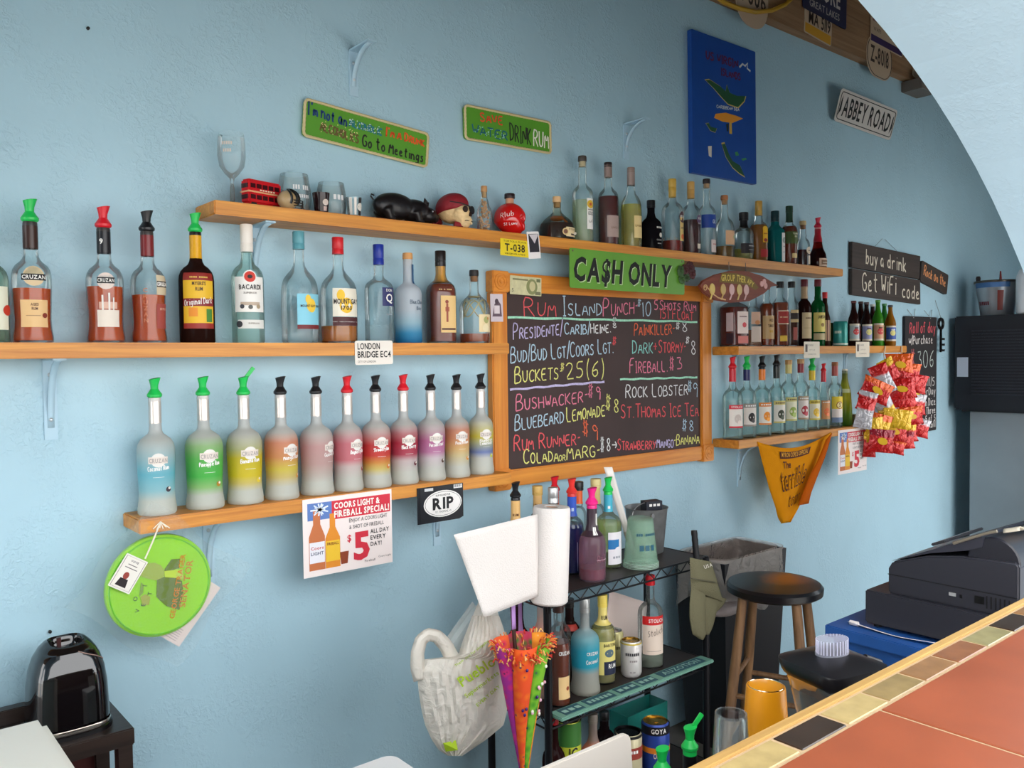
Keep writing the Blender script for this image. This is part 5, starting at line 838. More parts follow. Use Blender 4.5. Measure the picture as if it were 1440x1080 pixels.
p = at(1165.5, 480, -.030); tag(MB().lathe([(.016, 0), (.022, .06), (.0225, .12), (.0205, .12), (.018, .01)], 18, T=Matrix.Translation((p.x, -.030, Z_RM))).build('shot_glass', glass((90, 120, 60), .4)), 'small olive-green tumbler between whiskey bottle and teal can', 'glass')
BE = [(1200.5, 423, (50, 24, 20), (100, 34, 40), (190, 196, 196), 'brown beer bottle with maroon cap and pale neck band', -.105), (1210.5, 424, (44, 22, 20), (60, 30, 30), (206, 130, 120), 'dark brown beer bottle with pink label', -.042), (1218.5, 425, (44, 22, 20), (80, 60, 60), (150, 150, 190), 'dark brown beer bottle with lilac label', -.105), (1227, 428, (50, 26, 22), (206, 200, 190), (226, 206, 180), 'dark brown beer bottle with silver cap and cream label', -.042), (1234.5, 422, (70, 150, 40), (80, 150, 50), (222, 170, 130), 'light green beer bottle with peach label', -.105), (1243.5, 427, (50, 130, 50), (60, 130, 60), (176, 200, 130), 'green beer bottle with pale green label', -.042), (1252, 429, (170, 110, 30), (60, 60, 66), (60, 90, 170), 'amber beer bottle with blue label at the end of the row', -.105)]
for px, yt, gc, cc, lc, lb, yy in BE:
    rm(lb, px, yt, 15.5, 'beer', G_B, 'beer_bottle', Y=yy, g=gc, body=.6, cap=('screw', cc, .012, 1.25), neck=.0105, seg=18, labs=[('band', -1.1, 1.1, .12, .50, lc), ('strip', -1.1, 1.1, .12, .16, (228, 214, 190)), ('strip', -1.1, 1.1, .46, .50, (228, 214, 190)), ('dot', .2, .32, .07, (206, 60, 60) if lc[0] > 180 else (226, 214, 130)), ('text', '~BEER', .2, .38, .05, (90, 50, 50) if lc[0] > 120 else WT, .7)])
# right lower: vodkas
G_V = 'clear vodka bottles beside the chalkboard'
def rl(label, px, ytop, w, pc, neckc, lab1, lab2, emb, txt, style='std', Y=-.075, **k):
    cap = k.pop('cap', ('pour', pc)); labs = k.pop('labs', [('band', -.7, .95, .17, .50, lab1), ('strip', -.7, .95, .44, .50, lab2), ('dot', .2, .30, .055, emb, .0013, 1.2), ('dot', .35, .25, .03, [min(255, v + 30) for v in emb], .0018), ('text', txt, .12, .455, .028, WT if sum(lab2) < 460 else (90, 60, 40), 1.2), ('strip', -.7, .95, .17, .195, lab2)])
    k.setdefault('face', .62); return bottle(label, px, ytop, w, Z_RL, style, Y=Y, cap=cap, foil=(neckc, .83) if neckc else None, liq=k.pop('liq', ((206, 222, 218), .55, .10)), labs=labs, group=G_V, name='vodka_bottle', g=k.pop('g', (240, 250, 248)), **k)
rl('clear vodka bottle with red neck and red-banded white label, red pourer', 1030, 502, 28, RG, (206, 40, 56), (232, 222, 212), (206, 40, 56), (206, 190, 180), 'STOLICH')
rl('clear vodka bottle with navy neck, black sketch label and green pourer', 1050, 501, 26, GG, (30, 34, 90), (226, 214, 204), (150, 140, 130), (50, 44, 44), '~VANIL')
rl('clear vodka bottle with orange neck and orange fruit label, black pourer', 1071.5, 501, 26, KG, (232, 124, 40), (232, 222, 210), (226, 130, 50), (232, 140, 40), '~ORANJ')
rl('clear vodka bottle with green-edged label and tall black pourer', 1092, 499, 24, KG, (40, 44, 40), (228, 220, 206), (206, 190, 110), (60, 66, 50), '~CITROS')
rl('clear vodka bottle with cream cap and green pear label', 1109, 506, 23, None, (214, 196, 120), (228, 222, 190), (206, 196, 120), (150, 170, 80), '~PEARS', cap=('screw', (196, 150, 90), .022, 1.15))
rl('clear vodka bottle with dark red neck and red berry label', 1126, 505, 22, None, (140, 34, 44), (230, 216, 206), (176, 150, 120), (170, 50, 60), '~RAZBER', cap=('screw', (196, 150, 100), .022, 1.15))
rl('clear vodka bottle with yellow neck and lemon label, green pourer', 1142, 504, 22, GG, (226, 190, 40), (230, 220, 190), (222, 196, 60), (226, 180, 50), '~CITRON')
rl('shorter clear bottle with orange label and red pourer', 1158, 511, 18, RG, (206, 34, 50), (206, 140, 84), (206, 140, 84), (222, 110, 60), '~PEACH', style='slope', neck=.0115)
rl('clear bottle with cork stopper and yellow S label', 1174, 509, 21, None, (170, 70, 60), (232, 200, 60), (228, 222, 214), (190, 70, 50), 'S', cap=('cork', (150, 90, 50), (190, 130, 80)), labs=[('band', -.8, 1.0, .08, .50, (228, 214, 206)), ('strip', -.8, 1.0, .30, .50, (232, 200, 50)), ('dot', .3, .36, .06, (150, 60, 40)), ('dot', .3, .36, .048, (236, 220, 150), .0019), ('text', 'S', .3, .335, .06, (120, 40, 30), .3, .0025), ('strip', -.8, 1.0, .08, .16, (110, 130, 160))])
bottle('tall tapering yellow-green liqueur bottle with white cap', 1188, 519, 21, Z_RL, 'taper', Y=-.07, cap=('screw', (236, 228, 206), .022, 1.0), frost=[(0, (60, 110, 30)), (.2, (110, 150, 30)), (.5, (206, 196, 30)), (.75, (170, 170, 30)), (1, (70, 90, 30))], labs=[('band', -1.4, 1.4, .60, .67, (206, 206, 150))], neck=.014, name='liqueur_bottle', face=.6)
p = at(1203, 590, -.08); t = thing('condiment_cup', 'small clear cup of brown packets on the shelf end by the chip bags', 'cup', (p.x, -.08, Z_RL)); MB().lathe([(.026, 0), (.034, .055), (.032, .055), (.024, .003)], 18).build('cup_wall', glass((230, 226, 214), .15), t)
for q in range(4): MB().box(-.012, .012, -.002, .002, 0, .045, T=Matrix.Translation((.006 * (q - 1.5), .006 * (q - 1.5), .006)) @ Matrix.Rotation(.5 * q, 4, 'Z')).build('packet', paint(((190, 120, 70), (206, 150, 90), (226, 206, 180), (176, 100, 60))[q], .5), t)

# ================================================================== knick-knacks on the upper shelf
def remesh(o, vox):
    md = o.modifiers.new('blend', 'REMESH'); md.mode = 'VOXEL'; md.voxel_size = vox; md.use_smooth_shade = True
    m2 = o.modifiers.new('relax', 'SMOOTH'); m2.iterations = 6; m2.factor = 0.5; return o
YS = -0.075
CLEAR = glass((248, 252, 252), .07)
p = at(327, 280, YS)
t = thing('wine_glass', 'tall clear stemmed wine glass with printed rim lettering on the upper shelf end', 'glass', (p.x, YS, Z_UP))
H = at(327, 188, YS).z - Z_UP; R = width_at(Vector((p.x, YS, Z_UP + .1)), 40) / 2
MB().lathe([(R * .8, 0), (R * .8, .002), (R * .4, .006), (.005, .012), (.0042, H * .33), (.007, H * .38), (R * .5, H * .44), (R * .88, H * .54), (R, H * .68), (R * .98, H * .85), (R * .90, H)], 28, cap1=False).build('glass', CLEAR, t, smooth=60)
MB().lathe([(.0065, .012), (.006, .05), (.004, .06)], 10).build('stem_core', glass((190, 196, 196), .15), t)
pr = [(R * .98, H * .5), (R, H * .8)]
for q, tx in enumerate(('~HAPPY', '~HOUR')):
    f = skin(pr, 0, .001); mb = MB(); V, F, W = layout(tx, 0); mb.add([f(-.7 + (x - W / 2) * .22, H * (.80 - .10 * q) + y * .012) for x, y in V], F); mb.build('lettering', paint((206, 190, 176), .5), t, smooth=0)
# double-decker bus
p = at(367, 285, YS); t = thing('toy_bus', 'red toy double-decker bus on the upper shelf', 'toy', (p.x, YS - .005, Z_UP), (0, 0, rad(15)))
bw, bl, bh = .036, .112, .074; RED = paint((196, 26, 34), .25)
MB().box(-bl / 2, bl / 2, -bw / 2, bw / 2, .008, bh).build('body', RED, t, bevel=.005, bseg=3)
CRM = paint((222, 170, 120), .4)
MB().box(-bl / 2 - .0005, bl / 2 + .0005, -bw / 2 - .0005, bw / 2 + .0005, .038, .042).build('cream_stripe', CRM, t)
for zz in (.020, .050):
    for k in range(5): MB().box(-.05 + k * .020, -.034 + k * .020, -bw / 2 - .0008, -bw / 2 + .002, zz, zz + .012).build('window', paint((60, 16, 20), .15), t)
    MB().box(-bl / 2 - .0008, -bl / 2 + .002, -.013, .013, zz, zz + .012).build('window', paint((60, 16, 20), .15), t)
letters(mb := MB(), '~LONDON', lambda u, v: (u, -bw / 2 - .0012, v), .005, .0435, .005, .05); mb.build('lettering', paint((236, 220, 190)), t, smooth=0)
for xx in (-.036, .036):
    for yy in (-1, 1): MB().lathe([(.009, 0), (.009, .006), (.004, .007)], 14, T=Matrix.Translation((xx, yy * (bw / 2 - .004), .009)) @ Matrix.Rotation(pi / 2 * yy, 4, 'X')).build('wheel', paint(BLACK, .5), t)
def tumbler(px, ytop, w, label, prof, name='tumbler', Y=YS, mat=CLEAR, body=None, zb=Z_UP, deco=(), group=None):
    p = at(px, ytop + 30, Y); H = at(px, ytop, Y).z - zb; R = width_at(Vector((p.x, Y, zb)), w) / 2
    t = thing(name, label, 'glass', (p.x, Y, zb), (0, 0, -.5 * atan2(p.x, 2.25)), group)
    ou = [(r * R, z * H) for r, z in prof]; inn = [(max(.001, r * R - .002), max(z * H, .006)) for r, z in reversed(prof)]
    MB().lathe(ou + inn, 26, cap1=True).build('glass', mat, t, smooth=50)
    for d in deco:
        if d[0] == 'band': wrap(ou, 0, .0006, d[1], d[2], d[3] * H, d[4] * H, 'print', paint(d[5], .4), t, 14)
        if d[0] == 'dot':
            f = skin(ou, 0, .0014); r_ = d[3] * H; rb = radius_at(ou, d[2] * H); mb = MB(); mb.add([f(d[1], d[2] * H)] + [f(d[1] + r_ * cos(2 * pi * q / 14) / rb, d[2] * H + r_ * sin(2 * pi * q / 14)) for q in range(14)], [(0, 1 + q, 1 + (q + 1) % 14) for q in range(14)]); mb.build('emblem', paint(d[4], .4), t)
        if d[0] == 'text':
            f = skin(ou, 0, .0018); V, F, W = layout(d[1], 0); mb = MB(); mb.add([f(d[2] + (x - W / 2) * d[5] / W, d[3] * H + y * d[4] * H) for x, y in V], F); mb.build('lettering', paint(d[6], .4), t, smooth=0)
    return t
ROUNDG = [(.72, 0), (.9, .1), (1, .35), (.98, .6), (.82, 1)]; STR = [(.82, 0), (.86, .05), (1, 1)]
tumbler(414, 246, 48, 'round stemless glass with etched print behind the mini helmet', ROUNDG, 'stemless_glass', -.048, deco=[('text', '~RUM PUB', .2, .55, .16, 1.0, (226, 226, 226)), ('text', '~ISLAND', .3, .35, .12, .8, (226, 226, 226))])
tumbler(466, 258, 44, 'round stemless glass with etched print behind the black shot glass', ROUNDG, 'stemless_glass', -.048, deco=[('text', '~RUM', .25, .45, .2, .7, (226, 226, 226))])
tumbler(452, 272, 25, 'black shot glass with white emblem', [(.72, 0), (.76, .05), (1, 1)], 'shot_glass', -.112, paint((36, 20, 22), .15), deco=[('dot', .35, .5, .16, (206, 190, 180)), ('band', .1, .6, .08, .3, (190, 160, 150))])
tumbler(498, 278, 22, 'clear shot glass with black round emblem and white stripes', [(.78, 0), (.82, .06), (1, 1)], 'shot_glass', -.10, CLEAR, deco=[('band', -.9, -.5, .1, .95, (226, 220, 212)), ('band', -.2, .1, .1, .95, (222, 214, 206)), ('band', .45, 1.1, .1, .95, (40, 34, 34)), ('dot', .75, .5, .2, (222, 216, 206))])
# mini helmet
p = at(405, 290, -.122); t = thing('mini_helmet', 'miniature black and tan football helmet with face guard on the upper shelf', 'helmet', (p.x, -.122, Z_UP - .002), (0, 0, rad(40)))
mb = MB(); mb.grid(lambda u, v: (.026 * sin(pi * (.08 + .80 * v)) * cos(2 * pi * u), .030 * sin(pi * (.08 + .80 * v)) * sin(2 * pi * u), .027 + .026 * cos(pi * (.08 + .80 * v))), 22, 12, True); mb.v = [(x, y, max(z, .001)) for x, y, z in mb.v]; mb.build('shell', paint((176, 150, 110), .25), t)
for q in range(5):
    mb = MB(); a0 = -2.9 + q * .55; mb.tube([(.0278 * sin(b) * cos(a0 + .5 * sin(b)), .0318 * sin(b) * sin(a0 + .5 * sin(b)), .027 + .0275 * cos(b)) for b in [.1 + k * .22 for k in range(10)]], .0036, 5); mb.build('stripe', paint(BLACK, .3), t)
mb = MB()
for zz in (.006, .014, .021): mb.tube([(.026 * sin(a), -.020 - .022 * cos(a), zz) for a in [-1.2 + .3 * k for k in range(9)]], .0016, 6)
mb.tube([(0, -.043, .004), (0, -.043, .022)], .0016, 6); mb.build('face_guard', paint(BLACK, .3), t)
# black pig
p = at(566, 305, YS); t = thing('pig_figurine', 'black pig figurine lying along the upper shelf', 'figurine', (p.x, YS, Z_UP))
mb = MB(); mb.ball((-.03, 0, .052), .075, .036, .042, 20, 14); mb.ball((.045, 0, .046), .055, .032, .036, 18, 12); mb.ball((.092, 0, .036), .036, .026, .027, 16, 12); mb.tube([(.105, 0, .034), (.132, 0, .028)], [.018, .014], 12)
for xx, yy in ((-.075, .022), (-.070, -.022), (.030, .022), (.035, -.022)): mb.tube([(xx, yy, .04), (xx + .012, yy * 1.05, .012), (xx + .03, yy * 1.05, .007)], [.017, .011, .008], 10)
pig = remesh(mb.build('body', paint((24, 20, 22), .35), t), .0035)
for s_ in (-1, 1):
    mb = MB(); mb.grid(lambda u, v: (.070 + .020 * v - .004 * u, s_ * (.012 + .020 * u * (1 - .5 * v)), .062 + .018 * sin(pi * u) * (1 - v) + .010 * u), 6, 6); mb.build('ear', paint((24, 20, 22) if s_ < 0 else (186, 140, 96), .4), t, solid=.003)
mb = MB(); mb.tube([(-.103, 0, .065), (-.112, 0, .075), (-.107, .006, .083), (-.100, 0, .078)], .0025, 6); mb.build('tail', paint((24, 20, 22), .4), t)
for s_ in (-1, 1): MB().ball((.098, s_ * .024, .046), .003, None, None, 8, 6).build('eye', paint((150, 150, 150), .2), t)
# pirate skull
def facing(px, py, Y, ang): return (at(px, py, Y).x, Y, Z_UP), (0, 0, rad(ang))
l_, r_ = facing(641, 305, -.092, 22)
t = thing('pirate_skull', 'pirate skull ornament with red bandana and black eye patch', 'skull', l_, r_)
BONE = paint((222, 190, 140), .5, bump=.4, bscale=90, vary=.15, vscale=40)
mb = MB(); mb.ball((0, .014, .064), .044, .052, .046, 20, 14); mb.ball((0, -.018, .048), .034, .034, .036, 18, 12); mb.ball((0, -.032, .026), .025, .024, .022, 16, 10); mb.ball((.026, -.026, .052), .014, .014, .010, 10, 8); mb.ball((-.026, -.026, .052), .014, .014, .010, 10, 8); mb.ball((0, -.030, .010), .022, .020, .0095, 14, 8); remesh(mb.build('skull', BONE, t), .0028)
DKM = paint((40, 22, 16), .7)
MB().ball((-.0155, -.046, .058), .0115, .008, .0105, 14, 10).build('eye_socket', DKM, t)
MB().prism([(-.004, .036), (.004, .036), (0, .050)], -.059, -.048).build('nose_hole', DKM, t)
MB().box(-.019, .019, -.054, -.045, .0200, .0222).build('mouth_gap', DKM, t)
for k in range(7):
    for zz in (.0225, .0125): MB().box(-.0175 + k * .005, -.0132 + k * .005, -.0575 + abs(k - 3) * .0016, -.045, zz, zz + .0075).build('tooth', paint((232, 206, 160), .35), t, bevel=.001)
MB().prism(ell(.0155, .058, .015, .0135, 18), -.0535, -.047).build('eye_patch', paint((16, 14, 16), .4), t)
mb = MB(); mb.tube([(.03, -.043, .062), (.0, -.053, .068), (-.03, -.038, .076), (-.044, -.006, .082)], .002, 6); mb.build('patch_strap', paint((16, 14, 16), .4), t)
BAN = paint((132, 22, 34), .6, bump=.3, bscale=70)
mb = MB(); mb.grid(lambda u, v: (.0475 * sin(pi * .62 * v) * sin(2 * pi * u) * (1 + .03 * sin(14 * pi * u) * v), .014 - .0555 * sin(pi * .62 * v) * cos(2 * pi * u), .064 + .050 * cos(pi * .62 * v) + .010 * v * cos(2 * pi * u) + .008 * v), 40, 12, True); mb.build('bandana', BAN, t, solid=.002)
mb = MB(); mb.ball((.0, .064, .050), .014, .012, .012, 12, 8); mb.tube([(0, .068, .046), (-.012, .074, .030), (-.018, .078, .008)], [.009, .012, .006], 8); mb.tube([(0, .068, .046), (.012, .072, .028), (.016, .078, .006)], [.009, .012, .006], 8); mb.build('bandana_knot', BAN, t)
mb = MB(); mb.tube([(-.03, -.012, .011), (-.012, -.03, .009), (.016, -.034, .0075)], [.010, .008, .006], 8); mb.build('bandana_tail', BAN, t)
# shells bottle
p = at(682, 300, YS); Hs = at(682, 262, YS).z - Z_UP
t = bottle('small clear bottle packed with seashells between two skulls', 682, 262, 21, Z_UP, 'slope', cap=('cork', (190, 140, 90), (206, 160, 110)), name='shell_bottle', face=0, neck=.010)
mb = MB(); random.seed(3)
for k in range(70):
    z = random.uniform(.008, Hs * .72); rr = .017 if z < Hs * .45 else .008; a = random.random() * 6.28; q = rr * sqrt(random.random()); mb.ball((q * cos(a), q * sin(a), z), random.uniform(.004, .007), random.uniform(.003, .006), random.uniform(.003, .005), 7, 5)
o = mb.build('seashells', paint((206, 160, 120), .6, vary=.25, vscale=180), t); o['kind'] = 'stuff'
# red skull bottle
l_, r_ = facing(717, 308, YS, 50)
t = thing('skull_bottle', 'glossy red skull-shaped liquor bottle with dark stopper', 'bottle', (l_[0], l_[1], l_[2] - .0055), r_)
def skullfn(u, v):
    th = pi * v; ph = 2 * pi * u; d = Vector((sin(th) * sin(ph), -sin(th) * cos(ph), -cos(th))); x, y, z = d.x * .046, d.y * .056, .062 + d.z * .056
    if z < .05:
        k = (0.05 - z) / .05; x *= 1 - .35 * k; y = y * (1 - .15 * k) - .012 * k
    for ex in (-.019, .019):
        if d.y < 0: y += .016 * math.exp(-((x - ex) ** 2 + (z - .060) ** 2) / .00013)
    if d.y < 0: y += .010 * math.exp(-(x ** 2 / .00003 + (z - .044) ** 2 / .00008)); y -= .006 * math.exp(-(x ** 2 / .0008 + (z - .024) ** 2 / .0002)); y += .004 * math.exp(-((z - .019) ** 2) / .000006) * (abs(x) < .022)
    return (x, y, max(z, .001))
MB().grid(skullfn, 48, 40, True).build('glass', paint((206, 26, 24), .08, spec=.7), t, smooth=60)
MB().lathe([(.016, .112), (.0145, .122), (.0145, .134)], 18).build('neck', paint((206, 150, 120), .2), t)
MB().lathe([(.0175, .132), (.0185, .134), (.0185, .146), (.017, .149)], 20).build('stopper', paint((40, 24, 26), .4), t)
mb = MB(); hand(mb, 'Rlub', lambda u, v: (-.0468 * cos((u) / .05), .0565 * sin(-u / .05) , v), -.030, .060, .014, .068, .016, .0016); mb.build('hand_lettering', paint((240, 226, 220), .5), t, smooth=0)
mb = MB(); hand(mb, 'St Luwu', lambda u, v: (-.0435 * cos((u) / .05), .0535 * sin(-u / .05), v), -.02, .034, .024, .038, .010, .0013); mb.build('hand_lettering', paint((240, 226, 220), .5), t, smooth=0)
# squat pyrat-style bottle with ribbon
t = bottle('squat dark rum bottle with cork, orange ribbon and cream label', 784, 277, 48, Z_UP, 'squat', cap=('cork', (222, 180, 130), (206, 160, 110)), liq=((54, 18, 16), .42, .9), g=(226, 226, 214), labs=[('band', .15, 1.05, .06, .30, (228, 206, 160)), ('dot', .12, .18, .09, (222, 196, 140), .001, 1), ('dot', .12, .18, .06, (120, 80, 60), .0016, 1), ('text', 'PYRAT', .62, .22, .045, (140, 110, 80), .6), ('strip', .5, .95, .10, .14, (60, 40, 40))], face=.5, neck=.0145, name='rum_bottle')
mb = MB(); mb.tube([(.018 * cos(a), .018 * sin(a), .080) for a in [2 * pi * k / 16 for k in range(16)]], .0075, 8, True); mb.build('ribbon_band', paint((226, 120, 30), .5), t)
mb = MB(); mb.grid(lambda u, v: (.016 + .034 * v + .010 * (u - .5), -.014 - .026 * v, .080 - .055 * v + .004 * sin(4 * v)), 3, 10); mb.build('ribbon_tail', paint((222, 110, 30), .5), t, solid=.0008)
MB().lathe([(.004, 0), (.006, .006), (.001, .01)], 8, T=Matrix.Translation((.052, -.042, .018))).build('ribbon_charm', paint((230, 220, 210), .3), t)

# ================================================================== things hung below the shelves
# green flying disc in a clear wrapper
def fz(x, y, Y=-.125): return at(130 + .18518 * x, 730 + .18518 * y, Y)
dc = fz(525, 512); t = thing('flying_disc', 'lime green plastic flying disc with a printed portrait hung in clear wrap', 'disc', (dc.x, -.118, dc.z))
DG = (126, 206, 34); Rd = .131
MB().lathe([(Rd * .98, .020), (Rd, .014), (Rd * .985, .004), (Rd * .93, -.001), (Rd * .86, .0), (.001, .0)], 56, cap0=False, T=Matrix.Rotation(pi / 2, 4, 'X') @ Matrix.Scale(-1, 4, (0, 0, 1))).build('disc', paint((142, 206, 18), .3, spec=.5), t)
mb = MB(); mb.tube([(Rd * .93 * cos(2 * pi * k / 48), -.001, Rd * .93 * sin(2 * pi * k / 48)) for k in range(48)], .0022, 5, True); mb.build('rim_ridge', paint((104, 186, 30), .3), t)
def dpoly(pts): 
    o = [];
    for x, y in pts:
        q = fz(x, y, -.12); o.append((q.x - dc.x, q.z - dc.z))
    a = sum(o[i][0] * o[(i + 1) % len(o)][1] - o[(i + 1) % len(o)][0] * o[i][1] for i in range(len(o)))
    return o if a > 0 else o[::-1]
patch(t, dpoly([(400, 340), (470, 330), (520, 350), (548, 395), (540, 440), (480, 465), (410, 450), (360, 430)]), (150, 168, 62), 'portrait_head', -.0028)
patch(t, dpoly([(548, 380), (600, 305), (665, 300), (660, 375), (625, 380), (640, 450), (680, 470), (690, 560), (660, 690), (560, 660), (485, 590), (490, 455), (545, 440)]), (96, 116, 44), 'portrait_jacket', -.0024)
patch(t, dpoly([(545, 395), (680, 378), (690, 450), (548, 440)]), (176, 200, 70), 'portrait_shirt', -.0034)
a_ = dpoly([(585, 762), (710, 268), (650, 700), (760, 310)])
for tx, i0, i1, h_ in (("GEORGE TRAGER", (625, 757), (712, 268), .0125), ("SENATOR", (705, 672), (768, 312), .0155)):
    A, B = fz(*i0), fz(*i1); L_ = sqrt((B.x - A.x) ** 2 + (B.z - A.z) ** 2); ang = math.degrees(atan2(B.z - A.z, B.x - A.x)); mb = MB(); letters(mb, tx, plane(-.0042), A.x - dc.x, A.z - dc.z, h_, L_, 'l', 1, 0, ang); mb.build('lettering', paint((196, 120, 30), .5), t, smooth=0)
for ch, x, y in (('V', 360, 700), ('O', 345, 610), ('T', 455, 570), ('E', 405, 655), ('I', 418, 510)):
    A = fz(x, y); mb = MB(); letters(mb, ch, plane(-.0034), A.x - dc.x, A.z - dc.z, .010, None, 'c', 1, 0, 75); mb.build('lettering', paint((70, 96, 40), .5), t, smooth=0)
patch(t, dpoly([(365, 590), (400, 570), (440, 590), (430, 650), (380, 660)]), (156, 160, 60), 'seal_print', -.0026); patch(t, dpoly([(370, 480), (390, 500), (385, 560), (355, 590)]), (120, 150, 60), 'flag_print', -.0026)
WR = film((222, 236, 238), .10, .08, .6)
mb = MB(); mb.grid(lambda u, v: (-.165 + .33 * u + .008 * sin(9 * v), -.006 - .004 * sin(13 * u + 7 * v), -.15 + .305 * v + .008 * sin(8 * u)), 20, 20, T=Matrix.Rotation(rad(40), 4, 'Y'))
mb.v = [(x, -.0236 - .002 * sin(60 * x), z) if z > 1.158 - dc.z else (x, y, z) for x, y, z in mb.v]   # gathered in front of the shelf edge
mb.build('clear_wrap', WR, t)
mb = MB(); S0 = fz(518, 20, -.145); S1 = fz(400, 300, -.13)
mb.tube([(S0.x - dc.x, -.027, S0.z - dc.z), ((S0.x + S1.x) / 2 - dc.x, -.022, (S0.z + S1.z) / 2 - dc.z), (S1.x - dc.x, -.012, S1.z - dc.z)], .0022, 6)
for k in range(6): mb.tube([(S0.x - dc.x, -.026, S0.z - dc.z), (S0.x - dc.x - .018 + .008 * k, -.026, S0.z - dc.z - .016 - .003 * (k % 2))], .0013, 5)
mb.build('string', paint((236, 226, 206), .7), t)
cA = [fz(x, y, -.128) for x, y in ((275, 248), (422, 318), (255, 575), (120, 512))]; cc = sum(cA, Vector()) / 4
s = sign('name_card', 'small white name card with a red and black portrait tied over the green disc', 'card', cc.x, cc.z, .058, .086, 33, -.1305, .0008, paint((232, 226, 216), .5), .002)
mb = MB(); mb.tube([(x, -.0004, z) for x, z in rect(-.025, .025, -.039, .039)], .0006, 4, True); mb.build('border_line', paint((120, 110, 100)), s)
patch(s, [(-.016, -.034), (.012, -.034), (.008, -.014), (-.012, -.014)], (36, 26, 30), 'portrait_jacket'); patch(s, ell(-.002, -.006, .007, .009, 14), (150, 60, 50), 'portrait_head'); patch(s, rect(-.016, .016, .012, .014), (120, 110, 110), 'print_line'); patch(s, rect(-.012, .012, .020, .022), (120, 110, 110), 'print_line'); words(s, [("VOTE", 0, .028, .005, None, (60, 50, 60))])
q0 = fz(550, 1015, -.112); s = sign('flyer', 'white paper flyer sticking out behind the green disc', 'paper', q0.x + .03, q0.z + .125, .175, .175, 40, -.096, .0008, paint((226, 208, 202), .6), .001)
for k in range(6): patch(s, rect(-.07, .07, -.08 + .006 * k, -.0785 + .006 * k), (176, 160, 160), 'print_line')
# orange towel
TW = (232, 148, 16)
Lp = [(1065, 621), (1072, 650), (1082, 688), (1090, 712), (1094, 728), (1099, 736)]; Rp = [(1169, 608), (1158, 634), (1146, 660), (1134, 690), (1124, 712), (1112, 734)]
def lerp(a, b, t_): return (a[0] + (b[0] - a[0]) * t_, a[1] + (b[1] - a[1]) * t_)
def along(P_, v):
    k = min(len(P_) - 2, int(v * (len(P_) - 1))); return lerp(P_[k], P_[k + 1], v * (len(P_) - 1) - k)
def towel(u, v, dy=0.0):
    a, b = along(Lp, v), along(Rp, v); x, y = lerp(a, b, u); y += 15 * sin(pi * u) * (1 - v) ** 2 * (1 if v < 1 else 0); return at(x, y, -.1425 - .026 * sin(pi * u) * (1 - v * .6) - .012 * sin(2.2 * pi * u) * v - dy)
o_ = towel(.5, 1.0); t = thing('towel', 'orange terry towel with dark lettering pinned to the shelf edge', 'towel', o_)
def tl(u, v, dy=0.0): return tuple(towel(u, v, dy) - o_)
TM = paint(TW, .9, bump=.5, bscale=400, spec=.1)
MB().grid(lambda u, v: tl(u, v), 24, 24).build('cloth', TM, t, solid=.003)
def foldp(u, v):
    a = along([(1170, 609), (1161, 640), (1150, 668), (1140, 694), (1137, 708)], v); b = along([(1162, 618), (1150, 648), (1137, 672), (1128, 696), (1122, 711)], v); x, y = lerp(a, b, u); return tuple(at(x, y, -.176 - .008 * sin(pi * u)) - o_)
MB().grid(foldp, 6, 12).build('folded_edge', paint((206, 96, 12), .9, bump=.5, bscale=400, spec=.1), t, solid=.003)
def tput(u, v): return tl(u, v, .0045)
MARO = paint((84, 30, 20), .8)
MB().grid(lambda u, v: tput(.30 + .44 * u, .05 + .085 * v + .0 * u), 12, 3).build('print_band', MARO, t)
mb = MB(); letters(mb, "MYRON COPE'S OFFICIAL", lambda a, b: tl(a, b, .0062), .325, .115, -.055, .39, 'l', 1); mb.build('lettering', paint((236, 170, 60), .8), t, smooth=0)
mb = MB(); letters(mb, "The", tput, .34, .24, -.07, .13, 'l', 1); mb.build('lettering', MARO, t, smooth=0)
for dx, dy, c, e, bo_ in ((0, 0, MARO, .0045, 2), (.012, .010, TM, .0062, 0)):
    mb = MB(); letters(mb, "terrible", lambda a, b: tl(a, b, e), .27 + dx, .46 - dy, -.21 + dy * 2, .52 - 2 * dx, 'l', bo_); mb.build('lettering', c, t, smooth=0)
    mb = MB(); letters(mb, "tow", lambda a, b: tl(a, b, e), .44 + dx, .70 - dy, -.18 + dy * 2, .34 - 2 * dx, 'l', bo_); mb.build('lettering', c, t, smooth=0)
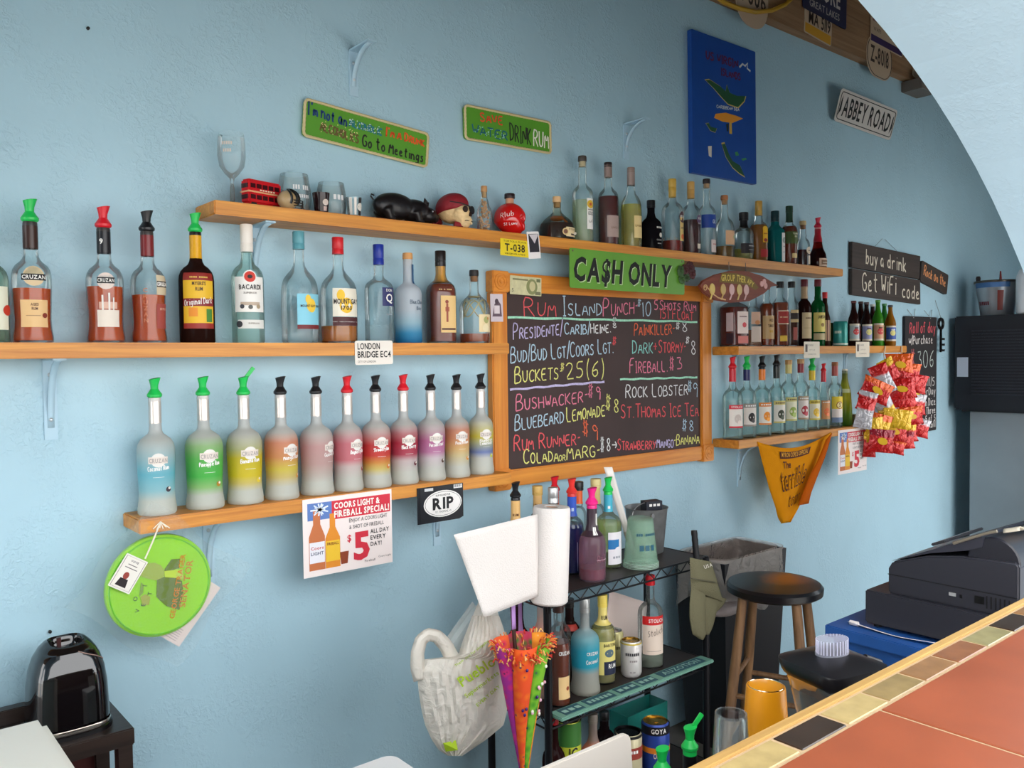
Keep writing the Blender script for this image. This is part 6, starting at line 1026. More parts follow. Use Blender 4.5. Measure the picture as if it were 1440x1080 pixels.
# bags of chips on two clip strips
def bagmat(c1, c2):
    k = ('bag', c1, c2)
    if k in MATS: return MATS[k]
    m, nt, out = newmat('printed_foil_bag'); tc = N(nt, 'ShaderNodeTexCoord'); sp = N(nt, 'ShaderNodeSeparateXYZ'); nt.links.new(tc.outputs['Object'], sp.inputs[0])
    no = N(nt, 'ShaderNodeTexNoise'); no.inputs['Scale'].default_value = 14; nt.links.new(tc.outputs['Object'], no.inputs['Vector'])
    ma = N(nt, 'ShaderNodeMath', operation='MULTIPLY_ADD'); ma.inputs[1].default_value = .06; nt.links.new(no.outputs[0], ma.inputs[0]); nt.links.new(sp.outputs['Z'], ma.inputs[2])
    cr = N(nt, 'ShaderNodeValToRGB'); cr.color_ramp.interpolation = 'EASE'; e = cr.color_ramp.elements; e[0].position = .045; e[0].color = lin(c1); e[1].position = .055; e[1].color = lin(c2); nt.links.new(ma.outputs[0], cr.inputs[0])
    b = N(nt, 'ShaderNodeBsdfPrincipled'); b.inputs['Roughness'].default_value = .22; b.inputs['Metallic'].default_value = .15; nt.links.new(cr.outputs[0], b.inputs['Base Color'])
    n2 = N(nt, 'ShaderNodeTexNoise'); n2.inputs['Scale'].default_value = 26; n2.inputs['Distortion'].default_value = 1.2; nt.links.new(tc.outputs['Object'], n2.inputs['Vector']); bp = N(nt, 'ShaderNodeBump'); bp.inputs['Strength'].default_value = .7; bp.inputs['Distance'].default_value = .015; nt.links.new(n2.outputs[0], bp.inputs['Height']); nt.links.new(bp.outputs[0], b.inputs['Normal']); nt.links.new(b.outputs[0], out.inputs[0]); MATS[k] = m; return m
R_, O_, Y_, S_, P_ = (202, 30, 30), (226, 92, 24), (236, 186, 40), (196, 192, 196), (150, 26, 44)
def bagmesh(w, h, th, nm):
    mb = MB(); nu, nv = 10, 12
    for s_ in (-1, 1):
        mb.grid(lambda u, v: ((u - .5) * w * (1 - .10 * sin(pi * v)), s_ * th * max(0, sin(pi * u)) ** .6 * max(0, sin(pi * (.06 + .88 * v)) - sin(pi * .06)) ** .7, (v - .5) * h), nu, nv)
    return mb
BAGS = [(1265, 513, .15, .12, 0, -0.17, O_, O_, 'orange snack bag at the top of the clip strip', 1), (1273, 525, .17, .11, 5, -0.182, R_, O_, 'red snack bag just under the top orange bag', 1), (1283, 538, .17, .10, 12, -0.222, R_, R_, 'red snack bag jutting over the narrow chalkboard near the strip top', 0), (1241, 533, .10, .16, -22, -0.17, S_, R_, 'silver-backed red snack bag turned on edge', 0), (1250, 520, .09, .12, -28, -0.178, R_, Y_, 'yellow and red snack bag tied at the cord end', 0), (1232, 549, .17, .11, 24, -0.194, R_, O_, 'orange and red snack bag flapping out over the clear bottles', 1), (1267, 547, .16, .11, -6, -0.194, R_, R_, 'crumpled red snack bag in the middle of the strip', 1), (1267, 560, .17, .10, -4, -0.178, R_, P_, 'dark red snack bag below the middle of the strip', 0), (1283, 569, .16, .11, 4, -0.178, R_, S_, 'red snack bag with white corner', 0), (1284, 555, .08, .09, 0, -0.17, Y_, O_, 'small yellow snack bag half hidden behind red ones', 0), (1248, 579, .10, .17, -26, -0.19, Y_, S_, 'yellow and white snack bag tilted across the strip', 1), (1216, 582, .10, .15, 10, -0.178, S_, R_, 'silver snack bag with red band at the outer side', 0), (1219, 564, .10, .10, 14, -0.174, R_, S_, 'red-striped white snack bag at the outer side', 0), (1262, 589, .16, .10, 8, -0.25, Y_, Y_, 'plain yellow snack bag', 1), (1280, 585, .15, .10, -5, -0.19, R_, O_, 'red and orange snack bag on the board side of the strip', 1), (1287, 600, .16, .10, 14, -0.198, R_, S_, 'red snack bag with white corner lower down', 0), (1237, 597, .12, .11, 16, -0.198, Y_, O_, 'yellow and orange snack bag low on the strip', 0), (1255, 606, .17, .11, 2, -0.198, R_, R_, 'red snack bag low on the strip', 1), (1269, 611, .16, .09, -6, -0.178, R_, Y_, 'red snack bag with yellow band low on the strip', 0), (1267, 620, .15, .09, -3, -0.186, R_, P_, 'crimson snack bag near the bottom', 0), (1239, 620, .14, .12, 6, -0.222, R_, P_, 'dark crimson snack bag at the bottom of the strip', 1), (1256, 628, .13, .07, 14, -0.17, R_, O_, 'small red snack bag hanging lowest', 0), (1223, 625, .07, .13, 4, -0.17, R_, Y_, 'narrow red and yellow snack bag beside the small poster', 0), (1230, 604, .10, .12, -8, -0.194, Y_, Y_, 'yellow snack bag beside the small poster top', 0)]
for k, (px, py, w_, h_, rot, Y, c1, c2, lb, logo) in enumerate(BAGS):
    p = at(px, py, Y); t = thing('snack_bag', lb, 'snack bag', p, (rad(-4 + 3 * (k % 3)), rad(rot), rad(-44 + 4 * (k % 3))), 'snack bags on the clip strips')
    bagmesh(w_, h_, .016, 'bag').build('pouch', bagmat(c1, c2), t)
    for z0 in (-h_ / 2, h_ / 2 - .008):
        mb = MB(); mb.grid(lambda u, v: ((u - .5) * w_, .0016 * (int(u * 24) % 2), z0 + .008 * v), 25, 2); mb.build('crimped_seal', bagmat(c1, c2), t, solid=.001)
    if logo and k % 3 != 1: MB().prism(ell(0, .0, w_ * .19, h_ * .15, 18), -.0172, -.0150, T=Matrix.Rotation(.25, 4, 'Y')).build('printed_logo', paint(Y_ if c1 != Y_ else R_, .3), t)
for xs, lb in ((((1245, 487), (1243, 500), (1246, 515), (1243, 560), (1240, 620)), 'white cord holding the snack bags nearest the small poster'), (((1268, 487), (1268, 505), (1270, 540), (1270, 625)), 'white cord holding the snack bags over the narrow chalkboard')):
    mb = MB(); mb.tube([at(x, y, -.143 if y < 495 else -.158) for x, y in xs], .0035, 6); tag(mb.build('clip_strip', paint((226, 206, 176), .6)), lb, 'cord')

# ================================================================== wire rack and what stands on it
RX0, RX1, RY0, RY1 = 1.69, 2.46, -0.45, -0.17
RZ = (0.872, 0.500, 0.130)
BLKM = paint((22, 22, 26), .35, .3)
rk = thing('wire_rack', 'black wire rack with three shelves of bottles standing by the wall', 'rack', (RX0, RY1, 0))
ro = Vector((-RX0, -RY1, 0))
def rpart(mb, name, mat, parent=rk, **k):
    o = mb.build(name, mat, parent, **k); o.location = ro if parent is rk else (0, 0, 0); return o
for xx, yy, top in ((RX0, RY0, .852), (RX1, RY0, .868), (RX0, RY1, .868), (RX1, RY1, .868)):
    rpart(MB().lathe([(.0125, 0), (.0125, top), (.008, top + .006)], 14, T=Matrix.Translation((xx, yy, 0))), 'post', BLKM)
for z in RZ:
    deck = rpart(MB().box(RX0, RX1, RY0 + .004, RY1 - .004, z - .006, z), 'shelf_liner', paint((44, 36, 34), .5, vary=.3, vscale=14))
    for yy in (RY0, RY1):
        mb = MB()
        for zz in (z - .001, z - .034): mb.tube([(RX0, yy, zz), (RX1, yy, zz)], .0032, 6)
        n = 22
        mb.tube([(RX0 + (RX1 - RX0) * k / n, yy, z - (.002 if k % 2 else .033)) for k in range(n + 1)], .0024, 5); rpart(mb, 'truss_rail', BLKM)
    for xx in (RX0, RX1):
        mb = MB()
        for zz in (z - .001, z - .034): mb.tube([(xx, RY0, zz), (xx, RY1, zz)], .0032, 6)
        n = 8; mb.tube([(xx, RY0 + (RY1 - RY0) * k / n, z - (.002 if k % 2 else .033)) for k in range(n + 1)], .0024, 5); rpart(mb, 'truss_rail', BLKM)
def rb(label, px, ytop, w, lev, Y, style='std', **k):
    k.setdefault('face', .7); k.setdefault('name', 'liquor_bottle')
    ym = k.pop('ymid', 800); X = k.pop('X', None) or at(px, ym, Y).x
    return bottle(label, px, ytop, w, RZ[lev], style, Y=Y, X=X, H=at(px, ytop, Y).z - RZ[lev], D=width_at(Vector((X, Y, RZ[lev] + .1)), w), **k)
rb('bottle with tan neck label and black pourer behind the pulled paper towel', 726, 678, 28, 0, -.216, cap=('pour', KG), foil=((222, 176, 110), .72), liq=((140, 60, 24), .6, .7), labs=[('text', 'RUM', -.2, .8, .03, (90, 40, 20), 1.2)])
rb('bottle with gold cap and tan neck label behind the paper towel roll', 757, 683, 25, 0, -.21, cap=('screw', (206, 166, 90), .03, 1.2), foil=((222, 176, 110), .74), liq=((140, 60, 24), .6, .7), labs=[('text', 'RUM', -.1, .8, .03, (90, 40, 20), 1.2)])
rb('black coffee liqueur bottle with silver neck and round yellow label', 779, 685, 27, 0, -.315, cap=('screw', (196, 196, 196), .05, 1.15, .7), foil=((30, 28, 30), .70), g=(22, 18, 18), body=.85, labs=[('dot', .5, .18, .10, (206, 160, 70)), ('text', '~CAFE', .5, .17, .03, (60, 40, 20), .7), ('text', '~RUM', .4, .36, .03, WT, .5)])
rb('clear bottle with orange neck label and red pourer', 781, 670, 24, 0, -.215, cap=('pour', RG), foil=((226, 96, 40), .78), liq=((214, 222, 222), .5, .1), labs=[('band', -.8, .8, .2, .5, (226, 214, 200))])
rb('deep blue curacao bottle with blue neck label and red spout', 805, 673, 33, 0, -.285, cap=('pour', (226, 56, 50)), foil=((50, 90, 200), .74), liq=((12, 24, 92), .64, .85), labs=[('text', '~C', -.1, .80, .06, (200, 220, 250), .5), ('strip', .15, .19, .05, .42, (150, 180, 230)), ('strip', .75, .79, .05, .36, (150, 180, 230))])
rb('clear bottle with black cap and orange neck label', 814, 677, 24, 0, -.205, cap=('screw', (28, 22, 26), .03, 1.3), foil=((222, 92, 40), .76), liq=((220, 220, 214), .5, .1))
rb('clear bottle of magenta liqueur with pink pourer and barcode neck label', 833, 686, 37, 0, -.395, 'round', cap=('pour', (232, 40, 130)), foil=((60, 44, 54), .62), liq=((150, 24, 50), .17, .75), g=(206, 164, 186), body=.14, labs=[('band', -.2, .35, .64, .74, WT), ('band', .45, 1.0, .76, .92, WT), ('strip', .05, .95, .3, .305, (226, 200, 206)), ('hand', 'RAZ', .1, .8, .28, .09, (130, 70, 90))], neck=.0165)
rb('clear bottle with cream cap and cream neck label at the rack back', 839, 673, 26, 0, -.212, cap=('screw', (222, 204, 140), .03, 1.3), foil=((214, 190, 120), .72), liq=((206, 200, 160), .5, .2))
rb('clear white rum bottle with blue slanted label and green pourer', 856, 671, 36, 0, -.31, cap=('pour', GG), foil=((60, 166, 190), .76), liq=((190, 200, 150), .62, .2), labs=[('band', -.3, 1.0, .06, .50, (226, 222, 226)), ('strip', -.3, .6, .27, .40, (30, 110, 170)), ('dot', .5, .24, .06, (226, 222, 226)), ('text', '~Y', -.1, .8, .05, WT, .5), ('text', '~RUM', .35, .14, .04, (150, 150, 160), .6)])
# stacked cups upside down
p = at(901, 790, -.385); t = thing('plastic_cup', 'upturned translucent green plastic cup with dark print, outermost of its stack', 'cup', (p.x, -.385, RZ[0]), (0, 0, -.5), 'stacked plastic cups')
Hc = at(901, 727, -.385).z - RZ[0]; Rc = width_at(p, 50) / 2
for q in range(4):
    if q: t = thing('plastic_cup', 'upturned translucent green plastic cup nested inside the printed outer cup', 'cup', (p.x, -.385, RZ[0]), (0, 0, -.5), 'stacked plastic cups')
    MB().lathe([(Rc, .005 * (3 - q)), (Rc, .005 * (3 - q) + .004), (Rc * .96, .005 * (3 - q) + .006), (Rc * .72, Hc - .004 - .006 * q), (Rc * .66, Hc - .006 * q)], 28, cap0=False).build('cup_wall', film((176, 214, 190), .20, .2, .1), t)
    mb = MB(); mb.tube([(Rc * cos(2 * pi * k / 28), Rc * sin(2 * pi * k / 28), .005 * (3 - q) + .002) for k in range(28)], .0018, 5, True); mb.build('rolled_rim', film((206, 226, 214), .6, .2, 0), t)
    if not q:
        pr = [(Rc * .97, 0), (Rc * .78, Hc)]; f = skin(pr, 0, .0015)
        for tx, w_, v_, h_ in (('~RUM ISLAND', 1.4, .66, .012), ('~PUB', 1.0, .36, .026)):
            mb = MB(); V, F, W = layout(tx, 1); mb.add([f(.1 + (x - W / 2) * w_ / W, Hc * v_ + y * h_) for x, y in V], F); mb.build('lettering', paint((40, 90, 110), .5), t, smooth=0)
# galvanised bucket with box
p = at(900, 780, -.235); t = thing('metal_bucket', 'dull galvanised metal bucket on top of the wire rack', 'bucket', (p.x + .02, -.250, RZ[0]))
GV = paint((134, 134, 134), .4, .55, vary=.25, vscale=25)
Hb = .165; MB().lathe([(.060, 0), (.062, .004), (.078, Hb - .006), (.0815, Hb), (.079, Hb), (.0755, Hb - .008), (.059, .006)], 28, cap1=True).build('pail', GV, t)
mb = MB(); mb.tube([(.081 * cos(a), -.004, Hb - .02 + .075 * sin(a) * .5) for a in [pi * k / 14 for k in range(15)]], .002, 6); mb.build('bail_handle', GV, t)
MB().lathe([(.009, 0), (.009, .005)], 10, T=Matrix.Translation((-.045, -.066, Hb - .02)) @ Matrix.Rotation(pi / 2, 4, 'X')).build('handle_lug', GV, t)
MB().box(-.012, .055, -.022, .022, Hb - .05, Hb + .022, T=Matrix.Rotation(rad(-18), 4, 'Z')).build('paper_box', paint((40, 42, 52), .5), t); mb = MB(); letters(mb, '~RUM', lambda u, v: tuple(Matrix.Rotation(rad(-18), 4, 'Z') @ Vector((u, -.0225, v))), .022, Hb + .002, .013, .045); mb.build('lettering', paint(WT, .5), t, smooth=0)
# white plastic paddle
a, b = at(855, 657, -.27), Vector((2.262, -.285, RZ[0] + .002)); t = thing('plastic_paddle', 'flat white plastic paddle sticking up behind the cup stack', 'paddle', b)
d = a - b; mb = MB(); up_ = d.normalized(); sd_ = Vector((.77, -.64, 0)); Lp_ = d.length
mb.grid(lambda u, v: tuple(sd_ * ((u - .5) * (.020 + .010 * v)) + up_ * (Lp_ * v)), 4, 10); mb.build('blade', paint((228, 220, 214), .4), t, solid=.003)
mb = MB(); mb.grid(lambda u, v: tuple(sd_ * ((u - .5) * .024) + up_ * (.10 * v)), 3, 4); mb.build('handle', paint((196, 188, 176), .4), t, solid=.004)
# paper towel roll with a long pulled sheet
RC = Vector((at(772, 848, -.514).x, -.514, at(775, 846, -.514).z)); t = thing('paper_towel_roll', 'white paper towel roll standing on the rack corner with a sheet pulled out', 'paper towels', RC, (0, rad(3), 0))
PAPER = paint((218, 211, 206), .9, bump=.3, bscale=260, spec=.1)
MB().lathe([(.022, .0), (.050, .0), (.055, .006), (.055, .272), (.052, .279), (.022, .279), (.0205, .27), (.0205, .005)], 36, cap0=False, cap1=False).build('roll', PAPER, t)
MB().lathe([(.0205, .002), (.0205, .277), (.0185, .277), (.0185, .002)], 20, cap0=False, cap1=False).build('core', paint((150, 110, 80), .8), t)
pv = Vector((RX0, RY0 - .010, .835)) - RC; mb = MB(); mb.tube([tuple(pv), (0, 0, -.03), (0, 0, .0), (0, 0, .26)], .005, 8); mb.build('holder_rod', BLKM, t)   # bent rod from the rack post up through the core
Minv = (Matrix.Translation(RC) @ Matrix.Rotation(rad(3), 4, 'Y')).inverted()
def sheet(u, v):
    tl_, tr_, bl_, br_ = (638, 752), (756, 723), (681, 868), (758, 838)
    x, y = lerp(lerp(tl_, tr_, u), lerp(bl_, br_, u), v); Y = -.530 - .045 * (1 - u) + .018 * sin(3 * v) * (1 - u) - .006 * sin(5 * u); return tuple(Minv @ at(x, y, Y))
MB().grid(sheet, 18, 14).build('pulled_sheet', PAPER, t, solid=.0008)
# second shelf
def r2(label, px, ytop, w, Y, style='std', **k): return rb(label, px, ytop, w, 1, Y, style, ymid=930, **k)
r2('dark bottle with purple tag on its neck behind the parasol', 731, 838, 34, -.215, 'round', cap=('screw', BK, .03), g=(50, 26, 22), body=.7, X=1.775, labs=[('band', -.3, .4, .66, .98, (176, 130, 190), .004)])
r2('frosted orange bottle behind the rack post', 760, 832, 32, -.30, 'cruzan', cap=('screw', (60, 56, 60), .03), frost=[(0, (206, 190, 180)), (.2, (222, 140, 110)), (.5, (226, 120, 90)), (.8, (206, 180, 170)), (1, (200, 190, 186))], X=1.80)
r2('amber aged rum bottle with cream label beside the rack post', 787, 842, 33, -.385, 'cruzan', cap=('screw', (60, 40, 36), .04, 1.2), liq=((120, 46, 22), .62, .75), labs=[('text', 'CRUZAN', .25, .52, .035, WT, 1.0), ('band', -.3, .9, .08, .30, (222, 186, 130)), ('dot', .6, .18, .02, (140, 60, 30))], name='rum_bottle', X=1.795)
r2('plain amber bottle behind the aged rum', 797, 838, 30, -.265, 'std', cap=('screw', (90, 70, 60), .03), liq=((150, 80, 50), .5, .6), X=1.915)
r2('dark bottle with black label at the back of the second shelf', 814, 838, 28, -.215, 'std', cap=('screw', BK, .03), g=(40, 24, 24), body=.7, labs=[('band', -.8, .8, .4, .6, (24, 24, 28)), ('text', '~NO 7', .1, .48, .05, WT, .8), ('band', -.8, .8, .62, .7, (190, 60, 50))], X=2.005)
r2('frosted turquoise coconut rum bottle on the second shelf', 823, 841, 41, -.372, 'cruzan', cap=('screw', (170, 170, 168), .045, 1.15, .6), frost=[(0, (176, 174, 160)), (.24, (176, 176, 166)), (.32, (50, 172, 196)), (.5, (60, 176, 200)), (.62, (120, 180, 190)), (.75, (170, 176, 174)), (1, (150, 150, 148))], labs=[('text', 'CRUZAN', .25, .46, .035, WT, .85), ('hand', 'Coconut', -.2, .75, .36, .045, WT, .01)], name='rum_bottle')
r2('clear rum bottle with yellow and navy label and yellow cap', 848, 836, 35, -.345, 'std', cap=('screw', (226, 200, 90), .04, 1.15), foil=((226, 206, 120), .70), liq=((206, 190, 130), .66, .45), labs=[('band', -.6, .95, .12, .52, (222, 206, 120)), ('text', 'RUM', .1, .76, .05, (60, 50, 40), 1.3), ('strip', -.2, .95, .12, .28, (30, 36, 60)), ('text', 'BARTON', .3, .46, .035, (60, 50, 40), 1.0), ('text', 'RUM', .5, .2, .05, WT, .7), ('dot', .25, .38, .06, (80, 100, 110), .0013, .8)], name='rum_bottle')
r2('clear vodka bottle with red band and white label on the second shelf', 915, 808, 35, -.355, 'std', cap=('screw', (206, 30, 40), .035, 1.15), liq=((206, 214, 190), .18, .3), labs=[('band', -.95, .95, .16, .52, (226, 206, 190)), ('strip', -.95, .95, .50, .60, (206, 36, 36)), ('text', 'STOLICH', .2, .53, .04, WT, 1.25), ('hand', 'Stolich', -.5, .8, .36, .07, (110, 90, 80), .05), ('strip', -.6, .6, .2, .204, (120, 100, 90))], name='vodka_bottle')
X_ = at(886, 925, -.37).x; can('white drink can with a gold rim on the second shelf', X_, -.375, RZ[1], .036, .122, [(0, 1, (214, 208, 204)), (.93, .97, (206, 180, 60))], [('~SELTZER', .0, .62, .11, (60, 56, 60), 1.3), ('~SODA', .1, .45, .07, (150, 140, 140), .7), ('~12 OZ', .0, .15, .05, (150, 140, 140), .5)], rot=-.7, top=(170, 140, 70))
X_ = at(868, 925, -.28).x; can('pale yellow drink can behind the white can', X_, -.265, RZ[1], .033, .122, [(0, 1, (196, 186, 130))], [('~TONIC', .0, .5, .11, (90, 80, 50), 1.0)], rot=-.7)
cp_ = at(876, 870, -.225); t = thing('folded_paper', 'folded white paper standing at the back of the second shelf', 'paper', (cp_.x, -.225, RZ[1]), (0, rad(6), rad(-20)))
mb = MB(); mb.grid(lambda u, v: ((u - .5) * .16, .012 * sin(6 * u), .235 * v - .04 * v * u), 10, 8); mb.build('sheet', paint((226, 206, 198), .8), t, solid=.0008)
bm_ = thing('bar_mat', 'long pale green bar mat with dark lettering along the second shelf edge', 'bar mat', ((RX0 + RX1) / 2, -.445, RZ[1] + .0012), (0, 0, 0))
MB().box(-.372, .372, -.050, .010, 0, .011).build('mat', paint((112, 158, 140), .6), bm_, bevel=.003)
for x0, x1, tx in ((-.345, -.26, '~RUM'), (-.24, -.12, '~ISLAND'), (-.10, -.01, '~PUB'), (.005, .08, '~BAR'), (.11, .34, 'AUZOTION')):
    MB().box(x0, x1, -.040, .003, .0111, .0119).build('print_field', paint((40, 84, 96), .6), bm_); mb = MB(); letters(mb, tx, lambda u, v: (u, v, .0125), (x0 + x1) / 2, -.031, .024, (x1 - x0) * .85); mb.build('lettering', paint((150, 190, 176), .6), bm_, smooth=0)
# bottom shelf
def r3(label, px, ytop, w, Y, style='std', **k): return rb(label, px, ytop, w, 2, Y, style, ymid=1050, **k)
r3('peach coloured frosted bottle on the bottom shelf', 834, 1003, 38, -.38, 'round', cap=('screw', (120, 110, 100), .03), frost=[(0, (214, 110, 76)), (.55, (226, 120, 84)), (.68, (206, 130, 100)), (.74, (150, 130, 120)), (1, (120, 110, 104))])
r3('dark bottle with red label on the bottom shelf', 850, 1000, 28, -.26, 'std', cap=('screw', BK, .03), g=(26, 18, 20), body=.85, labs=[('band', -.8, .8, .2, .42, (150, 30, 34))])
r3('dark bottle with red cap behind the parasol', 757, 1012, 32, -.39, 'std', cap=('screw', (176, 30, 40), .03), g=(36, 16, 16), body=.85, X=1.765, labs=[('text', '~RUM', -.3, .3, .05, WT, .8)])
X_ = at(799, 1045, -.37).x; can('yellow and green juice can on the bottom shelf', X_, -.37, RZ[2], .042, .30, [(0, 1, (190, 196, 60)), (.75, 1.0, (60, 110, 50)), (.1, .25, (90, 140, 50))], [('JC', .3, .62, .12, (30, 30, 20), .8)], name='juice_can', rot=-.7)
X_ = at(920, 1020, -.40).x; zt = at(920, 1012, -.40).z; can('tall blue juice can with orange slice and black top on the bottom shelf', X_, -.405, RZ[2], width_at(Vector((X_, -.405, .3)), 40) / 2, zt - RZ[2], [(0, 1, (44, 70, 150)), (.82, .97, (20, 20, 26)), (.5, .6, (226, 130, 40))], [('GOYA', .0, .86, .08, WT, 1.1), ('Orange', .1, .42, .09, (226, 206, 180), 1.0)], name='juice_can', rot=-.6, top=(190, 150, 60))
X_ = at(892, 1030, -.43).x; zt = at(892, 1032, -.43).z; can('tall cream juice can with black lid on the bottom shelf', X_, -.432 + .03, RZ[2], .047, zt - RZ[2], [(0, 1, (196, 186, 150)), (.95, 1.0, (24, 24, 26)), (.6, .8, (150, 60, 50))], [('~COCO', .1, .7, .07, WT, .8)], name='juice_can', rot=-.6, top=(26, 26, 28), tab=False)
p = at(905, 1030, -.25); t = thing('teal_crate', 'translucent teal plastic crate behind the juice cans', 'crate', (p.x - .005, -.232, RZ[2]), (0, 0, 0)); Ht = at(925, 985, -.25).z - RZ[2]
TE = film((40, 140, 130), .75, .3, .1)
for b_ in ((-.11, .11, -.045, -.041, 0, Ht), (-.11, .11, .041, .045, 0, Ht), (-.11, -.106, -.041, .041, 0, Ht), (.106, .11, -.041, .041, 0, Ht)): MB().box(*b_).build('crate_wall', TE, t)
MB().box(-.106, .106, -.041, .041, 0, .004).build('crate_base', TE, t)

# ------------------------------------------------------------------ closed parasol, grocery bag, gloves
pt, pb = at(738, 885, -.555), at(737, 1092, -.555)
t = thing('parasol', 'closed fringed parasol in pink, orange and green patterned cloth hanging on the rack', 'parasol', pb)
L_ = (pt - pb).length; Rt = .075
PN = [((214, 40, 120), (160, 40, 140)), ((240, 110, 20), (232, 80, 30)), ((70, 150, 30), (120, 180, 40)), ((226, 120, 30), (240, 150, 40)), ((50, 120, 40), (200, 60, 90)), ((196, 30, 80), (226, 90, 40))]
def clothmat(c1, c2):
    k = ('cl', c1, c2)
    if k in MATS: return MATS[k]
    m, nt, out = newmat('patterned_cloth'); tc = N(nt, 'ShaderNodeTexCoord'); vo = N(nt, 'ShaderNodeTexVoronoi'); vo.inputs['Scale'].default_value = 42; nt.links.new(tc.outputs['Object'], vo.inputs['Vector'])
    cr = N(nt, 'ShaderNodeValToRGB'); e = cr.color_ramp.elements; e[0].position = .06; e[0].color = lin((60, 30, 90)); e[1].position = .2; e[1].color = lin(c1); e2 = e.new(.6); e2.color = lin(c2); nt.links.new(vo.outputs[0], cr.inputs[0])
    b = N(nt, 'ShaderNodeBsdfPrincipled'); b.inputs['Roughness'].default_value = .85; nt.links.new(cr.outputs[0], b.inputs['Base Color']); nt.links.new(b.outputs[0], out.inputs[0]); MATS[k] = m; return m
def conept(a, v, fold):
    r = .010 + Rt * (v ** 1.15) * (1 - .12 * v); r *= 1 + .26 * fold; sw = a + .6 * v; return (r * sin(sw) * .95, -r * cos(sw) * .8, L_ * (v * .93))
for k in range(6):
    a0 = -1.62 + (k - 1) * pi / 3; mb = MB(); mb.grid(lambda u, v: conept(a0 + u * pi / 3, v, sin(pi * u) * (.5 + .5 * v)), 8, 14); mb.build('panel', clothmat(*PN[k]), t, solid=.0015)
random.seed(11)
for k, c in enumerate(((226, 130, 60), (232, 180, 110), (206, 60, 50))):
    mb = MB()
    for q in range(70):
        a = random.random() * 2 * pi; v = random.uniform(.86, .99); x, y, z = conept(a, v, .5); l_ = random.uniform(.014, .032); b_ = random.uniform(-.6, .6)
        mb.tube([(x, y, z), (x * 1.12 + .01 * b_, y * 1.15, z + l_ * .5), (x * 1.18 + .02 * b_, y * 1.25 - .004, z + l_ * (.7 - abs(b_)))], .0021, 4)
    o = mb.build('fringe', paint(c, .9), t); o['kind'] = 'stuff'
mb = MB(); st_ = Vector((.012, .062, L_ * 1.20)); mb.tube([(0, 0, .02), tuple(st_)], .006, 8); mb.build('stick', paint((60, 34, 26), .5), t)
mb = MB(); mb.tube([tuple(st_), tuple((st_ + Vector((RX0, RY0 - .012, .845)) - pb) / 2 + Vector((0, 0, -.008))), (RX0 - pb.x, RY0 - .012 - pb.y, .845 - pb.z)], .0022, 6); mb.build('hanging_cord', paint((60, 34, 40), .7), t)
mb = MB(); mb.grid(lambda u, v: (-.004 + .014 * u + .010 * v, .040 + .014 * v, L_ * (.98 + .20 * v)), 2, 6); mb.build('strap', paint((170, 130, 190), .6), t, solid=.001)
for k in range(16):
    a = -1.0 + random.random() * 2.0; v = random.uniform(.35, .85); x, y, z = conept(a, v, .75); MB().ball((x * 1.06, y * 1.08, z), .0048, .003, .0048, 8, 6).build('sequin', paint(((236, 180, 200), (60, 30, 100), (240, 236, 226))[k % 3], .25), t)
# grocery bag
ROWS = [(866, 664, 702), (880, 659, 707), (900, 651, 713), (922, 644, 714), (926, 596, 714), (945, 586, 714), (975, 589, 714), (1000, 593, 713), (1020, 598, 708), (1040, 607, 684), (1055, 617, 662), (1063, 630, 650)]
def bagrow(y):
    for a, b in zip(ROWS, ROWS[1:]):
        if y <= b[0]:
            k = (y - a[0]) / (b[0] - a[0]); return a[1] + (b[1] - a[1]) * k, a[2] + (b[2] - a[2]) * k
    return ROWS[-1][1:]
def bagsurf(x, y, side=-1, extra=0.0):
    l, r = bagrow(y); s_ = max(0, min(1, (x - l) / (r - l))); v = max(0, min(1, (y - 866) / (1063 - 866)))
    bul = .055 * max(0, sin(pi * s_)) ** .6 * max(0, sin(pi * min(1, .12 + .86 * v))) ** .6; wr = .006 * sin(26 * s_ + 9 * v) * v * max(0, sin(pi * s_)) + .004 * sin(60 * s_ - 14 * v) * max(0, sin(pi * s_))
    return at(x, y, -.42 + side * (bul + extra) + wr)
bo = at(640, 1063, -.42); t = thing('grocery_bag', 'white plastic grocery bag with green lettering hanging beside the wire rack', 'bag', bo)
BAGM = film((236, 230, 220), .88, .35, .55)
def bagpt(u, v, side):
    y = 866 + (1063 - 866) * v; l, r = bagrow(y); return tuple(bagsurf(l + (r - l) * u, y, side) - bo)
for nm, s_ in (('front_panel', -1), ('back_panel', 1)): MB().grid(lambda u, v: bagpt(u, v, s_), 30, 46).build(nm, BAGM, t)
def pstrip(pts, w, Y0, name, mat, n=24):
    mb = MB(); Q = []
    for k in range(n + 1):
        x, y = along(pts, min(.9999, k / n)); Q.append(Vector((x, y)))
    def fn(u, v):
        k = int(round(v * n)); a = Q[max(0, k - 1)]; b = Q[min(n, k + 1)]; d_ = (b - a).normalized(); q = Q[k] + Vector((-d_.y, d_.x)) * ((u - .5) * w * (1 + .5 * abs(v - .5))); return tuple(at(q.x, q.y, Y0 - .012 * cos(3 * (u - .5)) - .01 * sin(pi * v)) - bo)
    mb.grid(fn, 5, n + 1); return mb.build(name, mat, t, solid=.001)
pstrip([(638, 930), (627, 908), (615, 895), (602, 892), (592, 900), (587, 918), (587, 940), (592, 956)], 17, -.43, 'handle', BAGM)
mb = MB(); bp_ = [(626, 899), (664, 846), (690, 850), (668, 885), (644, 924)]
mb.grid(lambda u, v: tuple(at(*lerp(lerp((626, 899), (664, 846), v), lerp((644, 926), (682, 866), v), u), -.395 + .006 * sin(9 * u)) - bo), 10, 10); mb.build('back_handle_panel', film((222, 226, 222), .6, .35, .5), t)
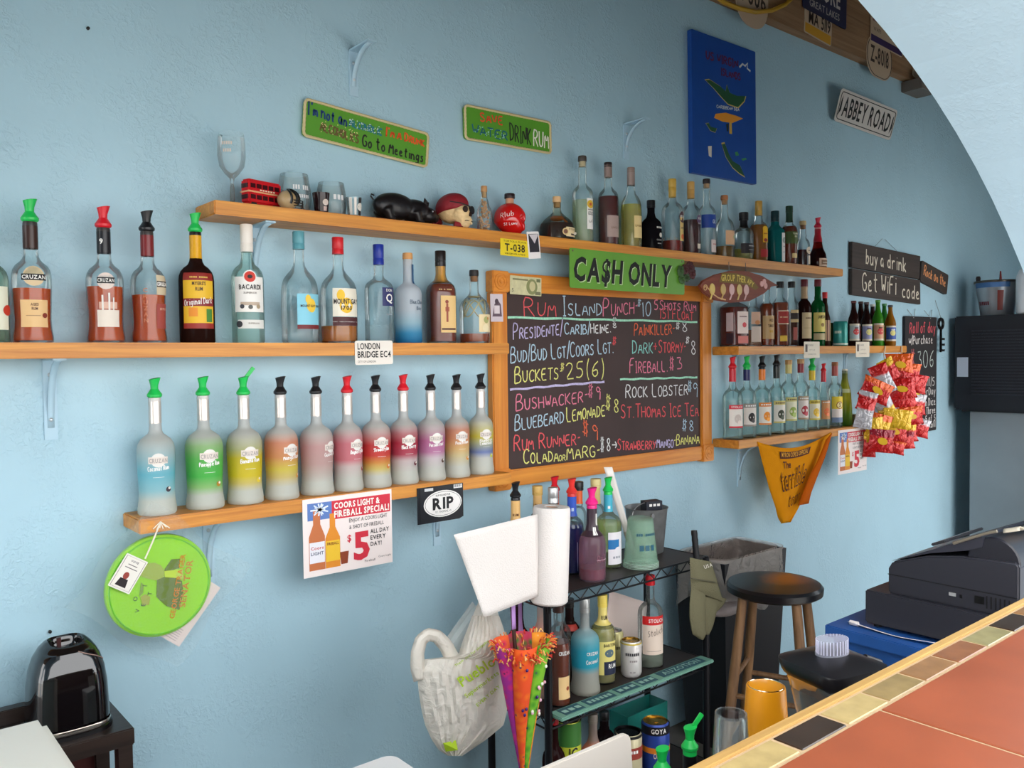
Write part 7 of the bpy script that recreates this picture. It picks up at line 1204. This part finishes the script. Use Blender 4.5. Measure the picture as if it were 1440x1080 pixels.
mb = MB(); mb.grid(lambda u, v: tuple(at(*lerp(lerp((664, 868), (676, 838), v), lerp((702, 868), (694, 838), v), u), -.405 + .004 * sin(9 * u)) - bo), 8, 6); mb.build('handle', BAGM, t)
PG = paint((166, 196, 40), .5)
def btext(tx, x0, y0, x1, y1, h, mat=PG):
    L = sqrt((x1 - x0) ** 2 + (y1 - y0) ** 2); an = math.degrees(atan2(y1 - y0, x1 - x0)); mb = MB(); letters(mb, tx, lambda a, b: tuple(bagsurf(a, b, -1, .009) - bo), x0, y0, -h, L, 'l', 1, 0, an); mb.build('lettering', mat, t, smooth=0)
btext("Pueblo", 650, 966, 698, 934, 14); btext("Supermarkets", 656, 982, 702, 948, 6); btext("Thank you for shopping", 641, 938, 688, 902, 3.4); btext("EVERY DAY", 672, 994, 704, 966, 4.5)
mb = MB(); mb.add([tuple(bagsurf(x, y, -1, .009) - bo) for x, y in ((623, 1045), (641, 1041), (644, 1055), (627, 1057))], [(0, 1, 2, 3)]); mb.build('green_square', PG, t, smooth=0)
q0, q1 = at(684, 840, -.405), Vector((RX0 + .002, -.34, RZ[0] + .002)); mb = MB()
mb.grid(lambda u, v: tuple(q0.lerp(q1, v) - bo + Vector((0, (u - .5) * .03, .012 * sin(pi * v) + (u - .5) * .01))), 4, 10); mb.build('handle_loop', BAGM, t, solid=.002)   # hooked over the rack's side rail
# work gloves and the tool tucked into them
gp = at(985, 898, -.492); t = thing('work_glove', 'grey-green cloth work glove with printed cuff hung on the rack corner', 'glove', gp)
GM = paint((112, 108, 84), .9, bump=.4, bscale=300, spec=.1)
def gpx(x, y, dy=0.0): return tuple(at(x, y, -.492 + dy) - gp)
def gpanel(pts_l, pts_r, th, name, dy=0.0, nu=10, nv=14):
    mb = MB()
    for s_ in (-1, 1): mb.grid(lambda u, v: tuple(Vector(gpx(*lerp(along(pts_l, min(v, .9999)), along(pts_r, min(v, .9999)), u), dy)) + Vector((0, s_ * th * max(0, sin(pi * u)) ** .5 * max(0.05, sin(pi * (.08 + .88 * v))) ** .4, 0))), nu, nv)
    return mb.build(name, GM, t)
gpanel([(970, 784), (971, 812), (972, 830)], [(1000, 790), (1008, 815), (1017, 846)], .022, 'cuff')
gpanel([(972, 826), (970, 850), (970, 868), (974, 892), (984, 899)], [(992, 836), (991, 858), (991, 870), (992, 890), (988, 899)], .018, 'finger_bundle', -.008)
t_a = t; t = thing('work_glove', 'second grey-green work glove hanging behind the one with the printed cuff', 'glove', gp)
gpanel([(988, 838), (986, 862), (986, 882), (990, 892)], [(1014, 842), (1006, 862), (1001, 880), (996, 892)], .018, 'finger_bundle', .010)
gpanel([(1008, 838), (1006, 848), (1002, 856)], [(1022, 842), (1016, 852), (1006, 862)], .010, 'thumb', .012, 8, 8)
t = t_a
mb = MB(); mb.grid(lambda u, v: gpx(970 + 34 * u + 3 * v, 812 + 6 * u + 2.2 * v, -.026), 12, 2); mb.build('cuff_seam', paint((84, 80, 62), .9), t, solid=.003)
mb = MB(); letters(mb, 'USA', lambda a, b: gpx(a, b, -.027), 991, 800, -5, 12, 'l', 1, 0, -18); mb.build('lettering', paint((206, 200, 186), .7), t, smooth=0)
a, b = at(976, 746, -.478), at(981, 800, -.492); t = thing('tool_handle', 'black ribbed tool handle standing up out of the work glove cuff', 'tool', b); d = a - b
mb = MB(); mb.tube([tuple(d * (k / 12)) for k in range(13)], [.0115 if k % 2 else .0105 for k in range(13)], 12); mb.build('grip', paint((18, 18, 20), .5), t)
mb = MB(); mb.tube([(0, 0, 0), tuple(-d * .3)], .006, 8); mb.build('shaft', paint((60, 60, 62), .4, .6), t)

# ------------------------------------------------------------------ rubbish bin with clear liner
t = thing('rubbish_bin', 'black rectangular rubbish bin with clear liner behind the stool', 'bin', (2.945, -.21, 0))
hw, hd, zt = .215, .125, .775
MB().add([(-hw * .8, -hd * .8, 0), (hw * .8, -hd * .8, 0), (hw * .8, hd * .8, 0), (-hw * .8, hd * .8, 0), (-hw, -hd, zt), (hw, -hd, zt), (hw, hd, zt), (-hw, hd, zt), (-hw + .008, -hd + .008, zt), (hw - .008, -hd + .008, zt), (hw - .008, hd - .008, zt), (-hw + .008, hd - .008, zt), (-hw * .76, -hd * .72, .1), (hw * .76, -hd * .72, .1), (hw * .76, hd * .72, .1), (-hw * .76, hd * .72, .1)],
     [(0, 1, 5, 4), (1, 2, 6, 5), (2, 3, 7, 6), (3, 0, 4, 7), (3, 2, 1, 0), (4, 5, 9, 8), (5, 6, 10, 9), (6, 7, 11, 10), (7, 4, 8, 11), (8, 9, 13, 12), (9, 10, 14, 13), (10, 11, 15, 14), (11, 8, 12, 15), (12, 13, 14, 15)]).build('bin_body', paint((24, 22, 26), .45), t, smooth=30)
LN = film((222, 212, 204), .42, .12, .9)
def lin_pt(u, v):
    a = 2 * pi * u; q = shape(a, .8); w_ = 1.0 + .035 * sin(14 * a) * v + .05 * v; z = zt + .012 - (.20 + .035 * sin(5 * a + 1)) * v if v > 0 else zt + .012; return (hw * 1.03 * q * sin(a) * w_, -hd * 1.06 * q * cos(a) * w_, z)
MB().grid(lin_pt, 56, 8, True).build('liner_skirt', LN, t)
MB().grid(lambda u, v: (hw * .94 * shape(2 * pi * u, .8) * sin(2 * pi * u) * (1 - .10 * v - .03 * sin(30 * u) * v), -hd * .92 * shape(2 * pi * u, .8) * cos(2 * pi * u) * (1 - .12 * v), zt + .012 - .35 * v), 48, 8, True).build('liner_inside', film((176, 160, 150), .55, .15, .9), t)
mb = MB(); mb.ball((-.20, -.10, .60), .10, .07, .032, 18, 10); remesh(mb.build('liner_knot', film((214, 200, 196), .7, .2, .6), t), .006)
# ------------------------------------------------------------------ stool
sc_ = at(1089, 820, -.57); SZ = sc_.z + .005; t = thing('bar_stool', 'round wooden bar stool with worn black seat', 'stool', (sc_.x, -.57, 0))
def seatmat():
    m, nt, out = newmat('worn_black_seat'); tc = N(nt, 'ShaderNodeTexCoord'); no = N(nt, 'ShaderNodeTexNoise'); no.inputs['Scale'].default_value = 6; no.inputs['Detail'].default_value = 5; nt.links.new(tc.outputs['Object'], no.inputs['Vector'])
    vm = N(nt, 'ShaderNodeVectorMath', operation='DISTANCE'); nt.links.new(tc.outputs['Object'], vm.inputs[0]); vm.inputs[1].default_value = (.06, -.01, SZ)
    ad = N(nt, 'ShaderNodeMath', operation='MULTIPLY_ADD'); ad.inputs[1].default_value = .12; nt.links.new(no.outputs[0], ad.inputs[0]); nt.links.new(vm.outputs['Value'], ad.inputs[2])
    cr = N(nt, 'ShaderNodeValToRGB'); e = cr.color_ramp.elements; e[0].position = .09; e[0].color = lin((150, 84, 36)); e[1].position = .16; e[1].color = lin((22, 18, 20)); nt.links.new(ad.outputs[0], cr.inputs[0])
    b = N(nt, 'ShaderNodeBsdfPrincipled'); b.inputs['Roughness'].default_value = .28; nt.links.new(cr.outputs[0], b.inputs['Base Color']); nt.links.new(b.outputs[0], out.inputs[0]); return m
Rs = .172
MB().lathe([(Rs * .92, SZ - .042), (Rs * .99, SZ - .034), (Rs, SZ - .012), (Rs * .95, SZ - .002), (Rs * .75, SZ + .001), (.001, SZ - .003)], 40).build('seat', seatmat(), t)
LW = wood((96, 66, 40), (156, 116, 78), 'Z', .6, .55)
feet = [(-.16, -.16), (.16, -.16), (.16, .16), (-.16, .16)]; R45 = Matrix.Rotation(rad(22), 4, 'Z')
def legp(k, z):
    q = R45 @ Vector((feet[k][0], feet[k][1], 0)); f_ = 1 - .44 * z / SZ; return (q.x * f_, q.y * f_, z)
for k in range(4): mb = MB(); mb.tube([legp(k, 0), legp(k, SZ * .5), legp(k, SZ - .036)], [.016, .019, .017], 14); mb.build('leg', LW, t)
for k, z in ((0, .42), (1, .36), (2, .42), (3, .36), (0, .20), (1, .16), (2, .20), (3, .16)):
    mb = MB(); mb.tube([legp(k, z), legp((k + 1) % 4, z)], .0095, 10); mb.build('stretcher', LW, t)

# ------------------------------------------------------------------ behind the bar
uc = thing('under_counter', 'dark work counter behind the bar holding the cups and blender', 'counter', (.6, -1.48, 0))
MB().box(-1.2, 1.28, -.26, .28, .68, .72).build('worktop', wood((50, 34, 26), (74, 52, 38), 'X', .8, .4), uc, bevel=.003)
MB().box(-1.18, 1.26, -.24, .24, .0, .68).build('cabinet', paint((26, 22, 22), .5), uc)
sr = thing('speed_rail', 'steel bottle rail fixed along the work counter edge', 'bottle rail', (.95, -1.14, .40))
STL = paint((70, 70, 72), .35, .8)
MB().box(-.5, .75, -.055, .055, 0, .004).build('trough_floor', STL, sr); MB().box(-.5, .75, .051, .055, .004, .10).build('trough_front', STL, sr); MB().box(-.5, .75, -.059, -.055, .0, .14).build('trough_back', STL, sr)
for xx in (-.4, .1, .6): MB().box(xx - .015, xx + .015, -.102, -.058, .05, .08).build('mounting_arm', STL, sr)
for px, yt, lb in ((970, 1022, 'dark bottle with flipped-open green pourer in the bottle rail'), (931, 1052, 'dark bottle with green pourer in front of the blue can')):
    X_ = at(px, yt + 30, -1.135).x; H_ = at(px, yt, -1.135).z - .404
    bottle(lb, px, yt, 34, .404, 'std', Y=-1.135, X=X_, H=H_, D=.076, cap=('pour', GG, 'flip' if px == 970 else 0), g=(26, 20, 20), body=.85, foil=((24, 22, 24), .8), neck=.0155)
bd = at(897, 1036, -1.15); t = thing('cutting_board', 'white plastic cutting board standing on edge by the bottle rail', 'cutting board', (bd.x, -1.145, .404), (rad(-4), 0, 0))
MB().prism(rrect(-.42, .008, .0, bd.z - .404, .022, 5), -.006, .006).build('board', paint((222, 214, 204), .45), t, bevel=.002)
# inverted pint glass and orange cup
p = at(1028, 1030, -1.30); zt_ = at(1029, 1002, -1.30).z; R = width_at(p, 50) / 2
t = thing('pint_glass', 'clear pint glass upside down on the work counter', 'glass', (p.x, -1.30, .72)); Hh = zt_ - .72
MB().lathe([(R * 1.15, 0), (R * .92, Hh), (R * .80, Hh), (R * .80, Hh - .008), (R * .86, Hh - .010), (R * 1.10, .001)], 30, cap0=False, cap1=False).build('glass', CLEAR, t, smooth=50); MB().lathe([(R * .80, Hh - .006), (R * .80, Hh - .001)], 28).build('thick_base', glass((226, 230, 230)), t)
p = at(1077, 980, -1.27); zt_ = at(1077, 964, -1.27).z; R = width_at(p, 57) / 2; Hh = zt_ - .72
t = thing('orange_cup', 'orange cup upside down with shiny steel base on the work counter', 'cup', (p.x, -1.27, .72))
MB().lathe([(R * 1.22, 0), (R * 1.22, .004), (R * 1.0, Hh - .006), (R * .97, Hh - .001), (R * .90, Hh)], 32).build('cup_wall', paint((240, 156, 24), .3), t); MB().lathe([(R * .91, Hh - .001), (R * .89, Hh + .0015), (R * .86, Hh - .002), (.001, Hh - .003)], 32, cap0=False).build('steel_base', paint((196, 180, 160), .15, 1.0), t)
# blender
p = at(1170, 918, -1.43); bz = .72; t = thing('blender', 'blender jar with black square lid and clear ribbed cap', 'blender', (p.x, -1.43, bz), (0, 0, rad(-14)))
zl = atz(1170, 918, 0).z; zl = p.z - bz; BL = paint((26, 25, 28), .3)
MB().lathe([(.085, 0), (.09, .01), (.088, .07), (.062, .10), (.05, .11)], 28, .5).build('base', paint((30, 30, 34), .35), t)
MB().lathe([(.045, .11), (.052, .12), (.070, zl - .05), (.074, zl - .045), (.0715, zl - .047), (.05, .122)], 28, .6).build('jar', glass((236, 240, 240), .05), t, smooth=50)
MB().lathe([(.066, zl - .055), (.070, zl - .050), (.074, zl - .046), (.078, zl - .038), (.083, zl - .020), (.082, zl - .016), (.040, zl - .001), (.001, zl + .002)], 40, .85).build('lid', BL, t, smooth=50)
mb = MB(); mb.lathe([(.034, zl - .002), (.034, zl + .002), (.031, zl + .003), (.031, zl + .030), (.001, zl + .031)], 32, sx=1.15, sy=.8); mb.build('measuring_cap', film((206, 206, 222), .4, .15, 0), t)
mb = MB()
for k in range(30):
    a = 2 * pi * k / 30; mb.tube([(.0362 * cos(a), .0254 * sin(a), zl + .003), (.0362 * cos(a), .0254 * sin(a), zl + .030)], .0011, 4)
mb.build('cap_ribs', paint((206, 206, 226), .3), t)
mb = MB(); mb.tube([(.060, 0, zl - .06), (.105, 0, zl - .07), (.112, 0, zl - .12), (.062, 0, .15)], .011, 10); mb.build('jar_handle', BL, t)
mb = MB(); mb.tube([(.07, -.02, zl - .02), (.10, -.03, zl - .03), (.115, -.03, zl - .05)], [.012, .01, .006], 10); mb.build('lid_tab', BL, t)
# cash register on its drawer on a blue table
XR = 2.365; TBZ = .795
t = thing('blue_table', 'blue painted wooden table under the cash register', 'table', (2.62, -1.25, 0)); BLP = paint((34, 82, 150), .45, vary=.12)
MB().box(-.33, .40, -.24, .24, TBZ - .035, TBZ).build('tabletop', BLP, t, bevel=.003)
for xx in (-.29, .36):
    for yy in (-.20, .20): MB().box(xx - .022, xx + .022, yy - .022, yy + .022, 0, TBZ - .035).build('leg', BLP, t)
MB().box(-.31, .38, -.222, -.205, TBZ - .11, TBZ - .035).build('apron', BLP, t); MB().box(-.312, -.295, -.205, .205, TBZ - .11, TBZ - .035).build('apron', BLP, t)
t = thing('till_box', 'flat black steel till box under the register', 'till', (XR, -1.30, TBZ)); RG_ = paint((42, 42, 50), .4)
MB().box(0, .41, -.185, .205, .012, .108).build('drawer_case', RG_, t, bevel=.004)
for xx in (.03, .38):
    for yy in (-.16, .18): MB().lathe([(.012, 0), (.012, .012)], 12, T=Matrix.Translation((xx, yy, 0))).build('foot', paint(BLACK), t)
t2 = thing('receipt_paper', 'white receipt paper tucked under the till box edge', 'paper', (XR - .006, -1.25, TBZ + .001)); mb = MB(); mb.grid(lambda u, v: (-.010 + .004 * sin(9 * u) - .02 * v, -.17 + .36 * u, .002 + .004 * sin(7 * u) + .006 * v), 16, 4); mb.build('sheet', paint((232, 224, 222), .7), t2, solid=.0015)
mb = MB(); mb.tube([(-.014, .165, .006), (-.014, .19, .006)], .007, 10); mb.build('rolled_end', paint((232, 224, 222), .7), t2)
t = thing('cash_register', 'black cash register with sloping top and vents on its side', 'cash register', (XR + .012, -1.33, TBZ + .108))
side = [(.172, 0.0), (.172, .072), (.160, .094), (.06, .128), (-.03, .142), (-.165, .148), (-.172, .140), (-.172, 0.0)]   # (y, z) seen from the open side, wall side first
def rsolid(prof, x0, x1):
    n = len(prof); mb = MB(); mb.add([(x0, y, z) for y, z in prof] + [(x1, y, z) for y, z in prof], [tuple(range(n)), tuple(reversed(range(n, 2 * n)))] + [(k + n, k, (k + 1) % n, (k + 1) % n + n)[::-1] for k in range(n)]); return mb
rsolid(side, 0, .36).build('case', RG_, t, bevel=.005, bseg=3)
rsolid([(.166, .094), (-.075, .203), (-.083, .199), (-.080, .175), (-.045, .160), (.06, .134), (.15, .100)], .006, .354).build('top_shell', paint((48, 48, 58), .35), t, bevel=.003)
def hump(u, v):
    a = pi * .62 * v; return (.01 + .34 * u, -.085 - .075 * sin(a), .145 + .052 * cos(a) - .0 * v)
mb = MB(); mb.lathe([(.062, .012), (.066, .016), (.066, .345), (.062, .349)], 28, T=Matrix.Translation((0, -.105, .138)) @ Matrix.Rotation(pi / 2, 4, 'Y')); mb.build('rear_hump', paint((34, 34, 42), .3), t)
MB().box(.05, .31, -.03, .012, .0, .008, T=Matrix.Translation((0, .06, .150)) @ Matrix.Rotation(rad(-24), 4, 'X')).build('paper_cover', paint((52, 50, 54), .3), t, bevel=.002)
for q in range(6): MB().box(-.0012, .001, -.151 + .011 * q, -.1475 + .011 * q, .015, .048).build('vent_slot', paint((8, 8, 10), .6), t)
MB().box(-.0015, .001, -.088, -.064, .024, .044).build('power_switch', paint((14, 14, 16), .3), t); MB().box(-.002, .001, -.016, .002, .030, .039).build('usb_port', paint((206, 206, 206), .3, .6), t); MB().box(-.002, .001, -.032, -.026, .029, .038).build('jack', paint((10, 10, 12), .3), t)
MB().box(-.0012, .0, -.172, .172, .0555, .0575).build('case_seam', paint((14, 14, 18), .5), t)
mb = MB(); mb.grid(lambda u, v: (.05 + .14 * u, -.115 - .04 * v + .01 * sin(6 * u), .212 + .012 * v + .006 * sin(9 * u)), 10, 6); mb.build('receipt', paint((206, 196, 176), .8), t, solid=.001)
mb = MB(); mb.tube([(-.004, -.01, .175), (-.006, -.09, .214), (-.006, -.12, .226)], .004, 8); mb.build('paper_rod', paint((150, 140, 124), .4, .5), t)
# ice machine with bucket on top, far end
t = thing('ice_machine', 'ice machine with black louvred head over a grey steel bin', 'ice machine', (5.5, -.03, 0))
MB().box(.05, .62, -.62, -.085, .0, 1.225).build('steel_bin', paint((150, 152, 154), .32, .55, vary=.08, vscale=4), t, bevel=.006)
MB().box(0, .70, -.66, -.012, 1.235, 1.815).build('head_case', paint((26, 27, 34), .45), t, bevel=.008); MB().box(.02, .64, -.64, -.05, 1.225, 1.236).build('gasket', paint(BLACK), t)
for q in range(22): MB().box(-.006, .002, -.53, -.115, 1.33 + .0185 * q, 1.338 + .0185 * q, T=Matrix.Translation((0, 0, 0))).build('louvre', paint((40, 41, 50), .35), t)
MB().box(-.003, .001, -.095, -.03, 1.44, 1.56).build('paper_label', paint((190, 194, 206), .6), t)
p = atx(1402, 438, 5.66); t = thing('ice_bucket', 'tin beer bucket with bottle print on top of the ice machine', 'bucket', (5.66, p.y, 1.816)); TIN = paint((170, 172, 176), .3, .6, vary=.1)
MB().lathe([(.088, 0), (.09, .004), (.122, .205), (.126, .212), (.120, .212), (.086, .008)], 30).build('pail', TIN, t)
MB().lathe([(.1262, .200), (.129, .204), (.129, .210), (.1262, .214)], 30, cap0=False, cap1=False).build('rim', paint((90, 84, 76), .3, .7), t)
pr = [(.09, 0), (.122, .205)]; wrap(pr, 0, .001, -1.2, -.9, .03, .15, 'bottle_print', paint((120, 40, 30), .4), t); f = skin(pr, 0, .0018); mb = MB(); V, F, W = layout('~CORONA', 1); mb.add([f(-2.0 + (x - W / 2) * .7 / W, .06 + y * .03) for x, y in V], F); mb.build('lettering', paint((110, 40, 50), .5), t, smooth=0); wrap(pr, 0, .0012, -2.5, -.6, .17, .20, 'blue_band', paint((70, 110, 160), .4), t, 16)
MB().lathe([(.012, 0), (.014, .05), (.010, .06)], 10, T=Matrix.Translation((.0, .11, .19))).build('scoop_handle', paint((40, 24, 26), .4), t)
p = atx(1454, 436, 5.60); t = thing('plastic_jug', 'white plastic jug with red cap standing on the ice machine', 'jug', (5.60, p.y, 1.816)); MB().lathe([(.075, 0), (.085, .01), (.085, .22), (.07, .26), (.03, .29), (.028, .31)], 24, .3).build('jug_body', paint((232, 232, 236), .4), t, smooth=50); MB().lathe([(.032, .30), (.032, .335), (.028, .34)], 16).build('jug_cap', paint((170, 36, 36), .4), t)
p = atx(1407, 400, 5.86); t = thing('squeeze_bottle', 'red squeeze bottle standing behind the tin bucket', 'bottle', (5.86, p.y, 1.816)); MB().lathe([(.03, 0), (.032, .01), (.032, .17), (.02, .19), (.02, .21)], 16).build('bottle_body', paint((150, 30, 30), .4), t); MB().lathe([(.021, .20), (.021, .22), (.008, .235), (.004, .29)], 12).build('nozzle', paint((120, 24, 24), .4), t)

# ------------------------------------------------------------------ low left: cabinet, black dome, white lids
t = thing('small_cabinet', 'small dark wooden cabinet with open shelf under the black dome', 'cabinet', (.2, -.02, 0)); DW = wood((34, 26, 24), (58, 44, 38), 'X', .8, .35)
cr_ = at(189, 1012, -.27); CXR = cr_.x - .2; CZ_ = .748
MB().box(-.45, CXR, -.25, -.005, CZ_ - .04, CZ_).build('top', DW, t, bevel=.003); MB().box(-.45, CXR - .02, -.035, -.003, CZ_, CZ_ + .035).build('back_ledge', DW, t, bevel=.002)
MB().box(CXR - .035, CXR - .004, -.245, -.21, 0, CZ_ - .04).build('leg', DW, t); MB().box(CXR - .035, CXR - .004, -.04, -.01, 0, CZ_ - .04).build('leg', DW, t); MB().box(-.44, CXR - .035, -.02, -.008, 0, CZ_ - .04).build('back_panel', paint((70, 26, 24), .6), t); MB().box(-.44, CXR - .035, -.24, -.02, .42, .44).build('shelf', DW, t); MB().box(-.45, -.42, -.245, -.01, 0, CZ_ - .04).build('side_panel', DW, t)
q_ = at(150, 1060, -.25); t = thing('steel_tray', 'grey steel tray leaning inside the open cabinet', 'tray', (q_.x - .015, -.20, .441), (rad(14), rad(-24), 0)); MB().box(-.035, .030, -.003, .003, 0, .25).build('plate', paint((120, 130, 138), .3, .7), t); MB().box(.030, .034, -.02, .003, 0, .25).build('rim', paint((130, 138, 146), .3, .7), t)
p = at(95, 1000, -.156); t = thing('black_dome', 'glossy black dome-shaped machine with open top on the cabinet', 'machine', (p.x, -.156, CZ_)); Hd = at(95, 897, -.156).z - CZ_; Rd_ = width_at(p, 112) / 2
GB = paint((16, 12, 14), .06, spec=.8)
def dome(u, v):
    a = 2 * pi * u; prof_ = [(1.0, 0), (1.03, .05), (1.02, .25), (.99, .5), (.93, .68), (.82, .82), (.66, .93), (.52, .985), (.44, 1.0), (.40, .975), (.36, .90), (.30, .86)]
    k = min(len(prof_) - 2, int(v * (len(prof_) - 1))); f_ = v * (len(prof_) - 1) - k; r = prof_[k][0] + (prof_[k + 1][0] - prof_[k][0]) * f_; z = prof_[k][1] + (prof_[k + 1][1] - prof_[k][1]) * f_; z -= .05 * max(0, -cos(a) * -1) * (z > .9); q = shape(a, .22); return (Rd_ * r * q * sin(a), -Rd_ * .92 * r * q * cos(a), Hd * z)
MB().grid(dome, 44, 34, True).build('shell', GB, t, smooth=60); MB().lathe([(Rd_ * .32, Hd * .84), (Rd_ * .31, Hd * .87)], 20).build('inner_floor', paint((30, 22, 24), .4), t)
MB().lathe([(Rd_ * 1.035, .012), (Rd_ * 1.045, .014), (Rd_ * 1.045, .019), (Rd_ * 1.035, .021)], 40, .22, cap0=False, cap1=False).build('chrome_band', paint((190, 180, 170), .2, .9), t); MB().lathe([(Rd_ * 1.08, 0), (Rd_ * 1.08, .010), (Rd_ * 1.0, .014)], 40, .22).build('base', paint((14, 12, 14), .2), t)
MB().box(-.004, .004, -.004, .004, Hd * .86, Hd * 1.04, T=Matrix.Translation((-.016, -.01, 0))).build('lever', paint((60, 30, 30), .4), t); MB().lathe([(.007, 0), (.007, .012)], 12, T=Matrix.Translation((-Rd_ * 1.03, -.01, .03)) @ Matrix.Rotation(-pi / 2, 4, 'Y')).build('side_knob', paint(BLACK, .3), t)
mb = MB(); mb.tube([tuple(Vector(dome(.04 + .13 * k / 10, .52 - .012 * k)) * 1.004) for k in range(11)], .0012, 5); mb.build('scratch_line', paint((150, 120, 110), .5), t)
c1 = atz(63, 1006, .95); t = thing('white_freezer', 'white chest freezer lid corner in front of the small cabinet', 'freezer', (c1.x - .35, c1.y - .30, 0))
WP = paint((226, 220, 208), .4); MB().box(-.34, .34, -.29, .29, 0, .90).build('freezer_body', WP, t, bevel=.01); MB().box(-.35, .35, -.30, .30, .905, .95).build('lid', WP, t, bevel=.014, bseg=3)
c2 = atz(552, 1058, .72); t = thing('white_cooler', 'white plastic cooler box with a rounded lid below the grocery bag', 'cooler', (c2.x - .16, c2.y - .13, 0)); MB().box(-.15, .15, -.12, .12, 0, .685).build('cooler_body', paint((206, 208, 208), .4), t, bevel=.01); MB().prism(rrect(-.16, .16, -.13, .13, .03, 5), 0, .035, T=Matrix.Translation((0, 0, .72)) @ Matrix.Rotation(-pi / 2, 4, 'X')).build('lid', paint((222, 222, 222), .35), t, bevel=.004)
